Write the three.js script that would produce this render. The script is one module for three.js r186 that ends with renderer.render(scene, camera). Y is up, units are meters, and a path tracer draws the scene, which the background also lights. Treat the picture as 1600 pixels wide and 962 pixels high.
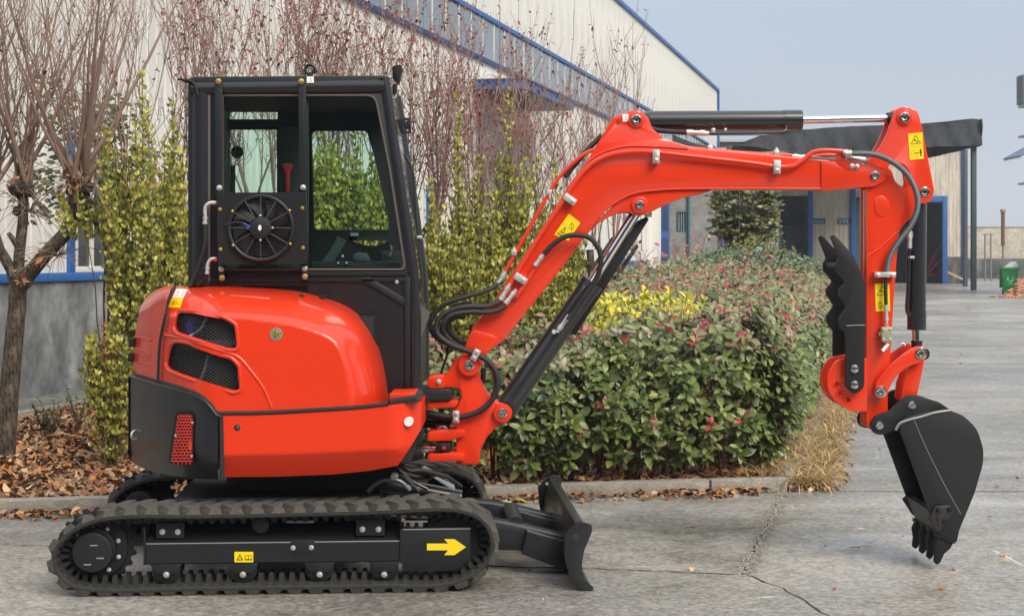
import * as THREE from 'three';
import { mergeGeometries, toCreasedNormals } from 'three/addons/utils/BufferGeometryUtils.js';
import { Brush, Evaluator, SUBTRACTION } from 'three-bvh-csg';

// ---------- camera, sky, sun, exposure ----------
const F = 2376, H = 1.61;                       // focal length in photo pixels, eye height
const scene = new THREE.Scene();
const camera = new THREE.PerspectiveCamera(2 * Math.atan(481 / F) * 180 / Math.PI, 1600 / 962, 0.1, 900);
camera.position.set(0, H, 0);
camera.setViewOffset(1600, 962, 0, 83, 1600, 962);   // shifted lens: horizon above the middle
camera.focus = 8.2; camera.userData.fStop = 11;
const EXPOSURE = 1.5;
const SUN = new THREE.Vector3(4.2, 7.0, 6.0).normalize();
{
  const W = 256, Hh = 128, d = new Float32Array(W * Hh * 4);
  const stops = [[-1, [.26, .26, .25]], [-0.02, [.30, .30, .30]], [0, [.43, .45, .485]], [.05, [.395, .43, .48]], [.16, [.355, .41, .49]], [.5, [.56, .60, .65]], [1, [.80, .83, .87]]];
  for (let r = 0; r < Hh; r++) {
    const y = Math.sin(((r + .5) / Hh - .5) * Math.PI);
    let k = 0; while (k < stops.length - 2 && y > stops[k + 1][0]) k++;
    const t = Math.min(1, Math.max(0, (y - stops[k][0]) / (stops[k + 1][0] - stops[k][0])));
    for (let c = 0; c < W; c++) {
      const a = c / W * 6.2832, hz = 1 + .022 * Math.sin(a * 3 + y * 9) + .018 * Math.sin(a * 7 - y * 23 + 1) + .014 * Math.sin(a * 19 + y * 41 + 2);   // uneven haze
      for (let q = 0; q < 4; q++) d[(r * W + c) * 4 + q] = q === 3 ? 1 : hz * (stops[k][1][q] * (1 - t) + stops[k + 1][1][q] * t);
    }
  }
  const sky = new THREE.DataTexture(d, W, Hh, THREE.RGBAFormat, THREE.FloatType);
  sky.mapping = THREE.EquirectangularReflectionMapping; sky.magFilter = THREE.LinearFilter; sky.needsUpdate = true;
  scene.background = sky; scene.environment = sky;
  scene.fog = new THREE.FogExp2(new THREE.Color(.80, .87, 1), .0008);
}
const sun = new THREE.DirectionalLight(new THREE.Color(1, .91, .77), 2.4);
sun.position.copy(SUN).multiplyScalar(60).add(new THREE.Vector3(0, 0, -14)); sun.target.position.set(0, 0, -14);
sun.castShadow = true; sun.shadow.radius = 58; sun.shadow.mapSize.set(4096, 4096);
Object.assign(sun.shadow.camera, { left: -30, right: 30, top: 30, bottom: -30, near: 1, far: 160 });
scene.add(sun, sun.target);
const renderer = new THREE.WebGLRenderer({ antialias: true });
renderer.setSize(1024, 615);
renderer.toneMapping = THREE.LinearToneMapping; renderer.toneMappingExposure = EXPOSURE;
renderer.shadowMap.enabled = true;

// ---------- helpers ----------
const rng = (s) => () => { s |= 0; s = s + 0x6D2B79F5 | 0; let t = Math.imul(s ^ s >>> 15, 1 | s); t = t + Math.imul(t ^ t >>> 7, 61 | t) ^ t; return ((t ^ t >>> 14) >>> 0) / 4294967296; };
const R0 = rng(7);
const clamp = (x, a = 0, b = 1) => Math.min(b, Math.max(a, x)), lerp = (a, b, t) => a + (b - a) * t;
const V = (x, y, z) => new THREE.Vector3(x, y, z);
const V2 = (x, y) => new THREE.Vector2(x, y);
// a pixel of the photograph at distance d from the eye -> a point of the world; on the ground
const W = (px, py, d) => V((px - 800) / F * d, H + (398 - py) / F * d, -d);
const G = (px, py, y = 0) => { const d = (H - y) * F / (py - 398); return V((px - 800) / F * d, y, -d); };
const taken = new Map();
function numbered(name) { const n = taken.get(name) ?? 0; taken.set(name, n + 1); return n ? name + '_' + String(n).padStart(3, '0') : name; }
function info(o, label, category, group, kind) {
  if (label) o.userData.label = label; if (category) o.userData.category = category;
  if (group) o.userData.group = group; if (kind) o.userData.kind = kind; return o;
}
function thing(name, label, category, pos = [0, 0, 0], turn = 0, group) {
  const o = new THREE.Group(); o.name = numbered(name); o.position.set(...pos); o.rotation.y = turn;
  scene.add(o); return info(o, label, category, group);
}
function flat(g) {                                  // non-indexed, position + normal + uv (+ colour) only
  if (!g.attributes.normal) g.computeVertexNormals();
  g = g.index ? g.toNonIndexed() : g;
  for (const k of Object.keys(g.attributes)) if (!['position', 'normal', 'uv', 'color'].includes(k)) g.deleteAttribute(k);
  if (!g.attributes.uv) boxUV(g);
  g.morphAttributes = {}; g.clearGroups(); return g;
}
function boxUV(g, s = 1) {
  const p = g.attributes.position, n = g.attributes.normal, uv = new Float32Array(p.count * 2);
  for (let i = 0; i < p.count; i++) {
    const a = Math.abs(n.getX(i)), b = Math.abs(n.getY(i)), c = Math.abs(n.getZ(i));
    const [u, v] = a > b && a > c ? [p.getZ(i), p.getY(i)] : b > c ? [p.getX(i), p.getZ(i)] : [p.getX(i), p.getY(i)];
    uv[i * 2] = u * s; uv[i * 2 + 1] = v * s;
  }
  g.setAttribute('uv', new THREE.BufferAttribute(uv, 2)); return g;
}
const merge = (list) => { const a = list.flat().map(flat); return a.length === 1 ? a[0] : mergeGeometries(a, false); };
function mesh(name, geos, mat, parent) {
  const m = new THREE.Mesh(Array.isArray(geos) ? merge(geos) : geos, mat);
  m.name = parent === scene ? numbered(name) : name; m.castShadow = m.receiveShadow = true; parent.add(m); return m;
}
const top = (name, geos, mat, label, category, group, kind) => info(mesh(name, geos, mat, scene), label, category, group, kind);
// rounded polygon: [x, y, r]
function fil(pts) {
  const out = [], n = pts.length;
  for (let i = 0; i < n; i++) {
    const [x, y, r = 0] = pts[i], a = pts[(i + n - 1) % n], b = pts[(i + 1) % n];
    const la = Math.hypot(a[0] - x, a[1] - y), lb = Math.hypot(b[0] - x, b[1] - y);
    let ax = (a[0] - x) / la, ay = (a[1] - y) / la, bx = (b[0] - x) / lb, by = (b[1] - y) / lb;
    const cosT = clamp(ax * bx + ay * by, -1, 1), half = Math.acos(cosT) / 2;
    if (r < .5e-3 || half > 1.55) { out.push([x, y]); continue; }
    const cut = Math.min(r / Math.tan(half), la * .48, lb * .48), k = Math.max(2, Math.round((Math.PI / 2 - half) * 5));
    for (let j = 0; j <= k; j++) { const t = j / k, u = 1 - t; out.push([x + ax * cut * u * u + bx * cut * t * t, y + ay * cut * u * u + by * cut * t * t]); }
  }
  return out;
}
function shapeOf(pts, holes = []) {
  const s = new THREE.Shape(pts.map((p) => V2(p[0], p[1])));
  for (const h of holes) s.holes.push(new THREE.Path(h.map((p) => V2(p[0], p[1]))));
  return s;
}
function prism(pts, z1, z0, bevel = 0, holes) {       // outline in metres in xy, from z0 to z1
  const g = new THREE.ExtrudeGeometry(shapeOf(pts, holes), { depth: z1 - z0 - 2 * bevel, bevelEnabled: bevel > 0, bevelThickness: bevel, bevelSize: bevel, bevelOffset: -bevel, bevelSegments: 2, curveSegments: 6 });
  g.translate(0, 0, z0 + bevel);
  return toCreasedNormals(g, .55);
}
const box = (x0, x1, y0, y1, z0, z1) => { const g = new THREE.BoxGeometry(x1 - x0, y1 - y0, z1 - z0); g.translate((x0 + x1) / 2, (y0 + y1) / 2, (z0 + z1) / 2); return boxUV(g); };
// chamfered box
function cbox(x0, x1, y0, y1, z0, z1, b = .004) { return prism([[x0, y0], [x1, y0], [x1, y1], [x0, y1]], z1, z0, Math.min(b, (x1 - x0) / 3, (y1 - y0) / 3, (z1 - z0) / 3)); }
function rod(a, b, r1, r2 = r1, seg = 20, open = false) {
  const d = b.clone().sub(a), g = new THREE.CylinderGeometry(r2, r1, d.length(), seg, 1, open);
  g.applyQuaternion(new THREE.Quaternion().setFromUnitVectors(V(0, 1, 0), d.clone().normalize()));
  g.translate((a.x + b.x) / 2, (a.y + b.y) / 2, (a.z + b.z) / 2); return g;
}
function tube(pts, r, seg = 0, sides = 10, tension = .5) {
  const c = new THREE.CatmullRomCurve3(pts, false, 'catmullrom', tension);
  return new THREE.TubeGeometry(c, seg || pts.length * 7, r, sides, false);
}
function lathe(pts, seg = 32) { return toCreasedNormals(new THREE.LatheGeometry(pts.map((p) => V2(p[0], p[1])), seg), .6); }
// ---------- textures ----------
function lattice(seed, P) { const r = rng(seed), a = new Float32Array(P * P); for (let i = 0; i < P * P; i++) a[i] = r(); return a; }
function noiser(seed, P) {                             // tileable value noise, period P
  const a = lattice(seed, P);
  return (x, y) => {
    const ix = Math.floor(x), iy = Math.floor(y); let fx = x - ix, fy = y - iy; fx = fx * fx * (3 - 2 * fx); fy = fy * fy * (3 - 2 * fy);
    const x0 = ((ix % P) + P) % P, y0 = ((iy % P) + P) % P, x1 = (x0 + 1) % P, y1 = (y0 + 1) % P;
    return lerp(lerp(a[y0 * P + x0], a[y0 * P + x1], fx), lerp(a[y1 * P + x0], a[y1 * P + x1], fx), fy);
  };
}
function fbm(seed, P, oct) {
  const n = []; for (let i = 0; i < oct; i++) n.push(noiser(seed + i * 31, Math.min(1024, P << i)));
  return (u, v) => { let s = 0, a = .5, t = 0; for (let i = 0; i < oct; i++) { const p = P << i; s += a * n[i](u * p, v * p); t += a; a *= .55; } return s / t; };
}
function tex(w, h, fn, srgb = true) {
  const d = new Uint8Array(w * h * 4);
  for (let y = 0; y < h; y++) for (let x = 0; x < w; x++) { const c = fn((x + .5) / w, (y + .5) / h), o = (y * w + x) * 4; d[o] = clamp(c[0]) * 255; d[o + 1] = clamp(c[1]) * 255; d[o + 2] = clamp(c[2]) * 255; d[o + 3] = 255; }
  const t = new THREE.DataTexture(d, w, h); if (srgb) t.colorSpace = THREE.SRGBColorSpace;
  t.wrapS = t.wrapT = THREE.RepeatWrapping; t.magFilter = THREE.LinearFilter; t.needsUpdate = true; return t;
}
const rep = (t, u, v = u) => { const c = t.clone(); c.repeat.set(u, v); c.needsUpdate = true; return c; };
function canvasTex(w, h, draw) {
  const c = document.createElement('canvas'); c.width = w; c.height = h; const x = c.getContext('2d'); draw(x, w, h);
  const t = new THREE.CanvasTexture(c); t.colorSpace = THREE.SRGBColorSpace; t.magFilter = THREE.LinearFilter; return t;
}
const std = (r, g, b, rough = .8, more = {}) => { const m = new THREE.MeshStandardMaterial({ roughness: rough, ...more }); m.color.setRGB(r, g, b); return m; };
const phy = (r, g, b, rough, more = {}) => { const m = new THREE.MeshPhysicalMaterial({ roughness: rough, ...more }); m.color.setRGB(r, g, b); return m; };
const grey = (f) => (u, v) => { const k = f(u, v); return [k, k, k]; };
const nFine = fbm(11, 32, 4), nMid = fbm(12, 8, 5), nBig = fbm(13, 3, 5);
const texFine = tex(512, 512, grey(nFine), false), texMid = tex(512, 512, grey(nMid), false);
// dust: light speckle over a dark coat
const texDust = tex(512, 512, (u, v) => { const k = .86 + .22 * (nMid(u, v) - .5) + .22 * (nFine(u, v) - .5); return [k, k, k]; });
const M = {
  red: phy(.75, .037, .0055, .40, { specularIntensity: .6, clearcoat: .9, clearcoatRoughness: .08, bumpMap: rep(texFine, 6), bumpScale: .00035 }),
  redFlat: phy(.745, .036, .0055, .45, { specularIntensity: .6, clearcoat: .3, clearcoatRoughness: .22, bumpMap: rep(texFine, 5), bumpScale: .0005 }),
  black: phy(.0105, .012, .0145, .48, { specularIntensity: .75, clearcoat: .15, clearcoatRoughness: .3, bumpMap: rep(texFine, 8), bumpScale: .0006 }),
  blackMatte: phy(.010, .0105, .012, .62, { specularIntensity: .6, bumpMap: rep(texFine, 10), bumpScale: .0008 }),
  blackSatin: phy(.012, .0135, .0175, .42, { specularIntensity: .7, clearcoat: .45, clearcoatRoughness: .16, bumpMap: rep(texFine, 4), bumpScale: .0006 }),
  barrel: phy(.015, .0165, .02, .36, { clearcoat: .6, clearcoatRoughness: .14 }),
  steel: std(.62, .62, .60, .32, { metalness: 1, roughnessMap: rep(texMid, 6) }),
  zinc: std(.68, .68, .66, .42, { metalness: .9, bumpMap: rep(texFine, 10), bumpScale: .0006 }),
  chrome: std(.78, .78, .80, .08, { metalness: 1 }),
  gold: std(.62, .42, .14, .4, { metalness: .9 }),
  hose: std(.018, .018, .019, .55, { bumpMap: rep(texFine, 10), bumpScale: .0006 }),
  spring: std(.20, .24, .26, .4, { metalness: .75 }),
  rubber: std(.034, .033, .032, .8, { map: rep(texDust, 2.2), bumpMap: rep(texFine, 5), bumpScale: .0015 }),
  rubberDusty: std(.10, .091, .08, .9, { map: rep(texDust, 3), bumpMap: rep(texFine, 5), bumpScale: .002 }),
  dark: std(.008, .008, .009, .8),
  glass: phy(.90, .99, .96, .02, { transmission: 1, thickness: 0, ior: 1.5 }),
  white: std(.78, .78, .76, .6),
  greyPlastic: std(.22, .26, .27, .5),
  redPlastic: std(.5, .02, .02, .45),
  weld: std(.3, .3, .3, .45, { metalness: .6 }),
};
// ---------- ground: concrete slabs with real joints and cracks ----------
const ground = info(mesh('ground', (() => { const g = new THREE.PlaneGeometry(1400, 1400); g.rotateX(-Math.PI / 2); g.translate(0, -.03, -300); return g; })(), std(.10, .085, .07, .95), scene), null, null, null, 'structure');
const SL = 12;                                          // metres per tile of the concrete picture
const concreteMat = (() => {
  const N = 2048, cv = document.createElement('canvas'); cv.width = cv.height = N; const x = cv.getContext('2d');
  const a = fbm(101, 6, 7), b = fbm(102, 3, 4), s = noiser(103, 512), f = noiser(104, 1024), st = fbm(105, 16, 4);
  const img = x.createImageData(N, N), d = img.data;
  for (let j = 0; j < N; j++) for (let i = 0; i < N; i++) {
    const u = i / N, v = j / N, m = a(u, v), q = b(u, v);
    let k = .59 + .38 * (m - .5) + .20 * (q - .5) + .17 * (f(u * 1024, v * 1024) - .5) + .15 * (s(u * 512, v * 512) - .5);
    const stain = clamp((st(u * .25 + q * .12, v) - .56) * 6); k -= .09 * stain;       // long dark scuffs
    const pale = clamp((a(v + .3, u * .4) - .60) * 7); k += .07 * pale;
    const spot = f(u * 700 + 9, v * 700); if (spot > .965) k -= .16;
    const w = (q - .5) * .05, o = (j * N + i) * 4;
    d[o] = clamp(k + .012 + w) * 255; d[o + 1] = clamp(k + .002 + w * .4) * 255; d[o + 2] = clamp(k - .012 - w) * 255; d[o + 3] = 255;
  }
  x.putImageData(img, 0, 0);
  const r = rng(5), P = (wx, wz) => [((wx / SL % 1) + 1) % 1 * N, (1 - ((wz / SL % 1) + 1) % 1) * N], MM = N / SL;
  const stroke = (w0, w1, width, col, wob = .03, n = 12) => {   // a scuff between two ground points
    for (let q = 0; q < n; q++) {
      const [ax, ay] = P(w0.x, w0.z), o = (r() - .5) * width * 2 * MM, l = r() * .6, e = l + .15 + r() * .5;
      const dx = (w1.x - w0.x) * MM, dy = -(w1.z - w0.z) * MM, L = Math.hypot(dx, dy) || 1, nx = -dy / L, ny = dx / L;
      x.strokeStyle = col; x.lineWidth = 1 + r() * 2.2; x.beginPath(); x.moveTo(ax + dx * l + nx * o, ay + dy * l + ny * o);
      x.quadraticCurveTo(ax + dx * (l + e) / 2 + nx * (o + (r() - .5) * wob * MM * 6), ay + dy * (l + e) / 2 + ny * (o + (r() - .5) * wob * MM * 6), ax + dx * e + nx * o, ay + dy * e + ny * o); x.stroke();
    }
  };
  const DK = 'rgba(60,58,56,0.10)', LT = 'rgba(225,222,215,0.16)', WH = 'rgba(240,240,236,0.5)', BR = 'rgba(105,84,62,0.10)';
  for (let i = 0; i < 60; i++) { const wx = -5 + r() * 11, wz = -6.6 - r() * 5, an = (r() - .5) * .5, l = .5 + r() * 1.6; stroke(V(wx, 0, wz), V(wx + Math.cos(an) * l, 0, wz + Math.sin(an) * l), .09, r() < .55 ? DK : r() < .6 ? LT : BR, .04, 14); }
  stroke(G(1190, 868), G(1430, 858), .07, DK, .03, 40); stroke(G(930, 845), G(1190, 820), .05, DK, .03, 22); stroke(G(905, 872), G(1090, 858), .05, LT, .04, 26);
  stroke(G(960, 888), G(1150, 884), .06, LT, .02, 22); stroke(G(1210, 880), G(1330, 905), .06, LT, .02, 18);
  for (const px of [1372, 1384, 1402, 1412]) stroke(G(px - 4, 700), G(px + 40, 985), .02, 'rgba(225,222,215,0.20)', .01, 26);
  for (const [p, q] of [[[1550, 858], [1600, 884]], [[1180, 934], [1214, 931]], [[1336, 824], [1350, 826]], [[1552, 860], [1580, 872]]]) stroke(G(...p), G(...q), .008, WH, .005, 7);
  stroke(G(810, 905), G(1000, 945), .2, DK, .05, 30); stroke(G(1240, 640), G(1600, 560), .3, DK, .05, 16); stroke(G(1420, 560), G(1600, 470), .4, DK, .1, 14);
  stroke(G(20, 880), G(70, 945), .1, DK, .05, 20);
  { const a = G(1228, 767), m = G(1195, 830), e = G(1160, 897);      // crumbled patch along the joint
    for (let i = 0; i < 3400; i++) { const q = r() * 2, A = q < 1 ? a : m, B = q < 1 ? m : e, u = q % 1, o = (r() + r() + r() - 1.5) * .055, [X, Y] = P(lerp(A.x, B.x, u) + o, lerp(A.z, B.z, u)), v = 60 + r() * 90; x.fillStyle = `rgba(${v + 6 | 0},${v | 0},${v - 10 | 0},${.25 + r() * .35})`; x.fillRect(X, Y, 1 + r() * 2, 1 + r() * 2); } }
  const t = new THREE.CanvasTexture(cv); t.colorSpace = THREE.SRGBColorSpace; t.wrapS = t.wrapT = THREE.RepeatWrapping; t.magFilter = THREE.LinearFilter; t.repeat.set(1 / SL, 1 / SL);
  return std(.70, .695, .685, .88, { map: t, bumpMap: rep(texFine, 1 / .7), bumpScale: .002, roughnessMap: rep(texMid, .5) });
})();
function jag(pts, amp, step, seed) {                    // a wandering line through ground points, as [x, d]
  const r = rng(seed), out = []; let o = 0;
  for (let i = 0; i < pts.length - 1; i++) {
    const [ax, ad] = pts[i], [bx, bd] = pts[i + 1], L = Math.hypot(bx - ax, bd - ad), n = Math.max(1, Math.round(L / step));
    for (let k = i ? 1 : 0; k <= n; k++) { const t = k / n, e = k && k < n ? amp : 0; o = o * .6 + (r() - .5) * e; out.push([ax + (bx - ax) * t - (bd - ad) / L * o, ad + (bd - ad) * t + (bx - ax) / L * o]); }
  }
  return out;
}
const gd = (px, py) => { const p = G(px, py); return [p.x, -p.z]; };
const Jn = gd(1228, 767), Xc = gd(1160, 897), Jr = gd(1600, 768);
const joint = jag([[-60, Jn[1] - 1.1], Jn, Jr, [60, Jr[1] + .9]], .012, .12, 21);
const rough = jag([Jn, gd(1195, 830), Xc], .016, .05, 22);
const crackL = jag([[-40, 7.55], gd(0, 850), gd(760, 884), gd(925, 888), Xc], .03, .08, 23);
const crackR = jag([Xc, gd(1225, 918), gd(1262, 944), gd(1300, 962), [2.6, 5.6], [2.9, 1]], .035, .07, 24);
const off = (l, dx, dd) => l.map(([a, b], i) => { const w = .6 + .8 * ((Math.sin(i * 12.9898) * 43758.5453) % 1 + 1) % 1; return [a + dx * w, b + dd * w]; });
function slab(pts) { const g = new THREE.ExtrudeGeometry(shapeOf(pts), { depth: .06, bevelEnabled: false }); g.rotateX(-Math.PI / 2); g.translate(0, -.06, 0); mesh('concrete_slab', boxUV(flat(g)), concreteMat, ground); }
const iJ = joint.findIndex((p) => p === joint.find((q) => Math.hypot(q[0] - Jn[0], q[1] - Jn[1]) < 1e-6));
slab([...off(joint, 0, .026), [400, 420], [-400, 420]]);
slab([...off(joint.slice(0, iJ), 0, -.022), [Jn[0] - .006, Jn[1] - .03], ...off(rough.slice(2, -1), -.006, 0), [Xc[0] - .012, Xc[1] + .006], ...off(crackL.slice(0, -1), 0, .019).reverse()]);
slab([[Jn[0] + .006, Jn[1] - .03], ...off(joint.slice(iJ + 2), 0, -.022), [60, 1], ...off(crackR.slice(1), .007, 0).reverse(), [Xc[0] + .012, Xc[1]], ...off(rough.slice(2, -1), .006, 0).reverse()]);
slab([...off(crackL.slice(0, -1), 0, -.019), [Xc[0] - .003, Xc[1] - .005], ...off(crackR.slice(1), -.007, 0), [-40, 1]]);

// ---------- planting bed ----------
const DIR = V(.2567, 0, -1);                            // along the warehouse and the bed's side, away from the eye
const bedF = (t) => { const a = gd(-700, 832), b = gd(1232, 768); return [lerp(a[0], b[0], t), lerp(a[1], b[1], t)]; };
const Kc = bedF(1), Ka = [-6.2, 9.15];
const kerbDir = (() => { const a = gd(0, 807), b = gd(1232, 769); const L = Math.hypot(b[0] - a[0], b[1] - a[1]); return [(b[0] - a[0]) / L, (b[1] - a[1]) / L]; })();
const kc = gd(1234, 768);                               // outer kerb corner on the ground
const kerbAt = (s) => [kc[0] - kerbDir[0] * s, kc[1] - kerbDir[1] * s];
const sideAt = (s) => [kc[0] + .2486 * s, kc[1] + .9686 * s];
const bedMat = std(.125, .085, .058, .95, { bumpMap: rep(texFine, 2), bumpScale: .02, map: rep(texDust, 1.5) });
const bedBack0 = [-4.64 + .2567 * (8.6 - 14.7), 8.6], bedBack1 = [-4.64 + .2567 * (50 - 14.7), 50];
{
  const sh = ([x, d]) => [x - kerbDir[1] * .06 - .05, d + kerbDir[0] * .06], P = [sh(kerbAt(.06)), sh(sideAt(40)), bedBack1, bedBack0, sh(kerbAt(8.6))];
  const g = new THREE.ExtrudeGeometry(shapeOf(P), { depth: .055, bevelEnabled: false }); g.rotateX(-Math.PI / 2);
  info(mesh('planting_bed', boxUV(flat(g)), bedMat, scene), null, null, null, 'structure');
}
const kerbMat = std(.43, .40, .345, .9, { map: rep(texDust, 1), bumpMap: rep(texFine, 2), bumpScale: .006 });
{
  const k = new THREE.Group(); k.name = 'kerb'; scene.add(k); info(k, null, null, null, 'structure');
  const r = rng(31), ang = Math.atan2(kerbDir[1], kerbDir[0]);
  for (let i = 0; i < 9; i++) {                         // front kerb stones
    const s0 = i ? i * 1.18 - .62 + .006 : .012, s1 = (i + 1) * 1.18 - .62 - .006, g = cbox(-s1, -s0, 0, .088 + r() * .007, -.12, 0, .009);
    const m = mesh('kerb_stone', g, kerbMat, k); m.position.set(kc[0], 0, -kc[1]); m.rotation.y = ang + (r() - .5) * .008;
  }
  for (let i = 0; i < 14; i++) {                        // along the side road
    const s0 = i ? i * 1.18 - .5 : .135, g = cbox(s0, (i + 1) * 1.18 - .51, -.02, (i ? .05 : .088) + r() * .01, 0, .12, .009);
    const m = mesh('kerb_stone', g, kerbMat, k); m.position.set(kc[0] - .12, 0, -kc[1]); m.rotation.y = Math.atan2(.9686, .2486);
  }
  for (let i = 0; i < 16; i++) {                        // behind the bed, along the apron of the warehouse
    const g = cbox(i * 1.18, i * 1.18 + 1.17, 0, .10 + r() * .01, -.1, 0, .009), m = mesh('kerb_stone', g, kerbMat, k);
    m.position.set(bedBack0[0], 0, -bedBack0[1]); m.rotation.y = Math.atan2(.9686, .2486);
  }
}
// ---------- scattered leaves ----------
function leafGeo(len, wid, { fold = .25, curl = .15, edge, mid, seg = 3 } = {}) {   // lies along +z, folded on its midrib; edge and mid tint vertices
  const pos = [], col = [], idx = [], e = edge || [1, 1, 1], m = mid || [1, 1, 1];
  const prof = seg === 4 ? [[0, 0], [.2, .70], [.45, 1], [.74, .74], [1, 0]] : seg === 3 ? [[0, 0], [.3, .86], [.62, .8], [1, 0]] : [[0, 0], [.45, 1], [1, 0]];
  for (const [t, w] of prof) {
    const z = t * len, y = -curl * len * t * t, x = w * wid / 2;
    pos.push(-x, y + fold * x, z, 0, y, z, x, y + fold * x, z); col.push(...e, ...m, ...e);
  }
  for (let i = 0; i < prof.length - 1; i++) { const a = i * 3, b = a + 3; for (const k of [0, 1]) { if (i === 0) idx.push(a + 1, b + k + (k ? 0 : 0), b + k + 1); else if (i === prof.length - 2) idx.push(a + k, b + 1, a + k + 1); else idx.push(a + k, b + k, a + k + 1, a + k + 1, b + k, b + k + 1); } }
  const g = new THREE.BufferGeometry(); g.setAttribute('position', new THREE.Float32BufferAttribute(pos, 3)); g.setAttribute('color', new THREE.Float32BufferAttribute(col, 3));
  g.setIndex(idx); g.computeVertexNormals(); return g;
}
class Scatter {
  constructor() { this.m = []; this.c = []; this.o = new THREE.Object3D(); }
  add(p, q, s, c) { this.o.position.copy(p); this.o.quaternion.copy(q); this.o.scale.setScalar(s); this.o.updateMatrix(); this.m.push(this.o.matrix.clone()); this.c.push(c); }
  build(name, geo, mat, parent = scene) {
    const im = new THREE.InstancedMesh(geo, mat, this.m.length), c = new THREE.Color();
    this.m.forEach((m, i) => { im.setMatrixAt(i, m); c.setRGB(...this.c[i]); im.setColorAt(i, c); });
    im.name = parent === scene ? numbered(name) : name; im.castShadow = im.receiveShadow = true; im.userData.kind = 'stuff'; parent.add(im); return im;
  }
}
const QE = (x, y, z) => new THREE.Quaternion().setFromEuler(new THREE.Euler(x, y, z, 'YXZ'));
const leafMat = (rough = .5, trans = .22) => phy(1, 1, 1, rough, { vertexColors: true, side: THREE.DoubleSide, transmission: trans, thickness: 0, specularIntensity: .8 });
const dryMat = std(1, 1, 1, .8, { vertexColors: true, side: THREE.DoubleSide });
const dryGeo = leafGeo(1, .55, { fold: .5, curl: .35 }), dryGeo2 = leafGeo(1, .62, { fold: -.35, curl: -.3 });
const BROWN = [[.37, .16, .06], [.28, .11, .045], [.45, .26, .13], [.30, .19, .12], [.42, .17, .05], [.21, .10, .055], [.52, .36, .2]];
const inBed = (x, d, m = 0) => {                        // inside the bed, m metres from its kerbs
  const a = (x - kc[0]) * -kerbDir[1] + (d - kc[1]) * kerbDir[0], b = (x - kc[0]) * .9686 - (d - kc[1]) * .2486, c = (x - bedBack0[0]) * .9686 - (d - bedBack0[1]) * .2486;
  return a > .12 + m && b < -.12 - m && c > m;
};
{
  const r = rng(41), A = new Scatter(), B = new Scatter();
  const leaf = (x, y, z, s) => { const c = BROWN[Math.floor(r() * BROWN.length)], k = .7 + r() * .6; (r() < .5 ? A : B).add(V(x, y, z), QE((r() - .5) * 1.1, r() * 6.28, (r() - .5) * 1.1), s, [c[0] * k, c[1] * k, c[2] * k]); };
  for (let i = 0; i < 30000; i++) { const x = -6.5 + r() * 9.5, d = 9.3 + Math.pow(r(), 1.3) * 8; if (inBed(x, d)) leaf(x, .06 + r() * .03, -d, .05 + r() * .05); }
  A.build('leaf_litter', dryGeo, dryMat); B.build('leaf_litter', dryGeo2, dryMat);
  const C = new Scatter();
  const put = (x, y, z, s) => { const c = BROWN[Math.floor(r() * BROWN.length)], k = .7 + r() * .6; C.add(V(x, y, z), QE((r() - .5) * .8, r() * 6.28, (r() - .5) * .8), s, [c[0] * k, c[1] * k, c[2] * k]); };
  for (let i = 0; i < 1700; i++) {                      // drifted against the kerb
    const s = Math.pow(r(), .9) * 7.4, clump = .35 + .65 * Math.abs(Math.sin(s * 3.1) * Math.sin(s * 1.3 + 1)); if (r() > clump) continue;
    const o = Math.pow(r(), 2.2) * .2, k = kerbAt(s + .1); put(k[0] + kerbDir[1] * o, .012 + r() * .03 * (1 - o * 3), -(k[1] - kerbDir[0] * o), .045 + r() * .05);
  }
  for (let i = 0; i < 500; i++) { const s = Math.pow(r(), 1.4) * 9, k = sideAt(s), o = Math.pow(r(), 1.6) * .35; put(k[0] + o, .015 + r() * .02, -k[1], .045 + r() * .04); }
  for (let i = 0; i < 26; i++) { const p = G(830 + r() * 770, 700 + r() * 230); put(p.x, .01, p.z, .03 + r() * .03); }
  for (let i = 0; i < 10; i++) { const p = G(1230 + r() * 340, 480 + r() * 200); put(p.x, .01, p.z, .05 + r() * .04); }
  C.build('fallen_leaves', dryGeo, dryMat);
  // grit
  const D = new Scatter(), gg = new THREE.IcosahedronGeometry(1, 0); gg.setAttribute('color', new THREE.Float32BufferAttribute(new Array(gg.attributes.position.count * 3).fill(1), 3));
  for (let i = 0; i < 1300; i++) { const p = r() < .3 ? G(800 + r() * 800, 660 + r() * 300) : V(rough[Math.floor(r() * rough.length)][0] + (r() - .5) * .06, 0, 0); if (p.z === 0) { const q = rough[Math.floor(r() * rough.length)]; p.set(q[0] + (r() + r() - 1) * .045, 0, -q[1] + (r() - .5) * .05); } const k = .2 + r() * .2; D.add(V(p.x, .001, p.z), QE(r() * 6, r() * 6, 0), .002 + r() * r() * .008, [k, k * .92, k * .8]); }
  D.build('gravel', gg, dryMat);
}
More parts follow.
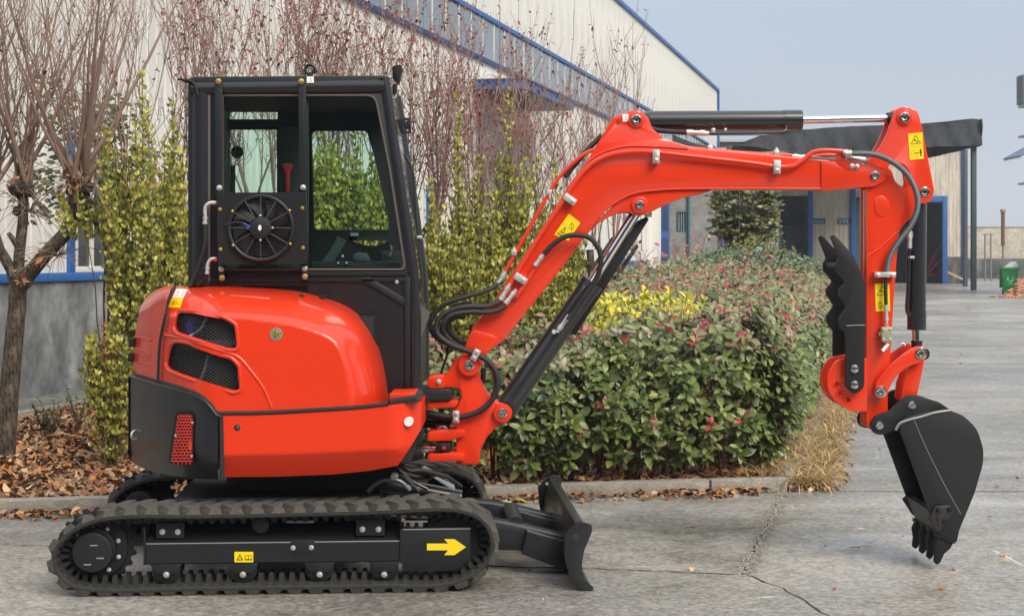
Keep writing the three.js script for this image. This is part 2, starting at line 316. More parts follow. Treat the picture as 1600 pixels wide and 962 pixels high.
{ // yellow leaf by the kerb, scrap of paper at the kerb corner, twigs on the concrete
  const p = G(805, 785), yl = top('fallen_leaf', leafGeo(.13, .06, { fold: .4, curl: .2, edge: [.72, .42, .03], mid: [.6, .35, .03] }), dryMat, 'large yellow fallen leaf lying at the foot of the kerb behind the front track', 'leaf'); yl.position.set(p.x - .03, .02, p.z); yl.rotation.y = 1.4;
  const r = rng(9), g = new THREE.PlaneGeometry(.13, .09, 6, 4), a = g.attributes.position; for (let i = 0; i < a.count; i++) a.setZ(i, .02 * Math.sin(a.getX(i) * 60) + .015 * r()); g.computeVertexNormals(); g.rotateX(-1.2);
  const q = G(1214, 722, .1), m = top('paper_scrap', g, std(.8, .8, .8, .8, { side: THREE.DoubleSide }), 'crumpled white scrap of paper in dry grass on the kerb corner', 'paper'); m.position.set(q.x, .15, q.z);
  let t = 0; for (const [px, py, l, an] of [[1345, 856, .12, .1], [1378, 764, .07, .3], [1500, 610, .06, .6]]) {
    const c = G(px, py), tw = top('fallen_twig', rod(V(-l / 2, 0, 0), V(l / 2, .004, 0), .003, .002, 5), std(.45, .34, .2, .8), ['pale dry twig on the concrete left of the bucket teeth', 'short straw bit on the concrete left of the bucket', 'short twig on the concrete right of the arm'][t++], 'twig'); tw.position.set(c.x, .006, c.z); tw.rotation.y = an;
  }
}
{ // dry grass along the side kerb
  const r = rng(43), A = new Scatter(), g = leafGeo(1, .03, { fold: .3, curl: .55, seg: 3 });
  for (let i = 0; i < 10500; i++) {
    const s = .1 + Math.pow(r(), 1.5) * 9.5, k = sideAt(s), o = (r() - .56) * .62, c = [[.52, .38, .17], [.42, .28, .11], [.6, .46, .24], [.35, .24, .12]][Math.floor(r() * 4)], q = .7 + r() * .5;
    A.add(V(k[0] + o, .02 + r() * .05, -k[1]), QE(-1.0 + r() * 1.0, r() * 6.28, 0), .08 + r() * .17, c.map((x) => x * q));
  }
  for (let i = 0; i < 260; i++) { const k = kerbAt(.4 + r() * 3.4), c = [.5, .38, .19]; A.add(V(k[0], .02, -k[1] + .02), QE(-1.0 + r() * .7, r() * 6.28, 0), .06 + r() * .1, c); }
  A.build('dry_grass', g, dryMat);
}
// ---------- warehouse on the left: wall along DIR ----------
const wallD = (px) => 9.88 / (.2567 - (px - 800) / F), wallS = (px) => wallD(px) * 1.03243, wallH = (px, py) => H + (398 - py) * wallD(px) / F;
const texStain = tex(512, 512, (u, v) => { const a = nMid(u, v * .35), b = nFine(u, v * .5), c = nBig(u, v); let k = .70 + .55 * (a - .5) + .2 * (b - .5) + .25 * (c - .5); return [k, k, k * .99]; });
const MW = {
  clad: std(.77, .76, .735, .5, { map: rep(tex(256, 256, (u, v) => { const k = .93 + .14 * (nMid(u, v) - .5); return [k, k, k * .99]; }), .3, .12) }),
  plinth: std(.44, .455, .465, .9, { map: rep(texStain, .45, .7), bumpMap: rep(texFine, 2), bumpScale: .004 }),
  blue: std(.025, .12, .36, .5), blueDark: std(.012, .05, .15, .5), navy: std(.012, .02, .04, .5),
  frame: std(.68, .65, .58, .5), win: phy(.15, .19, .215, .12, { clearcoat: .5 }), winDark: phy(.045, .055, .065, .1),
  shutter: std(.30, .31, .33, .5, { metalness: .3 }), roof: std(.45, .47, .5, .6), core: std(.5, .48, .44, .8),
};
const warehouse = thing('warehouse', 'long cream ribbed-metal warehouse with blue trim and a strip of high windows', 'warehouse', [-9.88, 0, 0], Math.atan2(.9686, .2486));
function ribPanel(w, h) {                               // corrugated sheet, ribs every quarter metre, facing +z
  const p = [], n = Math.round(w / .25);
  for (let i = 0; i < n; i++) { const x = i * w / n; p.push([x, 0], [x + .17, 0], [x + .185, .014], [x + .225, .014], [x + .24, 0]); }
  p.push([w - .004, 0], [w - .004, -.03], [0, -.03]);
  const s = p.map(([x, z]) => [x, -z]), g = new THREE.ExtrudeGeometry(shapeOf(s.reverse()), { depth: h, bevelEnabled: false });
  g.rotateX(-Math.PI / 2); return boxUV(flat(g));       // extruded upwards
}
{
  const S0 = 18.6, S1 = wallS(1122), n = Math.floor(S1 - S0), lo = ribPanel(1, 4.78), hi = ribPanel(1, 3.1), above = ribPanel(1, 3.1);
  mesh('wall', [box(8, S1, 0, 6.2, -.3, -.035), box(8, S1, 7.2, 10.36, -.3, -.035), box(S1 - .3, S1 - .01, 0, 10.36, -24, -.05)], MW.core, warehouse);
  const pl = mesh('plinth', box(8, S1 - .02, 0, 1.3, -.034, .05), MW.plinth, warehouse);
  mesh('sill', cbox(8, S1 - .01, 1.302, 1.40, -.03, .085, .01), MW.blue, warehouse);
  const winAt = new Set([0, 7, 14, 20, 27, 37]), gate = [36 - S0, 42 - S0];
  for (let k = -10; k < n; k++) {
    const s = S0 + k, isWin = winAt.has(k);
    if (k > gate[0] && k < gate[1] - 1) { const m = mesh('cladding_panel', above, MW.clad, warehouse); m.scale.y = .25; m.position.set(s, 5.42, 0); }
    else { const m = mesh('cladding_panel', isWin ? above : lo, MW.clad, warehouse); m.position.set(s, isWin ? 3.06 : 1.402, 0); }
    if (s > 24) { const m = mesh('cladding_panel', hi, MW.clad, warehouse); m.position.set(s, 7.26, 0); }
    if (isWin) {
      const f = mesh('window', [cbox(s + .06, s + .94, 1.402, 1.47, -.02, .05), cbox(s + .06, s + .94, 2.99, 3.055, -.02, .05), cbox(s + .06, s + .13, 1.47, 2.99, -.02, .05), cbox(s + .87, s + .94, 1.47, 2.99, -.02, .05), cbox(s + .48, s + .53, 1.47, 2.99, -.02, .03)], MW.frame, warehouse);
      for (const [a, b] of [[.13, .48], [.53, .87]]) mesh('pane', box(s + a, s + b, 1.47, 2.99, -.03, -.01), MW.winDark, f);
      mesh('trim', cbox(s - .07, s + .05, 1.402, 3.06, -.03, .06), MW.blue, warehouse);
    }
  }
  // strip of high windows
  mesh('trim', [cbox(20, S1, 6.14, 6.25, -.03, .08, .01)], MW.blueDark, warehouse);
  mesh('trim', [cbox(20, S1, 7.2, 7.31, -.03, .05, .01)], MW.blue, warehouse);
  mesh('trim', [cbox(20, S1 + .1, 10.36, 10.5, -.32, .09, .01), cbox(S1 - .08, S1 + .09, 0, 10.36, -.02, .09, .01)], MW.blue, warehouse);
  const pane = box(0, .93, 0, .95, -.035, -.01), mul = cbox(-.025, .025, 0, .95, -.03, .006, .004);
  for (let k = 0; k < Math.floor(S1 - 24); k++) {
    const s = 24 + k, m = mesh('pane', pane, MW.win, warehouse); m.position.set(s + .035, 6.25, (R0() - .5) * .006); m.rotation.y = (R0() - .5) * .02;
    const q = mesh('mullion', mul, MW.frame, warehouse); q.position.set(s, 6.25, 0);
  }
  mesh('wall', box(20, S1, 6.25, 7.2, -.3, -.12), MW.navy, warehouse);
  mesh('roof', [box(8, S1 + .05, 10.5, 10.56, -24, .05)], MW.roof, warehouse);
  // canopy over the side gate, and its gate
  const c0 = wallS(737), c1 = c0 + 5.35, can = mesh('canopy', [cbox(c0, c1, 5.40, 5.62, .1, 1.24, .01)], MW.blue, warehouse);
  mesh('soffit', box(c0 + .05, c1 - .05, 5.375, 5.398, .1, 1.19), MW.navy, can); mesh('roof_sheet', box(c0 - .05, c1 + .05, 5.622, 5.64, .04, 1.3), MW.shutter, can);
  const gt = mesh('gate', box(S0 + Math.ceil(gate[0]), S0 + Math.floor(gate[1]), 1.402, 5.38, -.04, -.02), MW.shutter, warehouse);
  for (let i = 0; i < 26; i++) mesh('slat', cbox(S0 + Math.ceil(gate[0]) + .05, S0 + Math.floor(gate[1]) - .05, 1.41 + i * .152, 1.41 + i * .152 + .14, -.02, .0, .006), MW.shutter, gt);
  mesh('drainpipe', [rod(V(c0 + .35, 1.4, .12), V(c0 + .35, 5.3, .12), .06), rod(V(c0 + .35, 5.3, .12), V(c0 + .35, 5.34, .12), .09)], MW.navy, warehouse);
  // white pilaster and blue door near the far end
  const q0 = wallS(1012), q1 = wallS(1027), q2 = wallS(1043);
  mesh('pilaster', cbox(q0, q1, 0, 5.2, -.02, .16, .02), std(.78, .76, .7, .6), warehouse);
  const dr = mesh('door', cbox(q1 + .05, q2, .05, 5.0, -.02, .10, .02), MW.blue, warehouse);
  mesh('panel', [cbox(q1 + .5, q2 - .5, .4, 2.3, .1, .115, .005), cbox(q1 + .5, q2 - .5, 2.6, 4.7, .1, .115, .005)], MW.blueDark, dr);
}
// ---------- workshop that closes the yard, facing the eye ----------
const BD = 85, ux = (px) => (px - 800) / F * BD, uy = (py) => Math.max(0, H + (398 - py) / F * BD);
const MB = { wall: std(.78, .70, .59, .7, { map: rep(texDust, .4) }), grey: std(.46, .44, .41, .75, { map: rep(texDust, .4) }), blue: std(.025, .11, .34, .5), teal: std(.03, .12, .15, .5), dark: std(.22, .25, .27, .8), plinth: std(.25, .24, .23, .9, { map: rep(texStain, .5) }) };
{
  const b = thing('workshop', 'cream workshop with blue door frames and dark openings closing the far end of the yard', 'building', [0, 0, -BD]);
  const X = [1043, 1127, 1178, 1262, 1270, 1329, 1337, 1352, 1398, 1472, 1480, 1503].map(ux), TOP = uy(222);
  const pl = (x0, x1, y0, y1, mat) => { const n = Math.max(1, Math.round(x1 - x0)), w = (x1 - x0) / n; for (let i = 0; i < n; i++) { const g = ribPanel(1, 1), m = mesh('wall_panel', g, mat, b); m.scale.set(w, y1 - y0, 1); m.position.set(x0 + i * w, y0, 0); } };
  pl(X[0], X[1], 0, TOP, MB.grey); pl(X[4], X[5], .3, TOP, MB.wall); pl(X[10], X[11], 1.5, TOP, MB.wall);
  pl(X[1], X[4], uy(302), TOP, MB.grey); pl(X[5], X[10], uy(308), TOP, MB.wall);
  mesh('column', [cbox(X[1], X[1] + .3, 0, uy(305), .0, .14)], MB.blue, b); mesh('column', [cbox(X[3], X[4], 0, TOP - .3, .0, .16)], MB.blue, b);
  mesh('column', [cbox(X[5], X[6], 0, TOP - .3, .0, .16)], MB.blue, b);
  mesh('column', [cbox(X[11], X[11] + .16, 0, TOP, -.2, .12)], MB.blue, b); mesh('plinth', [box(X[10], X[11], 0, 1.5, -.3, .05)], MB.plinth, b);
  mesh('door_frame', [cbox(X[9], X[10], 0, uy(306), .0, .2), cbox(X[8], X[9], uy(316), uy(306), .0, .18)], MB.blue, b);
  mesh('door', [cbox(X[6], X[7], 0, uy(312), -.1, .06, .01)], MB.teal, b);
  mesh('wall', [box(X[0], X[11], 0, TOP, -12, -11.8), box(X[11] - .2, X[11], 0, TOP, -11.8, -.25), box(X[0], X[0] + .2, 0, TOP, -11.8, -.25), box(X[4] + .1, X[4] + .3, 0, TOP, -11.8, -.25), box(X[7], X[8], 0, uy(312), -.3, -.1)], MB.dark, b);
  mesh('floor', box(X[0], X[11], -.005, .006, -11.8, -.26), MB.plinth, b);
  mesh('roof', box(X[0] - .2, X[11] + .2, TOP, TOP + .15, -12.2, .3), MW.roof, b);
  mesh('lintel', cbox(X[2], X[3], uy(306), uy(299), .03, .2), MB.wall, b);
  // bright back door inside the dark bay
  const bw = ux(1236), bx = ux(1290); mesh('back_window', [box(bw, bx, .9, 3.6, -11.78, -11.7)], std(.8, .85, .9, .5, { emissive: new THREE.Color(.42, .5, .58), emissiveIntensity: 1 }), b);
  const signMat = (draw) => std(.9, .9, .9, .6, { map: canvasTex(128, 56, draw) });
  const sgn = (x0, x1, draw, label) => { const g = new THREE.PlaneGeometry(ux(x1) - ux(x0), uy(341) - uy(350)); g.translate((ux(x0) + ux(x1)) / 2, (uy(341) + uy(350)) / 2, .063); const m = mesh('sign', g, signMat(draw), b); mesh('sign_board', cbox(ux(x0), ux(x1), uy(350), uy(341), .03, .06), MB.teal, m); m.userData.label = label; };
  const base = (x) => { x.fillStyle = '#1c6f79'; x.fillRect(0, 0, 128, 56); x.fillStyle = '#b9d2d2'; };
  sgn(1270, 1290, (x) => { base(x); x.font = 'bold 25px sans-serif'; x.textAlign = 'center'; x.fillText('EXPRESS', 64, 42); }, 'teal sign reading EXPRESS');
  sgn(1309, 1328, (x) => { base(x); x.strokeStyle = '#b9d2d2'; x.lineWidth = 3; for (const cx of [30, 66, 102]) { x.strokeRect(cx - 9, 20, 18, 9); x.beginPath(); for (const y of [12, 34, 43]) { x.moveTo(cx - 11, y); x.lineTo(cx + 11, y); } x.moveTo(cx, 10); x.lineTo(cx, 46); x.stroke(); } }, 'teal sign with three white characters');
}
{ // small annex between the warehouse and the workshop
  const D = 64, k = D / F, X = (p) => (p - 800) * k, Y = (p) => Math.max(0, H + (398 - p) * k), b = thing('annex', 'low grey annex with a barred window built against the far end of the warehouse', 'building', [0, 0, -D]), gm = std(.33, .325, .31, .8, { map: rep(texDust, .4) }), x0 = X(1040), x1 = X(1127), xa = X(1057), xb = X(1073), ya = Y(362), yb = Y(330);
  mesh('wall', [box(x0, xa, 0, 6.0, -10, 0), box(xb, x1, 0, 6.0, -10, 0), box(xa, xb, 0, ya, -10, 0), box(xa, xb, yb, 6.0, -10, 0), box(xa, xb, ya, yb, -10, -.12)], gm, b);
  mesh('corner_post', [cbox(x1 - .05, x1 + .12, 0, 6.0, .003, .12)], MB.blue, b); mesh('downpipe', rod(V(X(1076), 0, .07), V(X(1076), 6, .07), .06, .06, 10), MB.teal, b); mesh('roof', box(x0, x1 + .2, 6.003, 6.1, -10, .2), MW.roof, b);
  const w = mesh('window', [cbox(xa, xb, yb - .05, yb, -.1, .02), cbox(xa, xb, ya, ya + .05, -.1, .02), cbox(xa, xa + .05, ya + .05, yb - .05, -.1, .02), cbox(xb - .05, xb, ya + .05, yb - .05, -.1, .02)], MB.teal, b);
  mesh('pane', box(xa + .05, xb - .05, ya + .05, yb - .05, -.09, -.07), MW.winDark, w); for (let i = 1; i < 4; i++) mesh('bar', box(xa + i * .1, xa + i * .1 + .03, ya + .05, yb - .05, -.05, -.02), MB.grey, w);
}
{ // things standing in the openings
  const z = -BD - 3, k = (BD + 3) / F, px = (p) => (p - 800) * k, rk = thing('storage_rack', 'dark blue steel rack standing in the dark bay beside the EXPRESS sign', 'rack', [px(1245), 0, z]);
  const fr = std(.03, .06, .11, .5); for (const x of [-.75, .45]) for (const y of [-.35, .35]) mesh('post', cbox(x, x + .09, 0, 3.3, y, y + .09), fr, rk);
  for (const y of [.75, 2.0, 3.2]) mesh('shelf', cbox(-.78, .57, y, y + .1, -.38, .46), fr, rk);
  const hp = thing('sack_heap', 'dark rounded sacks heaped on top of the blue rack', 'sacks', [px(1241), 3.3, z]); const r = rng(8);
  for (let i = 0; i < 7; i++) { const g = new THREE.SphereGeometry(.42, 14, 10); g.scale(1.1, .62, .9); const m = mesh('sack', g, std(.02, .024, .03, .8), hp); m.position.set((i % 3 - 1) * .38, .25 + Math.floor(i / 3) * .38, (r() - .5) * .3); m.rotation.set(r() * .4, r() * 3, r() * .5); }
  const rt = thing('red_trolley', 'red tubular trolley in the dark doorway right of the excavator arm', 'trolley', [px(1462), 0, -BD - 2.5]), rm = std(.55, .03, .03, .5);
  mesh('frame', [tube([V(-.5, .5, 0), V(-.4, 1.2, 0), V(.1, 2.0, 0), V(.5, 2.5, 0)], .09), tube([V(-.6, .6, .3), V(-.2, 1.0, .3), V(.3, 1.5, .3), V(.5, 2.3, .3)], .09), cbox(-.6, .5, .35, .5, -.3, .4)], rm, rt);
  for (const x of [-.45, .35]) { const g = new THREE.CylinderGeometry(.2, .2, .12, 16); g.rotateX(Math.PI / 2); const m = mesh('wheel', g, M.rubber, rt); m.position.set(x, .2, .42); }
}
{ // black shade net on posts in front of the workshop
  const D = 69.5, k = D / F, X = (p) => (p - 800) * k, Y = (p) => H + (398 - p) * k;
  const t = thing('shade_net', 'black shade net sagging over a post frame in front of the workshop', 'canopy', [0, 0, -D]);
  const pm = std(.06, .075, .085, .5), nm = std(.029, .033, .039, .85, { side: THREE.DoubleSide, bumpMap: rep(texMid, 1), bumpScale: .05 });
  for (const [p, dz] of [[1522, 0]]) mesh('post', cbox(X(p) - .11, X(p) + .11, 0, Y(205), dz - .11, dz + .11), pm, t);
  const D2 = 78; mesh('post', cbox((1509 - 800) * D2 / F - .1, (1509 - 800) * D2 / F + .1, 0, 7.0, D - D2 - .1, D - D2 + .1), pm, t);
  mesh('beam', [cbox(X(1052), X(1526), Y(206), Y(202), -.08, .08), cbox(X(1519), X(1525), Y(206), Y(202), -15, 0)], pm, t);
  const r = rng(14), ph = [r() * 6, r() * 6, r() * 6];
  // hanging front edge: top line and lower line by pixel
  const li = (a, x) => { let i = 0; while (i < a.length - 2 && x > a[i + 1][0]) i++; const [x0, y0] = a[i], [x1, y1] = a[i + 1]; return lerp(y0, y1, clamp((x - x0) / (x1 - x0))); };
  const up = [[1146, 228], [1185, 213], [1230, 206], [1290, 200], [1350, 197], [1420, 195], [1470, 191], [1515, 186], [1529, 187]], dn = [[1146, 229], [1180, 231], [1240, 243], [1290, 246], [1340, 244], [1400, 236], [1450, 231], [1529, 229]];
  const cloth = (nu, nv, f) => { const p = [], ix = []; for (let i = 0; i <= nu; i++) for (let j = 0; j <= nv; j++) { const q = f(i / nu, j / nv); p.push(q.x, q.y, q.z); } for (let i = 0; i < nu; i++) for (let j = 0; j < nv; j++) { const a = i * (nv + 1) + j, b = a + nv + 1; ix.push(a, a + 1, b, b, a + 1, b + 1); } const g = new THREE.BufferGeometry(); g.setAttribute('position', new THREE.Float32BufferAttribute(p, 3)); g.setIndex(ix); g.computeVertexNormals(); return boxUV(g.toNonIndexed()); };
  const fold = (u, v) => .08 * Math.sin(u * 38 + ph[0] + v * 1.5) + .06 * Math.sin(u * 77 + ph[1] - v * 2) + .10 * Math.sin(v * 3 + u * 9 + ph[2]) + .02 * Math.sin(u * 150 + v * 4);
  mesh('net', [
    cloth(150, 12, (u, v) => { const px = lerp(1146, 1529, u); return V(X(px), lerp(Y(li(up, px)), Y(li(dn, px)), v) + .02 * Math.sin(u * 40) * v, .25 + fold(u, v) * (.4 + v) + .35 * v); }),
    cloth(20, 10, (u, v) => V(X(1529) + .05 * Math.sin(u * 30), lerp(Y(187), Y(229), v), .6 - u * 15 + .1 * Math.sin(v * 5))),
    cloth(60, 20, (u, v) => { const px = lerp(1146, 1529, u); return V(X(px), Y(li(up, px)) - .35 * Math.sin(v * Math.PI) + .05 * fold(u, v), .25 - v * 15); }),
    cloth(40, 40, (u, v) => { const f = V(lerp(6.5, 9.85, u), 6.5, D - lerp(61.6, 68.8, u)), b = V(lerp(9.6, 11.8, u), 6.3, D - 83.5); return V(lerp(f.x, b.x, v), lerp(f.y, b.y, v) - .28 * Math.sin(v * 9.4) ** 2 - .2 * Math.sin(u * 3.1) + .03 * fold(u, v), lerp(f.z, b.z, v)); }),
    cloth(40, 8, (u, v) => V(lerp(6.5, 9.85, u), 6.5 - .2 * Math.sin(u * 3.1) - v * (.55 + .2 * Math.sin(u * 9)), D - lerp(61.6, 68.8, u) + fold(u, v) * .5)),
  ], nm, t);
  mesh('cable', rod(V(X(1060), Y(211), .1), V(X(1330), Y(212), .1), .025, .025, 6), pm, t);
}
{ // far boundary wall, pole and thin posts
  const D = 104, k = D / F, X = (p) => (p - 800) * k;
  const w = thing('boundary_wall', 'low cream yard wall with a grey base right of the workshop', 'wall', [0, 0, -D]);
  mesh('wall', cbox(X(1490), X(1720), 0, 3.5, -.2, 0), std(.66, .6, .5, .8, { map: rep(texDust, .3) }), w);
  mesh('base', cbox(X(1490), X(1720), 0, 1.35, .003, .06), std(.26, .27, .29, .9, { map: rep(texStain, .2) }), w); mesh('coping', cbox(X(1490), X(1720), 3.503, 3.58, -.25, .06), std(.5, .46, .4, .8), w);
  const pp = thing('pipe_pole', 'rusty brown pipe pole with a cap by the boundary wall', 'pole', [(1568 - 800) * 96 / F, 0, -96]);
  mesh('pipe', rod(V(0, 2.2, 0), V(0, 4.3, 0), .12, .12, 10), std(.16, .08, .06, .8), pp); mesh('base_pipe', rod(V(0, 0, 0), V(0, 2.2, 0), .06, .06, 8), std(.2, .16, .14, .8), pp); mesh('cap', rod(V(0, 4.3, 0), V(0, 4.48, 0), .19, .17, 10), std(.3, .2, .13, .8), pp);
  [[1540, 2.9, 'thin grey post against the boundary wall, nearest the black net'], [1549, 2.9, 'thin grey post against the boundary wall beside the pipe pole']].forEach(([p, h, l]) => { const q = thing('fence_post', l, 'post', [(p - 800) * 92 / F, 0, -92]); mesh('post', rod(V(0, 0, 0), V(0, h, 0), .05, .05, 8), std(.22, .2, .2, .7), q); mesh('arm', rod(V(-.2, h - .05, 0), V(.2, h - .05, 0), .03, .03, 6), std(.22, .2, .2, .7), q); });
  const r = rng(77), A = new Scatter(), g = leafGeo(1, .2, { fold: .3, curl: .4 });
  for (let i = 0; i < 900; i++) A.add(V(X(1528) + r() * 6, .02, -84 - r() * 17), QE(-1.3 + r(), r() * 6, 0), .15 + r() * .35, [[.2, .13, .08], [.3, .2, .12], [.12, .09, .06]][Math.floor(r() * 3)]);
  A.build('weeds', g, dryMat);
  const bd = thing('timber_board', 'pale board leaning low against the workshop plinth beside the net posts', 'board', [(1494 - 800) * 82 / F, 0, -82]); const bm = mesh('board', cbox(-.5, .5, 0, .1, -.03, .03), std(.5, .4, .28, .8), bd); bm.rotation.z = -.45; bm.position.y = .42;
}
{ // wheelie bin, white sack in it, brick pile
  const D = 62.5, k = D / F, bx = (1578.5 - 800) * k, b = thing('wheelie_bin', 'green plastic wheelie bin with white recycling mark behind the brick pile', 'bin', [bx, 0, -D], -.22), gm = std(.012, .27, .06, .5);
  const tap = (w0, d0, w1, d1, y0, y1) => { const g = new THREE.BoxGeometry(1, y1 - y0, 1, 1, 1, 1), p = g.attributes.position; for (let i = 0; i < p.count; i++) { const up = p.getY(i) > 0; p.setX(i, p.getX(i) * (up ? w1 : w0)); p.setZ(i, p.getZ(i) * (up ? d1 : d0)); } g.translate(0, (y0 + y1) / 2, 0); g.computeVertexNormals(); return boxUV(flat(g)); };
  mesh('body', tap(.5, .5, .62, .68, .06, 1.02), gm, b); mesh('rim', cbox(-.36, .36, 1.0, 1.09, -.38, .38, .02), gm, b);
  for (const s of [-1, 1]) { const g = new THREE.CylinderGeometry(.1, .1, .06, 14); g.rotateZ(Math.PI / 2); const m = mesh('wheel', g, M.rubber, b); m.position.set(s * .24, .1, -.25); }
  mesh('lid', (() => { const g = cbox(-.36, .36, 0, .04, -.8, 0, .01); g.rotateX(-1.45); g.translate(0, 1.04, -.40); return g; })(), gm, b);
  const t = canvasTex(128, 192, (x) => { x.fillStyle = '#12923c'; x.fillRect(0, 0, 128, 192); x.fillStyle = x.strokeStyle = '#dff3e2'; x.beginPath(); x.arc(38, 30, 11, 0, 7); x.fill(); x.lineWidth = 4; for (const cx of [66, 92]) { x.strokeRect(cx - 9, 21, 18, 17); x.beginPath(); x.moveTo(cx - 9, 29); x.lineTo(cx + 9, 29); x.stroke(); }
    x.lineWidth = 11; x.lineJoin = 'round'; for (let i = 0; i < 3; i++) { const a = i * 2.094 - 1.57, c = a + 1.35; x.beginPath(); x.moveTo(64 + 34 * Math.cos(a - .35), 95 + 34 * Math.sin(a - .35)); x.lineTo(64 + 36 * Math.cos(a + .3), 95 + 36 * Math.sin(a + .3)); x.lineTo(64 + 33 * Math.cos(c), 95 + 33 * Math.sin(c)); x.stroke(); } x.fillRect(38, 150, 52, 6); });
  const g = new THREE.PlaneGeometry(.42, .66); g.rotateX(-.09); g.translate(0, .64, .315); const e = mesh('emblem', g, std(.9, .9, .9, .6, { map: t }), b); e.userData.label = 'white recycling mark and lettering';
  const sk = thing('white_sack', 'white sack sticking out of the top of the green bin', 'sack', [bx + .05, 1.03, -D]); mesh('sack', (() => { const q = new THREE.SphereGeometry(.3, 14, 10), p = q.attributes.position, r = rng(3); for (let i = 0; i < p.count; i++) { const x = p.getX(i); p.setXYZ(i, x + .02 * Math.sin(p.getY(i) * 30), Math.max(-.05, p.getY(i) * .95 + x * .35) + .02 * Math.sin(x * 40), p.getZ(i) * .8); } q.computeVertexNormals(); return q; })(), std(.8, .8, .8, .7), sk);
  const P = thing('brick_pile', 'pile of loose orange-red bricks on the concrete in front of the green bin', 'brick pile', [(1592 - 800) * 58 / F, 0, -58]), r = rng(19), bg = cbox(-.12, .12, -.0265, .0265, -.0575, .0575, .004);
  const bms = [[.55, .27, .17], [.5, .22, .13], [.58, .33, .22], [.44, .2, .13]].map((c) => std(...c, .9, { bumpMap: rep(texFine, 3), bumpScale: .004 }));
  for (let j = 0; j < 12; j++) for (let i = 0; i < 9; i++) { const x = -.55 + i * .245 + (j % 2) * .1; if (x < -.5 + j * .045) continue; for (const zz of j > 8 ? [0] : [0, .12]) { if (zz && j < 9 && i % 2) continue; const m = mesh('brick', bg, bms[Math.floor(r() * 4)], P); m.position.set(x + (r() - .5) * .03, .03 + j * .057, .1 * (9 - j) / 9 + zz + (r() - .5) * .05); m.rotation.y = (r() - .5) * .35; } }
  for (let i = 0; i < 34; i++) { const m = mesh('brick', bg, bms[Math.floor(r() * 4)], P); m.position.set(-1.15 + r() * 1.2, .03, .1 + r() * .5); m.rotation.set((r() - .5) * .3, r() * 6, (r() - .5) * .3); m.scale.setScalar(.5 + r() * .5); }
}
{ // house just outside the right edge: eaves, flue box and gutter reach into the frame
  const D = 60, k = D / F, X = (p) => (p - 800) * k, Y = (p) => H + (398 - p) * k, b = thing('gatehouse', 'pale building at the far right edge with a blue-edged awning and ledges', 'building', [0, 0, -D]);
  mesh('wall', cbox(21.2, 29, 0, 9, -2.4, -.3), MB.wall, b);
  mesh('awning', (() => { const g = cbox(-.6, .6, 0, .05, -1, 1, .01); g.rotateZ(.5); g.translate(X(1601), Y(238), .2); return g; })(), std(.62, .64, .64, .6), b);
  mesh('awning_edge', (() => { const g = cbox(-.6, .6, .052, .1, -1, 1.02, .01); g.rotateZ(.5); g.translate(X(1601), Y(238), .2); return g; })(), std(.1, .16, .26, .5), b);
  mesh('flue_box', cbox(X(1597), 21.19, Y(162), Y(117), -.6, .1), std(.1, .12, .13, .6), b);
  for (const [a, c] of [[163, 167], [211, 214], [285, 288]]) mesh('ledge', cbox(X(1598), 21.19, Y(c), Y(a), -.5, .2), std(.3, .33, .36, .7), b);
}
{ // the workshop opposite, behind the photographer: what the cab glass and the paint mirror
  const b = thing('opposite_workshop', 'long grey-green workshop with dark doors facing the excavator from behind the viewpoint', 'building', [0, 0, 8.5]);
  const wm = std(.09, .097, .095, .8, { map: rep(texDust, .3) }), dm = std(.03, .035, .04, .6);
  mesh('wall', box(-34, 34, 0, 5.6, .2, 8), wm, b); mesh('roof', box(-34.3, 34.3, 5.6, 5.8, -.4, 8.3), MW.roof, b); mesh('plinth', box(-34, 34, 0, .9, .1, .198), MW.plinth, b);
  for (let i = 0; i < 9; i++) { const x = -32 + i * 7.4, d = mesh('door', box(x, x + 4, .02, 4.2, .06, .09), dm, b); mesh('door_frame', [box(x - .15, x, .02, 4.35, .0, .095), box(x + 4, x + 4.15, .02, 4.35, .0, .095), box(x, x + 4, 4.2, 4.35, .0, .095)], MW.blueDark, d); }
}
// ---------- plants ----------
class Limbs {                                           // many tapered twigs in one geometry
  constructor() { this.p = []; this.n = []; this.i = []; this.uv = []; }
  add(pts, r0, r1, sides = 4) {
    const base = this.p.length / 3, n = pts.length, t = V(), a = V(), b = V(), up = V(.3, .1, .95).normalize(); let len = 0;
    for (let k = 0; k < n; k++) {
      t.copy(pts[Math.min(k + 1, n - 1)]).sub(pts[Math.max(k - 1, 0)]).normalize(); a.crossVectors(t, up).normalize(); b.crossVectors(t, a);
      const r = lerp(r0, r1, k / (n - 1)); if (k) len += pts[k].distanceTo(pts[k - 1]);
      for (let j = 0; j <= sides; j++) { const g = j / sides * 6.2832, c = Math.cos(g), s = Math.sin(g), x = a.x * c + b.x * s, y = a.y * c + b.y * s, z = a.z * c + b.z * s; this.p.push(pts[k].x + x * r, pts[k].y + y * r, pts[k].z + z * r); this.n.push(x, y, z); this.uv.push(j / sides * Math.max(.05, r0 * 6), len); }
    }
    const w = sides + 1; for (let k = 0; k < n - 1; k++) for (let j = 0; j < sides; j++) { const q = base + k * w + j; this.i.push(q, q + 1, q + w, q + 1, q + w + 1, q + w); }
  }
  geo() { const g = new THREE.BufferGeometry(); g.setAttribute('position', new THREE.Float32BufferAttribute(this.p, 3)); g.setAttribute('normal', new THREE.Float32BufferAttribute(this.n, 3)); g.setAttribute('uv', new THREE.Float32BufferAttribute(this.uv, 2)); g.setIndex(this.i); return g; }
}
const bm4 = new THREE.Matrix4(), X_ = V(), Y_ = V(), Z_ = V();
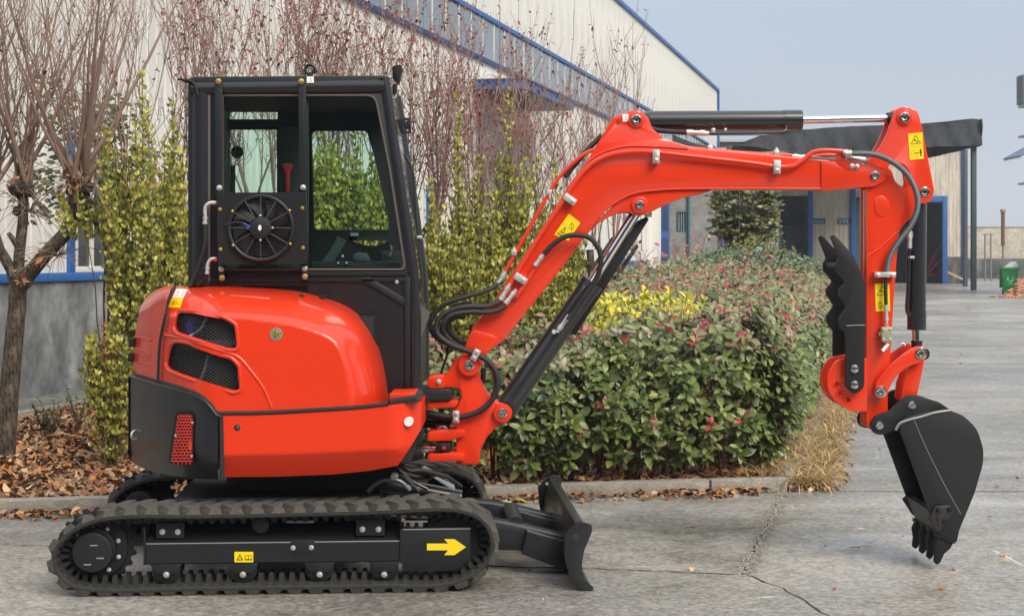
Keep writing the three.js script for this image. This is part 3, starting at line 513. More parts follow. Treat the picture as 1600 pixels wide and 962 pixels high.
function qDir(dir, upHint, roll = 0) {                  // +z along dir, +y near upHint
  Z_.copy(dir).normalize(); X_.crossVectors(upHint, Z_); if (X_.lengthSq() < 1e-6) X_.set(1, 0, 0); X_.normalize(); Y_.crossVectors(Z_, X_);
  const q = new THREE.Quaternion().setFromRotationMatrix(bm4.makeBasis(X_, Y_, Z_)); return roll ? q.multiply(new THREE.Quaternion().setFromAxisAngle(V(0, 0, 1), roll)) : q;
}
const UP = V(0, 1, 0);
const barkTex = tex(256, 512, (u, v) => { const a = nFine(u * 1, v * .25), b = nMid(u, v * .5); const k = .55 + .7 * (a - .5) + .6 * (b - .5); return [k, k * .98, k * .95]; });
const MP = {
  bark: std(.30, .24, .185, .9, { map: rep(barkTex, 3, 3.5), bumpMap: rep(barkTex, 3, 3.5), bumpScale: .02 }),
  shoot: std(.27, .18, .14, .75), twigRed: std(.34, .22, .185, .75), stem: std(.11, .09, .055, .8), stemRed: std(.16, .06, .04, .8), grey: std(.21, .17, .14, .85),
};
const leafSoft = leafMat(.45, .22), leafGloss = leafMat(.36, .15), leafDry = leafMat(.6, .25);
const pick = (r, a) => a[Math.floor(r() * a.length)];
const tint = (r, c, v = .3) => { const k = 1 - v / 2 + r() * v; return [c[0] * k, c[1] * k, c[2] * k]; };

// --- euonymus: upright shoots crowded with small yellow-edged leaves
const euGeo = leafGeo(1, .58, { fold: .22, curl: .12, edge: [1.2, 1.08, .6], mid: [.55, .64, .5] });
const EU = [[.58, .50, .12], [.48, .45, .12], [.68, .60, .18], [.33, .36, .10], [.60, .55, .23], [.24, .28, .08], [.18, .22, .06]];
function euonymus(px, d, topY, wpx, seed, label, { n = 24, low = .06, lean = 0, spire = .8, dens = 1 } = {}) {
  n = Math.round(n * 1.75);
  const r = rng(seed), base = V((px - 800) / F * d, .06, -d), Ht = H + (398 - topY) * d / F - .06, rad = wpx / 2 * d / F;
  const t = thing('euonymus_shrub', label, 'shrub', base.toArray(), 0, 'yellow-edged euonymus shrubs in the planting bed'), L = new Limbs(), S = new Scatter();
  for (let i = 0; i < n; i++) {
    const a = r() * 6.283, q = i ? Math.sqrt(r()) : .05, h = i ? Ht * lerp(1, .35 + .5 * r(), Math.pow(q, .7) * spire) * (.78 + .2 * r()) : Ht, lx = Math.cos(a) * q * rad + lean * h, lz = Math.sin(a) * q * rad * .8, pts = [];
    for (let k = 0; k <= 8; k++) { const u = k / 8; const sp = low > .3 ? Math.pow(u, 2.2) * 1.4 : Math.pow(u, .6); pts.push(V(lx * sp + (r() - .5) * .03, u * h, lz * sp + (r() - .5) * .03)); }
    if (low < .3 || i % 4 === 0) L.add(pts, .008, .0025, 5);
    const c = new THREE.CatmullRomCurve3(pts), N = Math.round(h / .022 * dens);
    for (let k = 0; k < N; k++) {
      const u = k / N; if (u * h < low * Ht || (u < .25 && r() < .45)) continue;
      const p = c.getPoint(u), thin = Math.min(1, (1 - u) * 3 + .25), al = k * 2.4 + r(), side = V(Math.cos(al), .3 + r() * .6, Math.sin(al));
      const len = (.012 + r() * .10) * thin * (r() < .4 ? .2 : 1), m = len > .035 ? 4 : 2;
      if (len > .04) L.add([p, p.clone().addScaledVector(side, len)], .0022, .0012, 3);
      for (let j = 0; j < m; j++) {
        const e = p.clone().addScaledVector(side, len * (j < 2 ? 1 : .55)), b = al + (j % 2 ? 1.6 : -1.6) + (r() - .5) * 1.5, dir = V(Math.cos(b) * .7, .5 + r() * .8, Math.sin(b) * .7).addScaledVector(side, .35);
        S.add(e, qDir(dir, V(side.x * .9 + (r() - .5) * .9, .35, side.z * .9 + .25 + (r() - .5) * .9), (r() - .5) * 1.0), .030 + r() * .022, tint(r, pick(r, EU), .4));
      }
    }
  }
  mesh('stem', L.geo(), MP.stem, t); S.build('foliage', euGeo, leafSoft, t); return t;
}
euonymus(226, 11.3, 112, 140, 201, 'tall yellow-green euonymus behind the rear of the excavator, the one with the highest spire', { n: 34, low: .02 });
euonymus(162, 11.5, 200, 150, 202, 'yellow-green euonymus nearest the pollarded tree, with loose side sprigs', { n: 13, low: .66, dens: 1.9 });
euonymus(268, 11.7, 150, 95, 203, 'yellow-green euonymus pressed against the rear edge of the cab', { n: 22 });
euonymus(175, 11.0, 470, 80, 204, 'low yellow-green euonymus growing out of the leaf litter beside the counterweight', { n: 14, spire: .5, low: .02 });
euonymus(505, 12.4, 190, 90, 205, 'yellow-green euonymus seen through the cab door window, on its left', { n: 36, spire: .3 });
euonymus(606, 12.1, 215, 84, 206, 'yellow-green euonymus seen through the cab door window, on its right', { n: 36, spire: .35 });
euonymus(556, 12.6, 184, 100, 214, 'yellow-green euonymus filling the middle of the cab door window', { n: 36, spire: .3 });
euonymus(672, 12.2, 280, 100, 207, 'yellow-green euonymus just in front of the cab windscreen', { n: 26 });
euonymus(718, 12.5, 148, 110, 208, 'tall slender euonymus spire second from the boom, in front of the cab', { n: 22, spire: 1 });
euonymus(795, 12.4, 136, 118, 209, 'tallest dense euonymus spire left of the boom', { n: 30, spire: .95 });
euonymus(748, 11.9, 320, 140, 210, 'broad lower euonymus behind the looped hoses of the boom', { n: 24, spire: .5 });
euonymus(866, 12.9, 250, 100, 211, 'yellow-green euonymus behind the bend of the boom', { n: 26 });
euonymus(838, 12.0, 345, 120, 213, 'broad euonymus just left of the boom, below its bend', { n: 26, spire: .6 });
euonymus(905, 12.2, 400, 90, 212, 'low euonymus half hidden behind the boom lift cylinder', { n: 18, spire: .5 });
// red shoot on the low shrub at the left
{
  const p = W(163, 520, 10.9), t = thing('red_shoot', 'small shoot with crimson leaves beside the yellow-green shrub at the left', 'shoot', [p.x, .06, p.z]), L = new Limbs(), S = new Scatter(), r = rng(65), h = p.y;
  L.add([V(0, 0, 0), V(.01, h * .6, 0), V(-.005, h, .02)], .006, .002, 5); for (let k = 0; k < 16; k++) { const b = k * 2.4; S.add(V(0, h * (.72 + k * .018), 0), qDir(V(Math.cos(b), .8, Math.sin(b)), UP), .04 + r() * .03, tint(r, [.38, .03, .04])); }
  mesh('stem', L.geo(), MP.stemRed, t); S.build('foliage', leafGeo(1, .36), leafGloss, t);
}
// --- small seedlings by the back kerb
[[66, 648, 13.2, .26, 'short green seedling left of the others by the back kerb, nearest the tree trunk'], [84, 650, 13.0, .34, 'green seedling with upright sprigs at the back kerb, middle of the three'], [122, 640, 13.4, .42, 'green seedling at the back kerb nearest the yellow-green shrub']].forEach(([px, py, d, h, l], i) => {
  const t = thing('seedling', l, 'plant', [(px - 800) / F * d, .07, -d], 0, 'seedlings by the back kerb'), L = new Limbs(), S = new Scatter(), r = rng(300 + i);
  for (let k = 0; k < 7; k++) { const a = r() * 6.28, hh = h * (.5 + r() * .6), tp = V(Math.cos(a) * .14, hh, Math.sin(a) * .12); L.add([V(0, 0, 0), tp.clone().multiplyScalar(.5).add(V(0, .02, 0)), tp], .004, .0015, 4); for (let j = 0; j < 14; j++) { const b = j * 2.4, u = .2 + j * .06; S.add(tp.clone().multiplyScalar(u), qDir(V(Math.cos(b), .5, Math.sin(b)), UP), .04 + r() * .02, tint(r, [.07, .13, .04], .5)); } }
  mesh('stem', L.geo(), MP.stem, t); S.build('foliage', euGeo, leafSoft, t);
});

// --- photinia hedge
const phGeo = leafGeo(1, .50, { seg: 4, fold: .17, curl: .20, edge: [1, 1, 1], mid: [1.25, 1.2, 1.15] });
{
  const t = thing('photinia_hedge', 'clipped photinia hedge along the kerb, dark green below with red young leaves on top', 'hedge'), r = rng(401), L = new Limbs(), all = [];
  const GREEN = [[.12, .165, .04], [.08, .125, .03], [.155, .195, .05], [.22, .25, .08], [.05, .09, .025], [.115, .15, .045]], TOPC = [[.20, .215, .11], [.15, .185, .075], [.23, .21, .13], [.28, .18, .13], [.12, .16, .06], [.20, .22, .12]], REDS = [[.36, .03, .04], [.28, .035, .045], [.36, .11, .07], [.22, .05, .05], [.28, .12, .09]];
  const hn = fbm(77, 4, 3);
  const shoot = (p, dir, len, nl, top, sc) => {
    const e = p.clone().addScaledVector(dir, len); L.add([p.clone().addScaledVector(dir, -.10), p, e], .004, .0018, 4);
    const isRed = r() < (top ? (p.x > 1.2 || p.z < -13 ? .22 : .08) : .035), a0 = r() * 6.28, side = V(1, 0, 0).cross(dir).lengthSq() > .05 ? V(1, 0, 0).cross(dir).normalize() : V(0, 0, 1), oth = side.clone().cross(dir);
    for (let k = 0; k < nl; k++) {
      const u = k / (nl - 1), a = a0 + k * 2.4, rad = side.clone().multiplyScalar(Math.cos(a)).addScaledVector(oth, Math.sin(a)), tip = u > .8;
      const d2 = rad.multiplyScalar(1).addScaledVector(dir, lerp(.15, .8, u * u)); d2.y -= (1 - u) * .45 + r() * .2; d2.x += (r() - .5) * .4; d2.z += (r() - .5) * .4 + (top ? 0 : .25);
      const c = isRed && u > .62 ? pick(r, REDS) : top && r() < .62 ? pick(r, TOPC) : pick(r, GREEN);
      all.push([e.clone().lerp(p, 1 - u), qDir(d2, V((r() - .5) * .7 + dir.x * .6, .8, .45 + dir.z * .7 + (r() - .5) * .6), (r() - .5) * .7), (.06 + r() * r() * .055) * sc * (tip ? .75 : 1), tint(r, c, .45)]);
    }
  };
  const fr = (s, o) => [kc[0] - kerbDir[0] * s - kerbDir[1] * o, kc[1] - kerbDir[1] * s + kerbDir[0] * o];
  const fronts = (s) => 1.06 - .24 * clamp((s - 1.15) / .5) + .16 * (hn(s * .3, .4) - .5);
  // front: s from the corner leftwards, o behind the kerb
  for (let i = 0; i < 820; i++) {
    const s = .16 + r() * 2.4, o = .24 + Math.pow(r(), 1.3) * .42 + .22 * (hn(s * .9, 2.7) - .5), y = .16 + r() * (fronts(s) - .14), bulge = .16 * Math.sin(clamp(y / 1.1) * 3.1), [x, d] = fr(s, o - bulge);
    if (s > 1.9 && r() < (s - 1.9) * .9) continue; if (y < .3 && r() < .6) continue;
    shoot(V(x, y, -d), V((r() - .5) * .9, .45 + r() * .6, .75).normalize(), .06 + r() * .12, 8 + Math.floor(r() * 5), y > fronts(s) - .12, .8 + r() * .4);
  }
  // right side along the road
  for (let i = 0; i < 2300; i++) {
    const s = .35 + Math.pow(r(), 1.5) * 15, o = .20 + r() * .3, y = .16 + r() * .97, k = sideAt(s), b = .18 * Math.sin(clamp(y / 1.1) * 3.1), x = k[0] - (o - b) * .9686, d = k[1] + (o - b) * .2486;
    shoot(V(x, y, -d), V(.75, .5 + r() * .6, (r() - .3) * .9).normalize(), .06 + r() * .12, 8 + Math.floor(r() * 3), y > .9, 1 + s * .012);
  }
  // top
  for (let i = 0; i < 5200; i++) {
    const s = .3 + Math.pow(r(), 1.35) * 15, w = .3 + r() * (1.9 + s * .06), k = sideAt(s), x = k[0] - w * .9686 + (s < 1.2 ? 0 : 0), d = k[1] + w * .2486 + .08; if (d < kc[1] + (x - kc[0]) * kerbDir[1] / kerbDir[0] + .32) continue;
    if (w > .7 && d > 11.0 && d < 13.2 && x < 1.75 && x > .4 && r() < .9) continue;
    const y = 1.0 + .46 * (hn(x * .17, d * .17) - .5) + r() * .12 - (w < .45 ? .06 : 0) + (w > 1.4 ? .05 : 0) - (d < 12.2 ? .22 * clamp((.75 - x) / .5) : 0);
    shoot(V(x, y, -d), V((r() - .5) * .7, 1, (r() - .3) * .7).normalize(), (.05 + r() * .17) * (r() < .07 ? 2 : 1), 7 + Math.floor(r() * 4), true, 1 + s * .015);
  }
  // left end, thinner
  for (let i = 0; i < 170; i++) { const s = 2.35 + r() * 1.0, o = .3 + r() * .8, y = .25 + r() * .8, [x, d] = fr(s, o); shoot(V(x, y, -d), V((r() - .7) * .8, .8, .5).normalize(), .1 + r() * .12, 9, y > .8, 1); }
  for (let i = 0; i < 90; i++) { const s = i < 60 ? .5 + r() * 2.6 : .3 + r() * 6, q = i < 60 ? fr(s, .45 + r() * .3) : (([a, b]) => [a - .5, b])(sideAt(s)), b = V(q[0], .06, -q[1]); L.add([b, b.clone().add(V((r() - .5) * .12, .45, (r() - .5) * .1)), b.clone().add(V((r() - .5) * .3, 1.0, (r() - .5) * .2))], .010, .004, 5); }
  mesh('stem', L.geo(), MP.stemRed, t);
  // the 300 leaves that show largest are parts of their own
  all.sort((a, b) => b[2] / -b[0].z + (b[0].z > -11.25 ? .01 : 0) - (a[2] / -a[0].z + (a[0].z > -11.25 ? .01 : 0)));
  const mats = new Map(); const matFor = (c) => { const k = c.map((x) => Math.round(Math.sqrt(x) * 14)).join(); if (!mats.has(k)) { const m = leafGloss.clone(); m.color.setRGB(...c); mats.set(k, m); } return mats.get(k); };
  for (const [p, q, s, c] of all.slice(0, 300)) { const m = mesh('leaf', phGeo, matFor(c), t); m.position.copy(p); m.quaternion.copy(q); m.scale.setScalar(s); }
  const S = new Scatter(); for (const a of all.slice(300)) S.add(...a); S.build('foliage', phGeo, leafGloss, t);
}
// --- bushy shrubs from clumps of upright shoots
function bush(name, label, category, px, d, topY, wpx, dep, seed, cols, { n = 120, ls = .06, geo = phGeo, mat = leafGloss, lowY = .5, nl = 12, stem = MP.stem, long = 1 } = {}) {
  const r = rng(seed), cx = (px - 800) / F * d, Ht = H + (398 - topY) * d / F, rad = wpx / 2 * d / F, t = thing(name, label, category, [cx, .06, -d]), L = new Limbs(), S = new Scatter();
  for (let i = 0; i < n; i++) {
    const a = r() * 6.28, q = Math.sqrt(r()), x = Math.cos(a) * q * rad, z = Math.sin(a) * q * dep / 2, h = (Ht - .06) * (lowY + (1 - lowY) * Math.pow(r(), .5)) * (1 - .16 * q * q), len = (.12 + r() * .16) * long, b = V(x, h - len, z), dir = V((r() - .5) * .7 + x / rad * .35, 1, (r() - .5) * .7 + .2).normalize();
    if (i % 3 === 0) L.add([V(x * .4, 0, z * .4), V(x * .8, h * .5, z * .8), b], .01, .004, 4); L.add([b, b.clone().addScaledVector(dir, len)], .004, .002, 4);
    for (let k = 0; k < nl; k++) { const u = k / nl, g = k * 2.4 + a, dd = V(Math.cos(g), lerp(-.1, 1.3, u), Math.sin(g)); S.add(b.clone().addScaledVector(dir, len * u), qDir(dd, V((r() - .5) * .8, .7, .55 + (r() - .5) * .7), (r() - .5) * .8), ls * (.7 + r() * .6), tint(r, pick(r, cols), .4)); }
  }
  mesh('stem', L.geo(), stem, t); S.build('foliage', geo, mat, t); return t;
}
bush('golden_shrub', 'bright golden-yellow leaved shrub rising above the red-topped hedge', 'shrub', 1012, 12.1, 436, 190, 1.0, 501, [[.58, .50, .04], [.50, .46, .05], [.64, .56, .07], [.36, .38, .06], [.28, .30, .05]], { n: 210, ls: .066, lowY: .5, nl: 15, long: 1.45 });
bush('golden_shrub', 'small golden-yellow leaved tuft right of the lift cylinder, lower than the main golden shrub', 'shrub', 940, 11.35, 476, 90, .5, 502, [[.56, .50, .04], [.5, .46, .05], [.34, .38, .06], [.24, .28, .05]], { n: 80, ls: .06, lowY: .5, nl: 14, long: 1.5 });
bush('green_hedge', 'dark glossy green hedge standing higher behind the red-topped one', 'hedge', 1168, 27, 388, 265, 4.5, 503, [[.05, .09, .035], [.07, .115, .045], [.10, .145, .07], [.035, .07, .03], [.14, .17, .08]], { n: 1500, ls: .082, lowY: .62, nl: 10 });
bush('green_hedge', 'mixed green and russet low shrubs at the left foot of the dark green hedge', 'hedge', 1010, 20, 414, 150, 3, 504, [[.06, .085, .035], [.15, .10, .06], [.10, .11, .05], [.2, .12, .08]], { n: 420, ls: .07, lowY: .6, nl: 10 });
bush('variegated_shrub', 'yellow-tipped shrub at the foot of the small evergreen tree', 'shrub', 1180, 29, 362, 120, 1.4, 505, [[.30, .28, .05], [.2, .22, .05], [.12, .15, .04]], { n: 130, ls: .075, lowY: .7, nl: 10, geo: euGeo, mat: leafSoft });
{ // small evergreen tree in front of the workshop
  const d = 33, r = rng(520), t = thing('evergreen_tree', 'small loose evergreen tree with several pale stems seen under the boom', 'tree', [(1165 - 800) / F * d, .06, -d]), L = new Limbs(), S = new Scatter(), k = d / F;
  for (let i = 0; i < 15; i++) { const x = (r() - .5) * 1.25, tp = V(x * 1.15, H + (398 - 286 - r() * 34 - Math.abs(x) * 14) * k, (r() - .5) * .8); L.add([V(x * .2, 0, 0), V(x * .6, .9, 0), V(x, 1.7, tp.z * .6), tp], .03, .01, 5);
    for (let j = 0; j < 34; j++) { const u = .42 + r() * .58, p = V(x * .6, .9, 0).lerp(tp, u), a = r() * 6.28, len = .12 + r() * .36 * (1.25 - u), e = p.clone().add(V(Math.cos(a) * len, len * .45, Math.sin(a) * len)); L.add([p, e], .008, .003, 3);
      for (let m = 0; m < 9; m++) { const g = m * 2.4 + a, dd = V(Math.cos(g), r() * .9 - .1, Math.sin(g)); S.add(e.clone().lerp(p, r() * .4), qDir(dd, V((r() - .5), .7, .7), (r() - .5)), .085 + r() * .05, tint(r, pick(r, [[.08, .11, .04], [.11, .14, .05], [.15, .17, .06], [.22, .19, .06]]), .4)); } } }
  mesh('trunk', L.geo(), MP.grey, t); S.build('crown', phGeo, leafGloss, t);
}
{ // bare shrub with a few pinkish leaves
  const d = 30, r = rng(530), t = thing('bare_shrub', 'bare twiggy shrub with a few pinkish leaves left of the evergreen tree', 'shrub', [(1068 - 800) / F * d, .06, -d]), L = new Limbs(), S = new Scatter();
  for (let i = 0; i < 70; i++) { const a = r() * 6.28, l = .9 + r() * 1.25, tl = .2 + r() * .7, dir = V(Math.cos(a) * tl, 1, Math.sin(a) * tl).normalize(), p = V(0, 0, 0), e = dir.clone().multiplyScalar(l), m = e.clone().multiplyScalar(.5).add(V((r() - .5) * .1, .1, 0)); L.add([p, m, e], .012, .003, 4);
    for (let j = 0; j < 7; j++) { const q = m.clone().lerp(e, r()), f = q.clone().add(V((r() - .5) * .5, .1 + r() * .25, (r() - .5) * .5)); L.add([q, f], .005, .002, 3); if (r() < .35) S.add(f, qDir(V(r() - .5, .2, r() - .5), V(0, .4, 1)), .08 + r() * .06, tint(r, pick(r, [[.45, .2, .15], [.5, .28, .2], [.35, .12, .1]]))); } }
  mesh('stem', L.geo(), std(.22, .15, .14, .8), t); S.build('foliage', phGeo, leafDry, t);
}
{ // dark-leaved evergreen between the shoots of the pollarded tree
  const d = 14.2, r = rng(540), t = thing('camphor_sapling', 'dark green leafy sapling behind the bare shoots at the upper left', 'sapling', [(196 - 800) / F * d, .06, -d]), L = new Limbs(), S = new Scatter();
  for (let i = 0; i < 34; i++) { if (!i) L.add([V(0, 0, 0), V(.03, 1.0, 0), V(0, 1.85, 0)], .03, .02, 7); const px = 40 + r() * 165, py = 105 + Math.pow(r(), .8) * 215, e = W(px, py, d).sub(t.position).add(V(0, 0, (r() - .5) * 1.1)); L.add([V(0, 1.8, 0), V(e.x * .4, Math.max(1.9, e.y * .9), e.z * .4), e], .010, .003, 4);
    for (let k = 0; k < 20; k++) { const a = r() * 6.28, q = e.clone().add(V((r() - .5) * .3, (r() - .6) * .34, (r() - .5) * .3)); S.add(q, qDir(V(Math.cos(a), -.5 + r() * .7, Math.sin(a) * .6), V(r() - .5, .5, .9)), .06 + r() * .04, tint(r, pick(r, [[.035, .062, .022], [.05, .08, .03], [.10, .12, .04]]), .5)); } }
  mesh('stem', L.geo(), MP.stem, t); S.build('foliage', phGeo, leafGloss, t);
}
// --- pollarded plum trees
const plumLeaf = leafGeo(1, .5, { fold: .35, curl: .25 }), PLUM = [[.27, .075, .06], [.38, .12, .07], [.20, .065, .07], [.42, .17, .09], [.32, .065, .075]];
function shoots(L, S, r, head, n, topH, spread, { leaf = .3, r0 = .011, twigs = 7, leanX = 0, fine = 1, bend = .1 } = {}) {
  for (let i = 0; i < n; i++) {
    const a = r() * 6.283, th = Math.pow(r(), .7) * spread, dir = V(Math.sin(th) * Math.cos(a) + leanX, Math.cos(th), Math.sin(th) * Math.sin(a)), Lh = (topH - head.y) * (.55 + .5 * r()), pts = [head.clone().add(V((r() - .5) * .12, (r() - .5) * .08, (r() - .5) * .12))], st = Lh / 8, k0 = .5 + r();
    for (let k = 0; k < 8; k++) { dir.x = dir.x * .93 + (r() - .5) * bend; dir.z = dir.z * .93 + (r() - .5) * bend; pts.push(pts[k].clone().add(V(dir.x * st, st * .98, dir.z * st))); }
    L.add(pts, r0 * k0, .0022, 5);
    for (let j = 0; j < twigs; j++) {
      const q = 1 + Math.floor(r() * 7), f = r(), p = pts[q].clone().lerp(pts[q + 1] || pts[q], f), b = r() * 6.28, tl = (.22 + r() * .6) * (q < 3 ? .8 : 1), td = V(Math.cos(b) * .45, 1, Math.sin(b) * .45), e = p.clone().addScaledVector(td, tl).add(V((r() - .5) * .1, 0, (r() - .5) * .1)), m = p.clone().lerp(e, .5).add(V(Math.cos(b) * .05, -.02, Math.sin(b) * .05));
      L.add([p, m, e], .0042, .0016, 3);
      if (fine > r()) { const e2 = m.clone().add(V((r() - .5) * .24, .12 + r() * .2, (r() - .5) * .24)); L.add([m, e2], .0026, .0014, 3); if (r() < leaf) S.add(e2, qDir(V(r() - .5, r() * .8 - .2, r() - .5), UP), .035 + r() * .03, tint(r, pick(r, PLUM), .5)); }
      for (let k = 0; k < 5; k++) if (r() < leaf * (.25 + .14 * q)) S.add(m.clone().lerp(e, r()), qDir(V(r() - .5, r() * 1.2 - .5, r() - .5), V(r() - .5, 1, .3)), .034 + r() * .034, tint(r, pick(r, PLUM), .5));
    }
  }
}
{ // the one at the left edge, with its trunk in view
  const d = 11.6, k = d / F, P = (px, py, dz = 0) => { const w = W(px, py, d); return V(w.x, w.y, dz); }, r = rng(601), b = P(20, 727);
  const t = thing('pollarded_tree', 'pollarded plum tree with knobbly heads and bare reddish shoots at the left edge', 'tree', [0, 0, -d]), T = new Limbs(), L = new Limbs(), S = new Scatter();
  T.add([P(3, 748), P(7, 715), P(13, 620), P(20, 540), P(26, 480), P(28, 438)], 16 * k, 13 * k, 14);
  T.add([P(28, 452), P(45, 428), P(70, 398), P(102, 364), P(116, 325), P(121, 295, .05)], 12 * k, 10 * k, 10);
  T.add([P(98, 368), P(116, 350), P(131, 339), P(152, 352, -.1)], 6.5 * k, 4 * k, 8); T.add([P(28, 450), P(29, 400), P(35, 345), P(35, 298)], 9 * k, 7.5 * k, 10); T.add([P(27, 452), P(16, 420), P(-2, 388), P(-20, 330)], 9.5 * k, 7 * k, 10);
  T.add([P(29, 390), P(18, 372), P(12, 364)], 5 * k, 3.5 * k, 7);
  mesh('trunk', T.geo(), MP.bark, t);
  const knob = (p, R) => { const g = new THREE.IcosahedronGeometry(R, 3), a = g.attributes.position; for (let i = 0; i < a.count; i++) { const x = a.getX(i), y = a.getY(i), z = a.getZ(i), q = 1 + .25 * Math.sin(x * 70 + y * 40) * Math.sin(z * 60 + y * 50) + .12 * Math.sin(x * 140); a.setXYZ(i, p.x + x * q, p.y + y * q * .8, p.z + z * q); } g.computeVertexNormals(); mesh('pollard_knob', g, MP.bark, t); };
  for (const [x, y, R] of [[122, 292, .10], [132, 318, .07], [34, 296, .085], [30, 330, .055], [84, 386, .045], [60, 412, .05], [114, 346, .035], [31, 436, .075], [-20, 325, .09]]) knob(P(x, y), R);
  const top = H + 420 * k;
  shoots(L, S, r, P(122, 285), 20, top + .5, .8, { leaf: .03, r0: .017, twigs: 7, bend: .17 }); shoots(L, S, r, P(33, 290), 16, top + .3, .7, { leaf: .03, r0: .015, twigs: 7, bend: .17 }); shoots(L, S, r, P(-20, 320), 14, top, .75, { leaf: .02, r0: .015, leanX: .12, twigs: 7, bend: .17 });
  for (const [x, y] of [[122, 290], [33, 295], [90, 400], [45, 330]]) for (let i = 0; i < 34; i++) { const a = P(x, y), e = a.clone().add(V((r() - .45) * .7, (r() - .55) * .5, (r() - .3) * .4)); L.add([a, a.clone().lerp(e, .5).add(V(0, .05, 0)), e], .005, .0015, 3); }
  mesh('branch', L.geo(), MP.shoot, t); S.build('crown', plumLeaf, leafDry, t);
  const D = new Scatter(); for (let i = 0; i < 46; i++) { const [x, y] = pick(r, [[36, 290], [42, 432], [62, 408], [118, 285]]), p = P(x + (r() - .5) * 34, y + (r() - .5) * 22, .1 + r() * .06); D.add(p, QE((r() - .5) * 2, r() * 6, (r() - .5) * 2), .05 + r() * .03, pick(r, BROWN)); } D.build('caught_leaves', dryGeo, dryMat, t);
}
[ // px, distance, head row, top row, shoots, leaf share, spread, words
  [172, 13.4, 345, -60, 20, .06, .5, 'bare plum tree with a slim straight trunk behind the yellow-green shrubs at the left'],
  [290, 13.9, 330, -70, 30, .22, .55, 'plum tree with reddish shoots rising behind the rear corner of the cab roof'],
  [392, 13.6, 345, -70, 30, .32, .5, 'plum tree whose bare shoots fan out in the rear cab window'],
  [478, 14.3, 320, -60, 30, .42, .45, 'plum tree with russet leaves above the lifting eye of the cab'],
  [560, 14.0, 330, -20, 32, .46, .45, 'plum tree with russet leaves above the front half of the cab roof'],
  [645, 14.6, 350, 10, 34, .46, .42, 'plum tree with russet leaves behind the work lamp of the cab'],
  [712, 14.2, 380, 70, 34, .36, .4, 'plum tree with dense fine twigs behind the slender euonymus spire'],
  [778, 15.0, 380, 85, 34, .34, .4, 'plum tree with russet leaves in front of the blue canopy'],
  [850, 15.4, 380, 110, 32, .2, .4, 'nearly leafless plum tree behind the bend of the boom'],
  [925, 16.2, 390, 150, 26, .14, .42, 'nearly leafless plum tree behind the top lug of the boom'],
  [965, 17.5, 400, 40, 13, .05, .28, 'tall sparse bare shoots standing against the upper warehouse wall'],
].forEach(([px, d, hy, ty, n, leaf, sp, label], i) => {
  const r = rng(620 + i), k = d / F, t = thing('plum_tree', label, 'tree', [(px - 800) * k, .06, -d]), T = new Limbs(), L = new Limbs(), S = new Scatter(), hh = H + (398 - hy) * k - .06, tp = H + (398 - ty) * k;
  T.add([V(0, -.02, 0), V(.03, hh * .5, .02), V(-.02, hh, 0)], .05, .04, 9); for (const s of [-1, 1]) T.add([V(-.01, hh * .85, 0), V(s * .22, hh + .12, s * .1)], .03, .022, 7);
  for (const [x, m] of [[-.22, .35], [.22, .35], [0, .4]]) shoots(L, S, r, V(x, hh + .08, x * .4), Math.round(n * m * (i > 9 ? 1 : i > 4 ? .55 : .66)), tp, sp * 1.15, { leaf: leaf * 2, twigs: i > 9 ? 5 : 8, r0: .0075 });
  mesh('trunk', T.geo(), MP.bark, t); mesh('branch', L.geo(), MP.twigRed, t); S.build('crown', plumLeaf, leafDry, t);
});
// ---------- the mini excavator ----------
const OX = -1.184, OD = 7.979, PHI = .061;              // machine origin on the ground; the undercarriage is turned by PHI
const ex = thing('mini_excavator', 'bright red and black compact crawler excavator with enclosed cab and hydraulic thumb on the yard', 'excavator', [OX, 0, -OD]);
let UNDER = false;                                      // true while building in the undercarriage's own axes
// pixel at depth z of the machine -> machine axes (or the undercarriage's)
function L(px, py, z) {
  const u = (px - 800) / F;
  if (!UNDER) { const d = OD - z; return V(u * d - OX, H + (398 - py) / F * d, z); }
  const c = Math.cos(PHI), s = Math.sin(PHI), xu = (u * (OD - z * c) - OX - z * s) / (c - u * s), d = OD + xu * s - z * c;
  return V(xu, H + (398 - py) / F * d, z);
}
const sc = (z) => (OD - z) / F;                         // metres per pixel at depth z
function part(name, geos, mat, parent = ex) { const g = Array.isArray(geos) ? merge(geos) : geos; if (UNDER) g.rotateY(PHI); return mesh(name, g, mat, parent); }
const zp = (ox, oy, s, pts) => pts.map(([x, y, r]) => [ox + x / s, oy + y / s, (r || 0) / s]);   // from an enlarged crop to the photograph
const poly = (pts, z) => fil(pts.map(([x, y, r]) => { const p = L(x, y, z); return [p.x, p.y, (r || 0) * sc(z)]; }));
const plate = (pts, z1, z0, bevel = .003, holes = []) => prism(poly(pts, z1), z1, z0, bevel, holes.map((h) => Array.isArray(h[0]) ? poly(h, z1) : circ(h[0], h[1], h[2], z1)));
function circ(px, py, rp, z, n = 20) { const c = L(px, py, z), R = rp * sc(z); return [...Array(n)].map((_, i) => [c.x + R * Math.cos(i / n * 6.2832), c.y + R * Math.sin(i / n * 6.2832)]); }
const disc = (px, py, rp, z1, z0, b = .002, hole = 0) => prism(circ(px, py, rp, z1, rp > 12 ? 40 : 24), z1, z0, b, hole ? [circ(px, py, hole, z1, 20)] : []);
const bx = (x0, y0, x1, y1, z1, z0, b = .004) => plate([[x0, y1], [x1, y1], [x1, y0], [x0, y0]], z1, z0, b);
const Lt = (pts) => pts.map(([x, y, z]) => L(x, y, z));
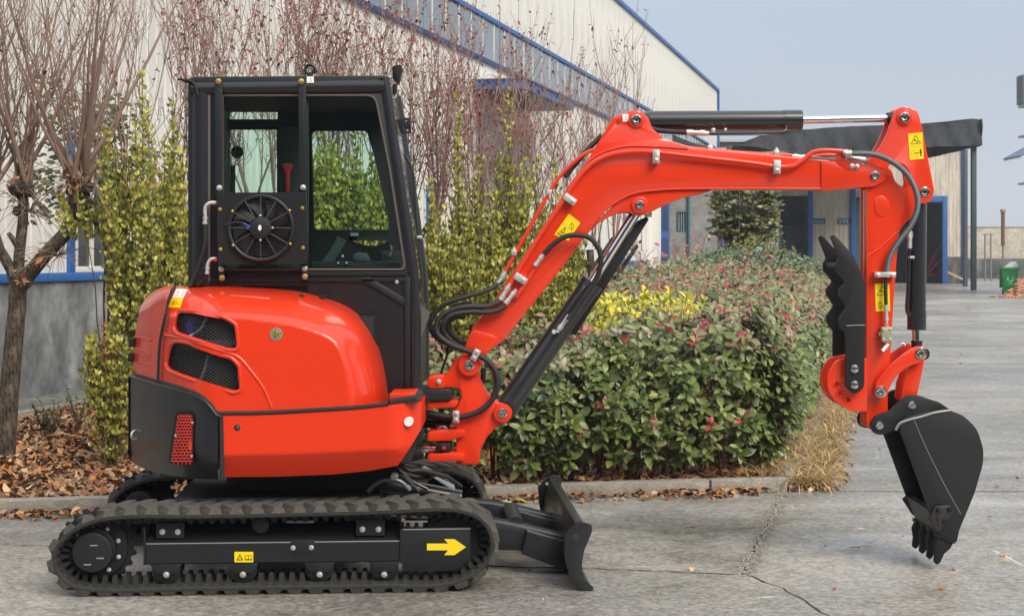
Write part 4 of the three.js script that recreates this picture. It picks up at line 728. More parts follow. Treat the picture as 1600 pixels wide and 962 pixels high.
function bolt(px, py, z, rp, mat, parent, name = 'bolt') {
  const c = L(px, py, z), R = rp * sc(z), h = [...Array(6)].map((_, i) => [c.x + R * .78 * Math.cos(i * 1.0472 + px), c.y + R * .78 * Math.sin(i * 1.0472 + px)]);
  return part(name, [disc(px, py, rp, z + R * .3, z, .001), prism(h, z + R * 1.0, z + R * .3, R * .15)], mat, parent);
}
function pin(px, py, z, rBoss, rPin, parent, bossMat = M.red) {   // boss ring, polished pin head with a centre hole
  const t = .012; if (rBoss) part('boss', disc(px, py, rBoss, z + t, z - .002, .003, 0), bossMat, parent);
  const zz = z + (rBoss ? t : 0), p = part('pin', [disc(px, py, rPin, zz + .007, zz, .002, rPin * .42), disc(px, py, rPin * .45, zz + .002, zz - .001, 0)], M.steel, parent);
  return p;
}
function decal(pts, z, draw, parent, w = 128, h = 128, thick = .0015) {   // printed sticker: corners tl, tr, br, bl in pixels
  const q = pts.map(([x, y]) => L(x, y, z + thick)), g = new THREE.BufferGeometry();
  g.setAttribute('position', new THREE.Float32BufferAttribute([0, 3, 2, 0, 2, 1].flatMap((i) => q[i].toArray()), 3)); g.setAttribute('uv', new THREE.Float32BufferAttribute([0, 1, 0, 0, 1, 0, 0, 1, 1, 0, 1, 1], 2)); g.computeVertexNormals();
  return part('sticker', g, std(1, 1, 1, .45, { map: canvasTex(w, h, draw) }), parent);
}
const Yl = '#f4d60a', tri = (x, cx, cy, s) => { x.lineWidth = 5; x.lineJoin = 'round'; x.strokeStyle = '#15130a'; x.beginPath(); x.moveTo(cx, cy - s); x.lineTo(cx + s, cy + s * .75); x.lineTo(cx - s, cy + s * .75); x.closePath(); x.stroke(); };
const cylZ = (px, py, z1, z0, rp) => disc(px, py, rp, z1, z0, .003);
// hoses and pipes
const hose = (pts, rp, mat, parent, name = 'hose') => part(name, tube(Lt(pts), rp * sc(pts[0][2]), pts.length * 10, 10), mat, parent);
function spiral(pts, rp, parent) {                       // hose in a steel spring guard: rings along it
  const c = new THREE.CatmullRomCurve3(Lt(pts)), R = rp * sc(pts[0][2]), n = Math.round(c.getLength() / (R * .55)), N = n * 4, g = new THREE.TubeGeometry(c, N, R, 10, false), p = g.attributes.position, nn = g.attributes.normal;
  for (let i = 0; i <= N; i++) for (let j = 0; j <= 10; j++) { const k = i * 11 + j, o = R * .16 * Math.cos(i / 4 * 6.2832 + j * .6283); p.setXYZ(k, p.getX(k) + nn.getX(k) * o, p.getY(k) + nn.getY(k) * o, p.getZ(k) + nn.getZ(k) * o); }
  g.computeVertexNormals(); return part('hose', g, M.spring, parent);
}
function fitting(a, b, z, rp, parent) {                  // crimped steel hose end from pixel a to pixel b
  const A = L(a[0], a[1], z), B = L(b[0], b[1], z), R = rp * sc(z), at = (t) => A.clone().lerp(B, t);
  return part('fitting', [rod(at(0), at(.3), R * 1.05, R * 1.05, 14), rod(at(.3), at(.36), R * .8, R * .8, 12), rod(at(.36), at(.72), R * .85, R * .85, 12), rod(at(.6), at(.82), R * 1.15, R * 1.15, 6), rod(at(.82), at(1), R * .7, R * .7, 10)], M.zinc, parent);
}

// ===== undercarriage =====
UNDER = true;
function trackPath() {
  const z = .78, px = [[150, 925], [300, 926], [450, 924], [600, 920], [690, 917], [728, 908], [756, 890], [772, 862], [770, 832], [752, 808], [722, 796], [690, 793], [600, 797], [450, 801], [300, 804], [200, 804], [146, 811], [106, 830], [80, 862], [84, 894], [108, 918]];
  const pts = px.map(([x, y]) => { const p = L(x, y, z); return V(p.x, Math.max(p.y, .021), 0); });
  // the bottom run lies flat on the ground
  pts.forEach((p, i) => { if (i < 5) p.y = .021; });
  return new THREE.CatmullRomCurve3(pts, true, 'centripetal');
}
const TC = trackPath(), TLEN = TC.getLength(); TC.arcLengthDivisions = 600;
const TN = 46, tcx = TC.getPoints(80).reduce((a, p) => a.add(p), V()).multiplyScalar(1 / 81);
function trackAt(s) {                                   // point, tangent, outward normal at arc length s
  const u = ((s / TLEN) % 1 + 1) % 1, p = TC.getPointAt(u), t = TC.getTangentAt(u), n = V(t.y, -t.x, 0); if (n.dot(p.clone().sub(tcx)) < 0) n.negate(); return [p, t, n];
}
function track(sgn) {
  const t = new THREE.Group(); t.name = 'track'; ex.add(t);
  const Z = (z) => sgn > 0 ? z : -z, fix = (g) => { if (sgn < 0) { g.scale(1, 1, -1); const ix = g.index; if (ix) { for (let i = 0; i < ix.count; i += 3) { const a = ix.getX(i); ix.setX(i, ix.getX(i + 1)); ix.setX(i + 1, a); } } else for (const k of Object.keys(g.attributes)) { const A = g.attributes[k], n = A.itemSize; for (let i = 0; i < A.count; i += 3) for (let c = 0; c < n; c++) { const q = A.array[i * n + c]; A.array[i * n + c] = A.array[(i + 1) * n + c]; A.array[(i + 1) * n + c] = q; } } g.computeVertexNormals && 0; } return g; };
  const put = (name, geos, mat, par = t) => part(name, fix(merge(Array.isArray(geos) ? geos : [geos])), mat, par);
  const quad = (A, a, b, c, d) => A.push(a, b, c, a, c, d);
  const solid = (v, faces) => { const P = []; for (const f of faces) quad(P, ...f.map((i) => v[i])); const g = new THREE.BufferGeometry(); g.setAttribute('position', new THREE.Float32BufferAttribute(P.flatMap((q) => q.toArray()), 3)); g.computeVertexNormals(); return boxUV(g); };
  // belt: rounded outer edge
  { const N = 240, prof = [[.0, .772], [-.004, .78], [-.016, .78], [-.022, .774], [-.022, .486], [-.016, .48], [-.004, .48], [0, .488]], P = [], ix = [], K = prof.length;
    for (let i = 0; i <= N; i++) { const [p, , n] = trackAt(i / N * TLEN); for (const [o, z] of prof) P.push(p.x + n.x * o, p.y + n.y * o, z); }
    for (let i = 0; i < N; i++) for (let j = 0; j < K; j++) { const a = i * K + j, b = i * K + (j + 1) % K; ix.push(a, a + K, b, b, a + K, b + K); }
    let g = new THREE.BufferGeometry(); g.setAttribute('position', new THREE.Float32BufferAttribute(P, 3)); g.setIndex(ix); g.computeVertexNormals(); g = toCreasedNormals(g, .7); 
    { const p = g.attributes.position, nn = g.attributes.normal; let s = 0; for (let i = 0; i < 200; i++) { const k = Math.floor(i / 200 * p.count); if (Math.abs(nn.getZ(k)) > .9) s += nn.getZ(k) * (p.getZ(k) - .63); } if (s < 0) { const A = g.attributes.position.array; for (let i = 0; i < p.count; i += 3) for (let c = 0; c < 3; c++) { const q = A[i * 3 + c]; A[i * 3 + c] = A[i * 3 + 3 + c]; A[i * 3 + 3 + c] = q; } g.deleteAttribute('normal'); g.computeVertexNormals(); } }
    put('belt', boxUV(g), M.rubber); }
  const step = TLEN / TN;
  const on = (s, o, z) => { const [p, , n] = trackAt(s); return V(p.x + n.x * o, p.y + n.y * o, z); };
  const F6 = [[4, 5, 6, 7], [3, 2, 1, 0], [0, 1, 5, 4], [1, 2, 6, 5], [2, 3, 7, 6], [3, 0, 4, 7]];
  for (let i = 0; i < TN; i++) {
    const s = i * step;
    // near row and far row of tread lugs, slanted and staggered
    for (const [za, zb, s0, s1] of [[.782, .632, 0, .066], [.628, .480, .066, .0]]) {
      const o = za > .7 ? 0 : .5, w0 = .068, w1 = .042, h = .025, sA = s + step * o;
      const v = [on(sA + s0, -.002, za), on(sA + s0 + w0, -.002, za), on(sA + s1 + w0, -.002, zb), on(sA + s1, -.002, zb), on(sA + s0 + .012, h, za - .012), on(sA + s0 + .012 + w1, h, za - .012), on(sA + s1 + .012 + w1, h, zb + .006), on(sA + s1 + .012, h, zb + .006)];
      let g = solid(v, F6); { const c = v.reduce((a, q) => a.add(q), V()).multiplyScalar(1 / 8), p = g.attributes.position, nn = g.attributes.normal; let q = 0; for (let k = 0; k < p.count; k += 3) q += nn.getX(k) * (p.getX(k) - c.x) + nn.getY(k) * (p.getY(k) - c.y) + nn.getZ(k) * (p.getZ(k) - c.z); if (q < 0) g = solid(v, F6.map((f) => [...f].reverse())); }
      put('lug', g, M.rubberDusty);
    }
  }
  // guide blocks inside the belt
  const gb = []; for (let i = 0; i < TN * 2; i++) for (const [z0, z1] of [[.605, .575], [.685, .655], [.76, .735]]) { const s = i * step / 2, w = .03, h = z0 > .7 ? -.030 : -.062, v = [on(s, -.02, z0), on(s + w, -.02, z0), on(s + w, -.02, z1), on(s, -.02, z1), on(s + .005, h, z0 - .003), on(s + w - .005, h, z0 - .003), on(s + w - .005, h, z1 + .003), on(s + .005, h, z1 + .003)]; gb.push(solid(v, F6.map((f) => [...f].reverse()))); }
  put('guide_block', gb, M.rubber).userData.kind = 'stuff';
  // sprocket, drive motor, idler, frame, rollers
  const S = L(147, 857, .70), gear = []; { const n = 21, a = []; for (let i = 0; i < n; i++) for (const [f, R] of [[0, .168], [.22, .186], [.42, .186], [.64, .168]]) { const g = (i + f) / n * 6.2832; a.push([S.x + R * Math.cos(g), S.y + R * Math.sin(g)]); } gear.push(prism(a, .64, .615, .002)); }
  const Cy = (x, y, R, z1, z0, b = .004) => { const a = [...Array(40)].map((_, i) => [x + R * Math.cos(i / 40 * 6.2832), y + R * Math.sin(i / 40 * 6.2832)]); return prism(a, z1, z0, b); };
  const sp = put('sprocket', [...gear, Cy(S.x, S.y, .150, .668, .642, .006), Cy(S.x, S.y, .098, .705, .668, .008)], M.blackMatte);
  const mo = put('drive_motor', [Cy(S.x - .005, S.y - .012, .095, .735, .705, .008), Cy(S.x, S.y, .09, .61, .45)], M.black, sp);
  if (sgn > 0) { for (const [x, y] of [[120, 837], [142, 823.5], [166.5, 827], [184, 845], [184.5, 870], [169.5, 890]]) bolt(x, y, .672, 3.6, M.zinc, sp); put('plug', [[146, 852], [156, 872], [136, 882]].map(([x, y]) => { const c = L(x, y, .735); return box(c.x - .017, c.x + .017, c.y - .002, c.y + .003, .735, .739); }), M.zinc, sp); }
  const I = L(706, 850, .66); put('idler', [Cy(I.x, I.y, .155, .665, .6, .01), Cy(I.x, I.y, .135, .675, .66), Cy(I.x, I.y, .05, .70, .67)], M.blackMatte);
  // frame: vertical outer face, sloping shelf above it
  const fl = L(228, 850, .70), fr = L(624, 845, .70), yb = .135, y1 = (fl.y + fr.y) / 2, y2 = L(430, 818, .60).y;
  const sec = [[.52, yb], [.70, yb], [.705, yb + .006], [.705, y1 - .005], [.70, y1], [.585, y2], [.56, y2 + .006], [.50, y2 + .006]];
  { const g = new THREE.ExtrudeGeometry(shapeOf(sec), { depth: fr.x - fl.x, bevelEnabled: true, bevelSize: .002, bevelThickness: .002, bevelSegments: 1, bevelOffset: -.002 }); g.rotateY(Math.PI / 2); g.scale(1, 1, -1); const p = g.attributes.position.array; for (let i = 0; i < p.length; i += 9) for (let c = 0; c < 3; c++) { const q = p[i + c]; p[i + c] = p[i + 3 + c]; p[i + 3 + c] = q; }
    g.translate(fl.x, 0, 0); const q = g.attributes.position; const b = new THREE.Box3().setFromBufferAttribute(q); if (b.max.z < 0) g.translate(0, 0, 0); g.deleteAttribute('normal'); g.computeVertexNormals();
    const z0 = b.min.z; if (z0 < 0) g.translate(0, 0, .705 - b.max.z); const fm = put('track_frame', boxUV(toCreasedNormals(g, .4)), M.black);
    put('end_plate', cbox(fl.x - .012, fl.x - .002, yb + .0, y2 + .01, .5, .712), M.black, fm); put('end_plate', cbox(fr.x + .002, fr.x + .02, yb - .002, y1 + .06, .5, .716), M.black, fm);
    put('weld_line', [rod(V(fl.x, y1 + .001, .703), V(fr.x, y1 + .001, .703), .0035, .0035, 6)], M.weld, fm);
    if (sgn > 0) {
      for (const [x0, x1, yy] of [[243, 287, 816], [556, 601, 812]]) { const k = put('bracket', [bx(x0, yy, x1, yy + 25, .69, .668), bx(x0 + 8, yy - 7, x1 - 8, yy + 3, .675, .60)], M.black, fm); for (const x of [x0 + 10, x1 - 10]) bolt(x, yy + 15, .69, 4.6, M.zinc, k); }
      for (const [x, y] of [[457.5, 856], [486, 855.5]]) bolt(x, y, .7075, 4, M.zinc, fm); put('cover_plate', bx(454, 843, 491, 866, .7075, .7, .001), M.black, fm);
      put('step_edge', bx(447, 813, 490, 817, .625, .60, .001), M.weld, fm);
      decal([[365, 861], [396, 861], [396, 879], [365, 879]], .7055, (x, w, h) => { x.fillStyle = '#1b1a12'; x.fillRect(0, 0, w, h); x.fillStyle = Yl; x.fillRect(3, 3, w - 6, h - 6); tri(x, 38, 42, 19); x.fillStyle = '#15130a'; x.fillRect(32, 46, 14, 4); x.lineWidth = 3; x.strokeRect(72, 28, 22, 24); x.strokeRect(94, 28, 22, 24); x.fillRect(72, 54, 44, 4); }, fm, 128, 74);
    } }
  const yk = L(628, 824, .70), yr = L(735, 824, .70), ybk = L(700, 893, .70);
  const yoke = put('idler_yoke', plate([[628, 893, 2], [715, 892, 3], [735, 872, 3], [735, 823, 2], [628, 826, 2]], .712, .69, .003), M.black);
  put('weld_line', rod(V(yk.x, yk.y - .008, .711), V(yr.x, yr.y - .004, .711), .004, .004, 6), M.weld, yoke);
  if (sgn > 0) { put('arrow', plate([[667, 849], [700, 849], [694, 842], [710, 842], [728, 854.5], [710, 867], [694, 867], [700, 859.5], [667, 859.5]], .7135, .711, 0), std(.9, .66, .012, .5), yoke); put('hole', [[689, 886], [713, 885]].map(([x, y]) => disc(x, y, 2, .713, .70, 0)), M.dark, yoke); }
  put('scraper_plate', plate([[600, 801], [668, 806], [668, 811], [600, 806]], .64, .56, .001), M.weld, yoke);
  for (const x of [259, 379, 499, 600]) {
    const c = L(x, 898, .70), R = put('roller', [Cy(c.x, .108, .06, .695, .56, .008), Cy(c.x, .108, .068, .70, .68, .004), Cy(c.x, .108, .068, .58, .56, .004)], M.blackMatte);
    put('roller_mount', prism(fil([[c.x - .075, yb + .001, 0], [c.x - .045, .085, .012], [c.x + .045, .085, .012], [c.x + .075, yb + .001, 0]]), .7045, .70, .001), M.black, R);
    if (sgn > 0) bolt(x, 898, .7055, 5, M.zinc, R);
  }
  const C = L(409, 816, .62); put('carrier_roller', [Cy(C.x, C.y, .042, .68, .56, .006), Cy(C.x, C.y, .03, .69, .68)], M.black);
  return t;
}
track(1); track(-1);
// centre frame and slew ring
{ const c = part('centre_frame', [cbox(-.5, .5, .22, .42, -.5, .5, .02), ...[-1, 1].flatMap((s) => [-.42, .42].map((x) => cbox(x - .09, x + .09, .18, .36, s > 0 ? .4 : -.56, s > 0 ? .56 : -.4, .015)))], M.black);
  const g = new THREE.CylinderGeometry(.36, .36, .1, 40); g.translate(.05, .47, 0); const h = new THREE.CylinderGeometry(.42, .42, .05, 40); h.translate(.05, .545, 0); part('slew_ring', [g, h], M.blackMatte, c); }
// dozer blade
{ const edge = [[893, 824, 8], [910, 815, 9], [926, 819, 9], [925, 832, 8], [913, 860, 30], [909, 886, 30], [915, 906, 6], [928, 918, 2], [926, 926, 2], [915, 927, 3], [892, 908, 10], [882, 870, 30], [882, 838, 14]];
  const sheet = [[901, 822, 2], [916, 818, 3], [906, 850, 30], [901, 880, 30], [908, 902, 10], [921, 919, 1], [914, 923, 1], [896, 905, 10], [889, 880, 30], [893, 850, 30]];
  const b = part('dozer_blade', [plate(sheet, .765, -.765, .003)], M.blackSatin);
  const ends = poly(edge, .79); part('end_plate', prism(ends, .79, .772, .003), M.blackSatin, b);
  const hole = L(857, 754, -.79), hc = [...Array(16)].map((_, i) => [hole.x + .02 * Math.cos(i / 16 * 6.2832), hole.y + .016 * Math.sin(i / 16 * 6.2832)]);
  part('end_plate', prism(ends, -.772, -.79, .003, [hc]), M.blackSatin, b);
  part('eye', disc(898, 841, 6.5, .793, .789, .001), std(.05, .05, .05, .4, { metalness: .6 }), b);
  part('top_rail', plate([[899, 818, 1], [909, 813, 1], [913, 818, 1], [903, 824, 1]], .771, -.771, .002), M.blackSatin, b);
  part('cutting_edge', plate([[908, 900, 1], [915, 905, 1], [927, 921, 1], [920, 926, 1]], .77, -.77, .001), std(.05, .05, .055, .5, { metalness: .5 }), b);
  for (const z of [.36, -.22]) {
    const q = [[735, 812], [778, 816], [818, 823], [886, 840], [886, 880], [811, 860], [735, 858]].map(([x, y]) => { const p = L(x, y, .36); return [p.x, p.y]; });
    const a = part('push_arm', prism(q, z, z - .15, .006), M.blackSatin, b);
    part('gusset', prism([[880, 842], [822, 826], [814, 862], [884, 888]].map(([x, y]) => { const p = L(x, y, .36); return [p.x, p.y]; }), z + .06, z + .002, .004), M.blackSatin, a);
  }
  part('cross_tube', rod(V(L(805, 838, .2).x, .22, -.22), V(L(805, 838, .2).x, .22, .24), .045, .045, 18), M.blackSatin, b);
  part('lift_cylinder', [rod(V(L(600, 790, 0).x, .40, -.02), V(L(720, 810, 0).x, .32, -.02), .045)], M.barrel, b);
  part('cover_flap', plate([[658, 734, 2], [664, 733, 2], [711, 762, 2], [710, 768, 2]], .30, .16, .003), M.greyPlastic, b);
  part('steel_pipe', [tube(Lt([[622, 733, .3], [634, 744, .3], [648, 754, .3], [668, 764, .3]]), .010)], M.barrel, b);
}
UNDER = false;
// ===== upper structure =====
const pz = (px) => .72 - .72 * Math.pow(clamp((345 - px) / 143, 0, 1), 2.35);        // plan of the rounded tail
const tp = (a) => (x) => { let i = 0; while (i < a.length - 2 && x > a[i + 1][0]) i++; const [x0, y0] = a[i], [x1, y1] = a[i + 1]; return lerp(y0, y1, clamp((x - x0) / (x1 - x0))); };
const smoothLine = (pts, n = 60) => new THREE.CatmullRomCurve3(pts.map(([x, y]) => V(x, y, 0)), false, 'centripetal').getPoints(n).map((p) => [p.x, p.y]);
const segDist = (x, y, l) => { let m = 1e9; for (let i = 0; i < l.length - 1; i++) { const [ax, ay] = l[i], [bx_, by] = l[i + 1], dx = bx_ - ax, dy = by - ay, t = clamp(((x - ax) * dx + (y - ay) * dy) / (dx * dx + dy * dy + 1e-9)); m = Math.min(m, Math.hypot(x - ax - dx * t, y - ay - dy * t)); } return m; };
// closed shell over the pixel region between two lines
function shell(topL, botL, x0, x1, nx, ny, zf, th, { ease = 0, left, right } = {}) {
  const T = tp(topL), B = tp(botL), pt = (i, j, o) => {
    let u = i / nx; if (ease) u = 1 - Math.pow(1 - u, 1 + ease); const v = j / ny, px0 = lerp(x0, x1, u), y = lerp(T(px0), B(px0), v);
    const xl = left ? left(y) : -1e9, xr = right ? right(y) : 1e9, px = Math.max(xl, Math.min(xr, px0)); return L(px, y, zf(px, y) - o);
  };
  const P = [], ix = [], g = new THREE.BufferGeometry(), K = ny + 1, O = (nx + 1) * K;
  for (const o of [0, th]) for (let i = 0; i <= nx; i++) for (let j = 0; j <= ny; j++) P.push(...pt(i, j, o).toArray());
  for (let i = 0; i < nx; i++) for (let j = 0; j < ny; j++) { const a = i * K + j; ix.push(a, a + 1, a + K, a + K, a + 1, a + K + 1); const b = O + a; ix.push(b, b + K, b + 1, b + 1, b + K, b + K + 1); }
  const rim = (a, b) => ix.push(a, a + O, b, b, a + O, b + O);
  for (let i = 0; i < nx; i++) { rim(i * K, (i + 1) * K); rim((i + 1) * K + ny, i * K + ny); }
  for (let j = 0; j < ny; j++) { rim(j + 1, j); rim(nx * K + j, nx * K + j + 1); }
  g.setAttribute('position', new THREE.Float32BufferAttribute(P, 3)); g.setIndex(ix);
  // smooth across the skin, creased at the rim
  const gi = toCreasedNormals(g, 1.05); return boxUV(gi);
}
const mirror = (g) => { const c = g.clone(); c.scale(1, 1, -1); for (const k of Object.keys(c.attributes)) { const A = c.attributes[k], n = A.itemSize; for (let i = 0; i < A.count; i += 3) for (let q = 0; q < n; q++) { const t = A.array[(i + 1) * n + q]; A.array[(i + 1) * n + q] = A.array[(i + 2) * n + q]; A.array[(i + 2) * n + q] = t; } } c.deleteAttribute('normal'); c.computeVertexNormals(); return toCreasedNormals(c, .62); };
// hidden bulk inside, so that nothing shows through
{ const q = L(360, 600, .6), r = L(640, 600, .6); part('deck', [cbox(q.x, r.x, .60, .80, -.66, .66, .02), cbox(q.x - .1, L(590, 600, .2).x, .80, 1.30, -.6, .3, .05), cbox(q.x - .25, q.x, .62, 1.2, -.5, .45, .05)], M.dark); }
const capTop = smoothLine([[202, 586], [222, 592], [246, 599], [272, 606], [300, 615], [318, 625], [330, 637], [338, 648], [346, 650]]), cwBot = smoothLine([[202, 706], [207, 722], [225, 732], [260, 741], [300, 747], [340, 749], [346, 749]]);
{ const g = shell(capTop, cwBot, 202.2, 340, 40, 16, (x, y) => pz(x) + .012 - .10 * Math.pow(clamp((y - 690) / 60), 2), .03), cw = part('counterweight', [g, mirror(g)], M.blackSatin);
  // step-like lip along its top edge, tail lamp panel and tie hook
  part('lip', [tube(capTop.filter((_, i) => i % 4 === 0).map(([x, y]) => L(x, y + 1, pz(x) + .012)), .008, 60)], M.blackSatin, cw);
  const lampPts = [[277, 647, 4], [296, 646, 5], [302, 655, 5], [299, 725, 3], [266, 721, 5]], zz = (x) => pz(x) + .014;
  const lp = part('lamp_recess', (() => { const g = plate([[274, 643, 6], [299, 642, 6], [304, 652, 6], [301, 728, 4], [262, 724, 6]], 0, -.006, .001); return g; })().translate(0, 0, 0), M.blackMatte, cw);
  { const a = L(262, 690, zz(262)), b = L(302, 690, zz(302)), ang = Math.atan2(a.z - b.z, b.x - a.x); void ang; lp.geometry.dispose(); }
  const map2 = (x, y, o) => { const p = L(x, y, zz(x) + o); return p; };
  const sheetOf = (pts, o, n = 10) => { const f = fil(pts), s = new THREE.ShapeGeometry(shapeOf(f)), p = s.attributes.position; const g = s; for (let i = 0; i < p.count; i++) { const q = map2(p.getX(i), p.getY(i), o); p.setXYZ(i, q.x, q.y, q.z); } const ixx = g.index.array; for (let i = 0; i < ixx.length; i += 3) { const t = ixx[i + 1]; ixx[i + 1] = ixx[i + 2]; ixx[i + 2] = t; } g.computeVertexNormals(); return boxUV(g.toNonIndexed()); };
  lp.geometry = sheetOf([[274, 643, 6], [299, 642, 6], [304, 652, 6], [301, 728, 4], [262, 724, 6]], .004);
  part('lens', sheetOf(lampPts, .007), std(.10, .012, .010, .4), cw);
  const bars = []; for (let i = 0; i < 16; i++) { const y = 650 + i * 4.7, x0 = 278 - (y - 647) * .15, x1 = 300; bars.push(tube([map2(x0, y, .010), map2((x0 + x1) / 2, y, .010), map2(x1, y, .010)], .0030, 4, 5)); for (let k = 0; k < 5; k++) { const x = lerp(x0, x1, (k + (i % 2) * .5 + .2) / 5.2); bars.push(rod(map2(x, y, .010), map2(x - .4, y + 4.7, .010), .0026, .0026, 5)); } }
  part('grille', bars, std(.75, .045, .03, .4), cw).userData.kind = 'stuff';
  part('amber_lens', sheetOf([[294, 690], [299.5, 690], [299, 702], [293.5, 702]], .0085), std(.8, .2, .02, .4), cw);
  for (const [x, y] of [[300, 660], [274, 680], [299, 712]]) { const q = map2(x, y, .012); part('screw', [rod(q, q.clone().add(V(0, 0, .004)), .007, .006, 10)], M.zinc, cw); }
  const hk = map2(211, 679, .0); part('tie_hook', [(() => { const g = new THREE.TorusGeometry(.022, .007, 8, 16); g.rotateY(.9); g.translate(hk.x, hk.y, hk.z + .01); return g; })()], M.zinc, cw);
}
// rear cap: left of the hood seam
const capSeam = tp([[440, 273], [470, 262.5], [500, 256], [536, 249], [570, 247], [600, 246]]);
{ const T = smoothLine([[206, 556], [208, 540], [212, 515], [218, 482], [225, 469], [240, 455], [262, 446], [276, 445]]), Bm = smoothLine([[206, 558], [212, 582], [230, 591], [246, 597], [262, 600], [276, 603]]);
  const g = shell(T, Bm, 206.3, 275, 34, 30, (x, y) => { const d = segDist(x, y, T), w = 15; return pz(x) + .004 - .16 * (1 - Math.sqrt(1 - Math.pow(1 - clamp(d / w), 2))) * clamp((x - 206) / 30) - .006 * Math.max(0, Math.sin((y - 522) / 34 * 6.283)) * clamp((250 - x) / 12) * (y > 522 && y < 573 ? 1 : 0); }, .02, { right: (y) => capSeam(y) - 2.2 });
  const rc = part('rear_cap', [g, mirror(g)], M.red);
  part('groove', [529, 549, 568].map((y) => tube([[209 + (y - 529) * -.03, y - 3], [222, y - 1.5], [236, y + 3]].map(([x, yy]) => L(x, yy, pz(x) + .002)), .004, 12, 6)), M.redFlat, rc);
  part('tail_lamp', [[208, 535], [206.5, 558]].map(([x, y]) => { const c = L(x, y, pz(x)); return cbox(c.x - .018, c.x + .012, c.y - .022, c.y + .022, c.z - .06, c.z + .03, .005); }), M.dark, rc);
}
// side hood
const hoodTop = smoothLine([[246, 446], [275, 446], [300, 446.5], [340, 446.5], [398, 449], [440, 452], [471, 456], [500, 463], [526, 471], [545, 480], [560, 491], [572, 504], [582, 520], [592, 545], [599, 570], [604, 598], [607, 626]], 120), hoodBot = smoothLine([[244, 596], [262, 601], [285, 608], [303, 614], [318, 625], [330, 637], [342, 643.5], [400, 643], [500, 638], [560, 634], [607, 629]], 90);
const hoodZ = (x, y) => { const d = segDist(x, y, hoodTop), w = lerp(48, 62, clamp((x - 380) / 200)), t = 1 - clamp(d / w); return Math.min(pz(x), .72) - .24 * Math.pow(t, 1.15) - .26 * Math.pow(t, 5) - .015 * Math.pow(clamp((620 - y) / 170), 2); };
const IN1 = zp(190, 430, 5.062, [[440, 292, 40], [560, 298, 30], [800, 345, 60], [888, 395, 40], [908, 578, 34], [840, 575, 30], [600, 500, 40], [418, 440, 60]]), IN2 = zp(190, 430, 5.062, [[400, 528, 70], [520, 548, 40], [860, 668, 50], [912, 720, 40], [930, 905, 30], [880, 912, 30], [560, 810, 40], [352, 730, 70]]);
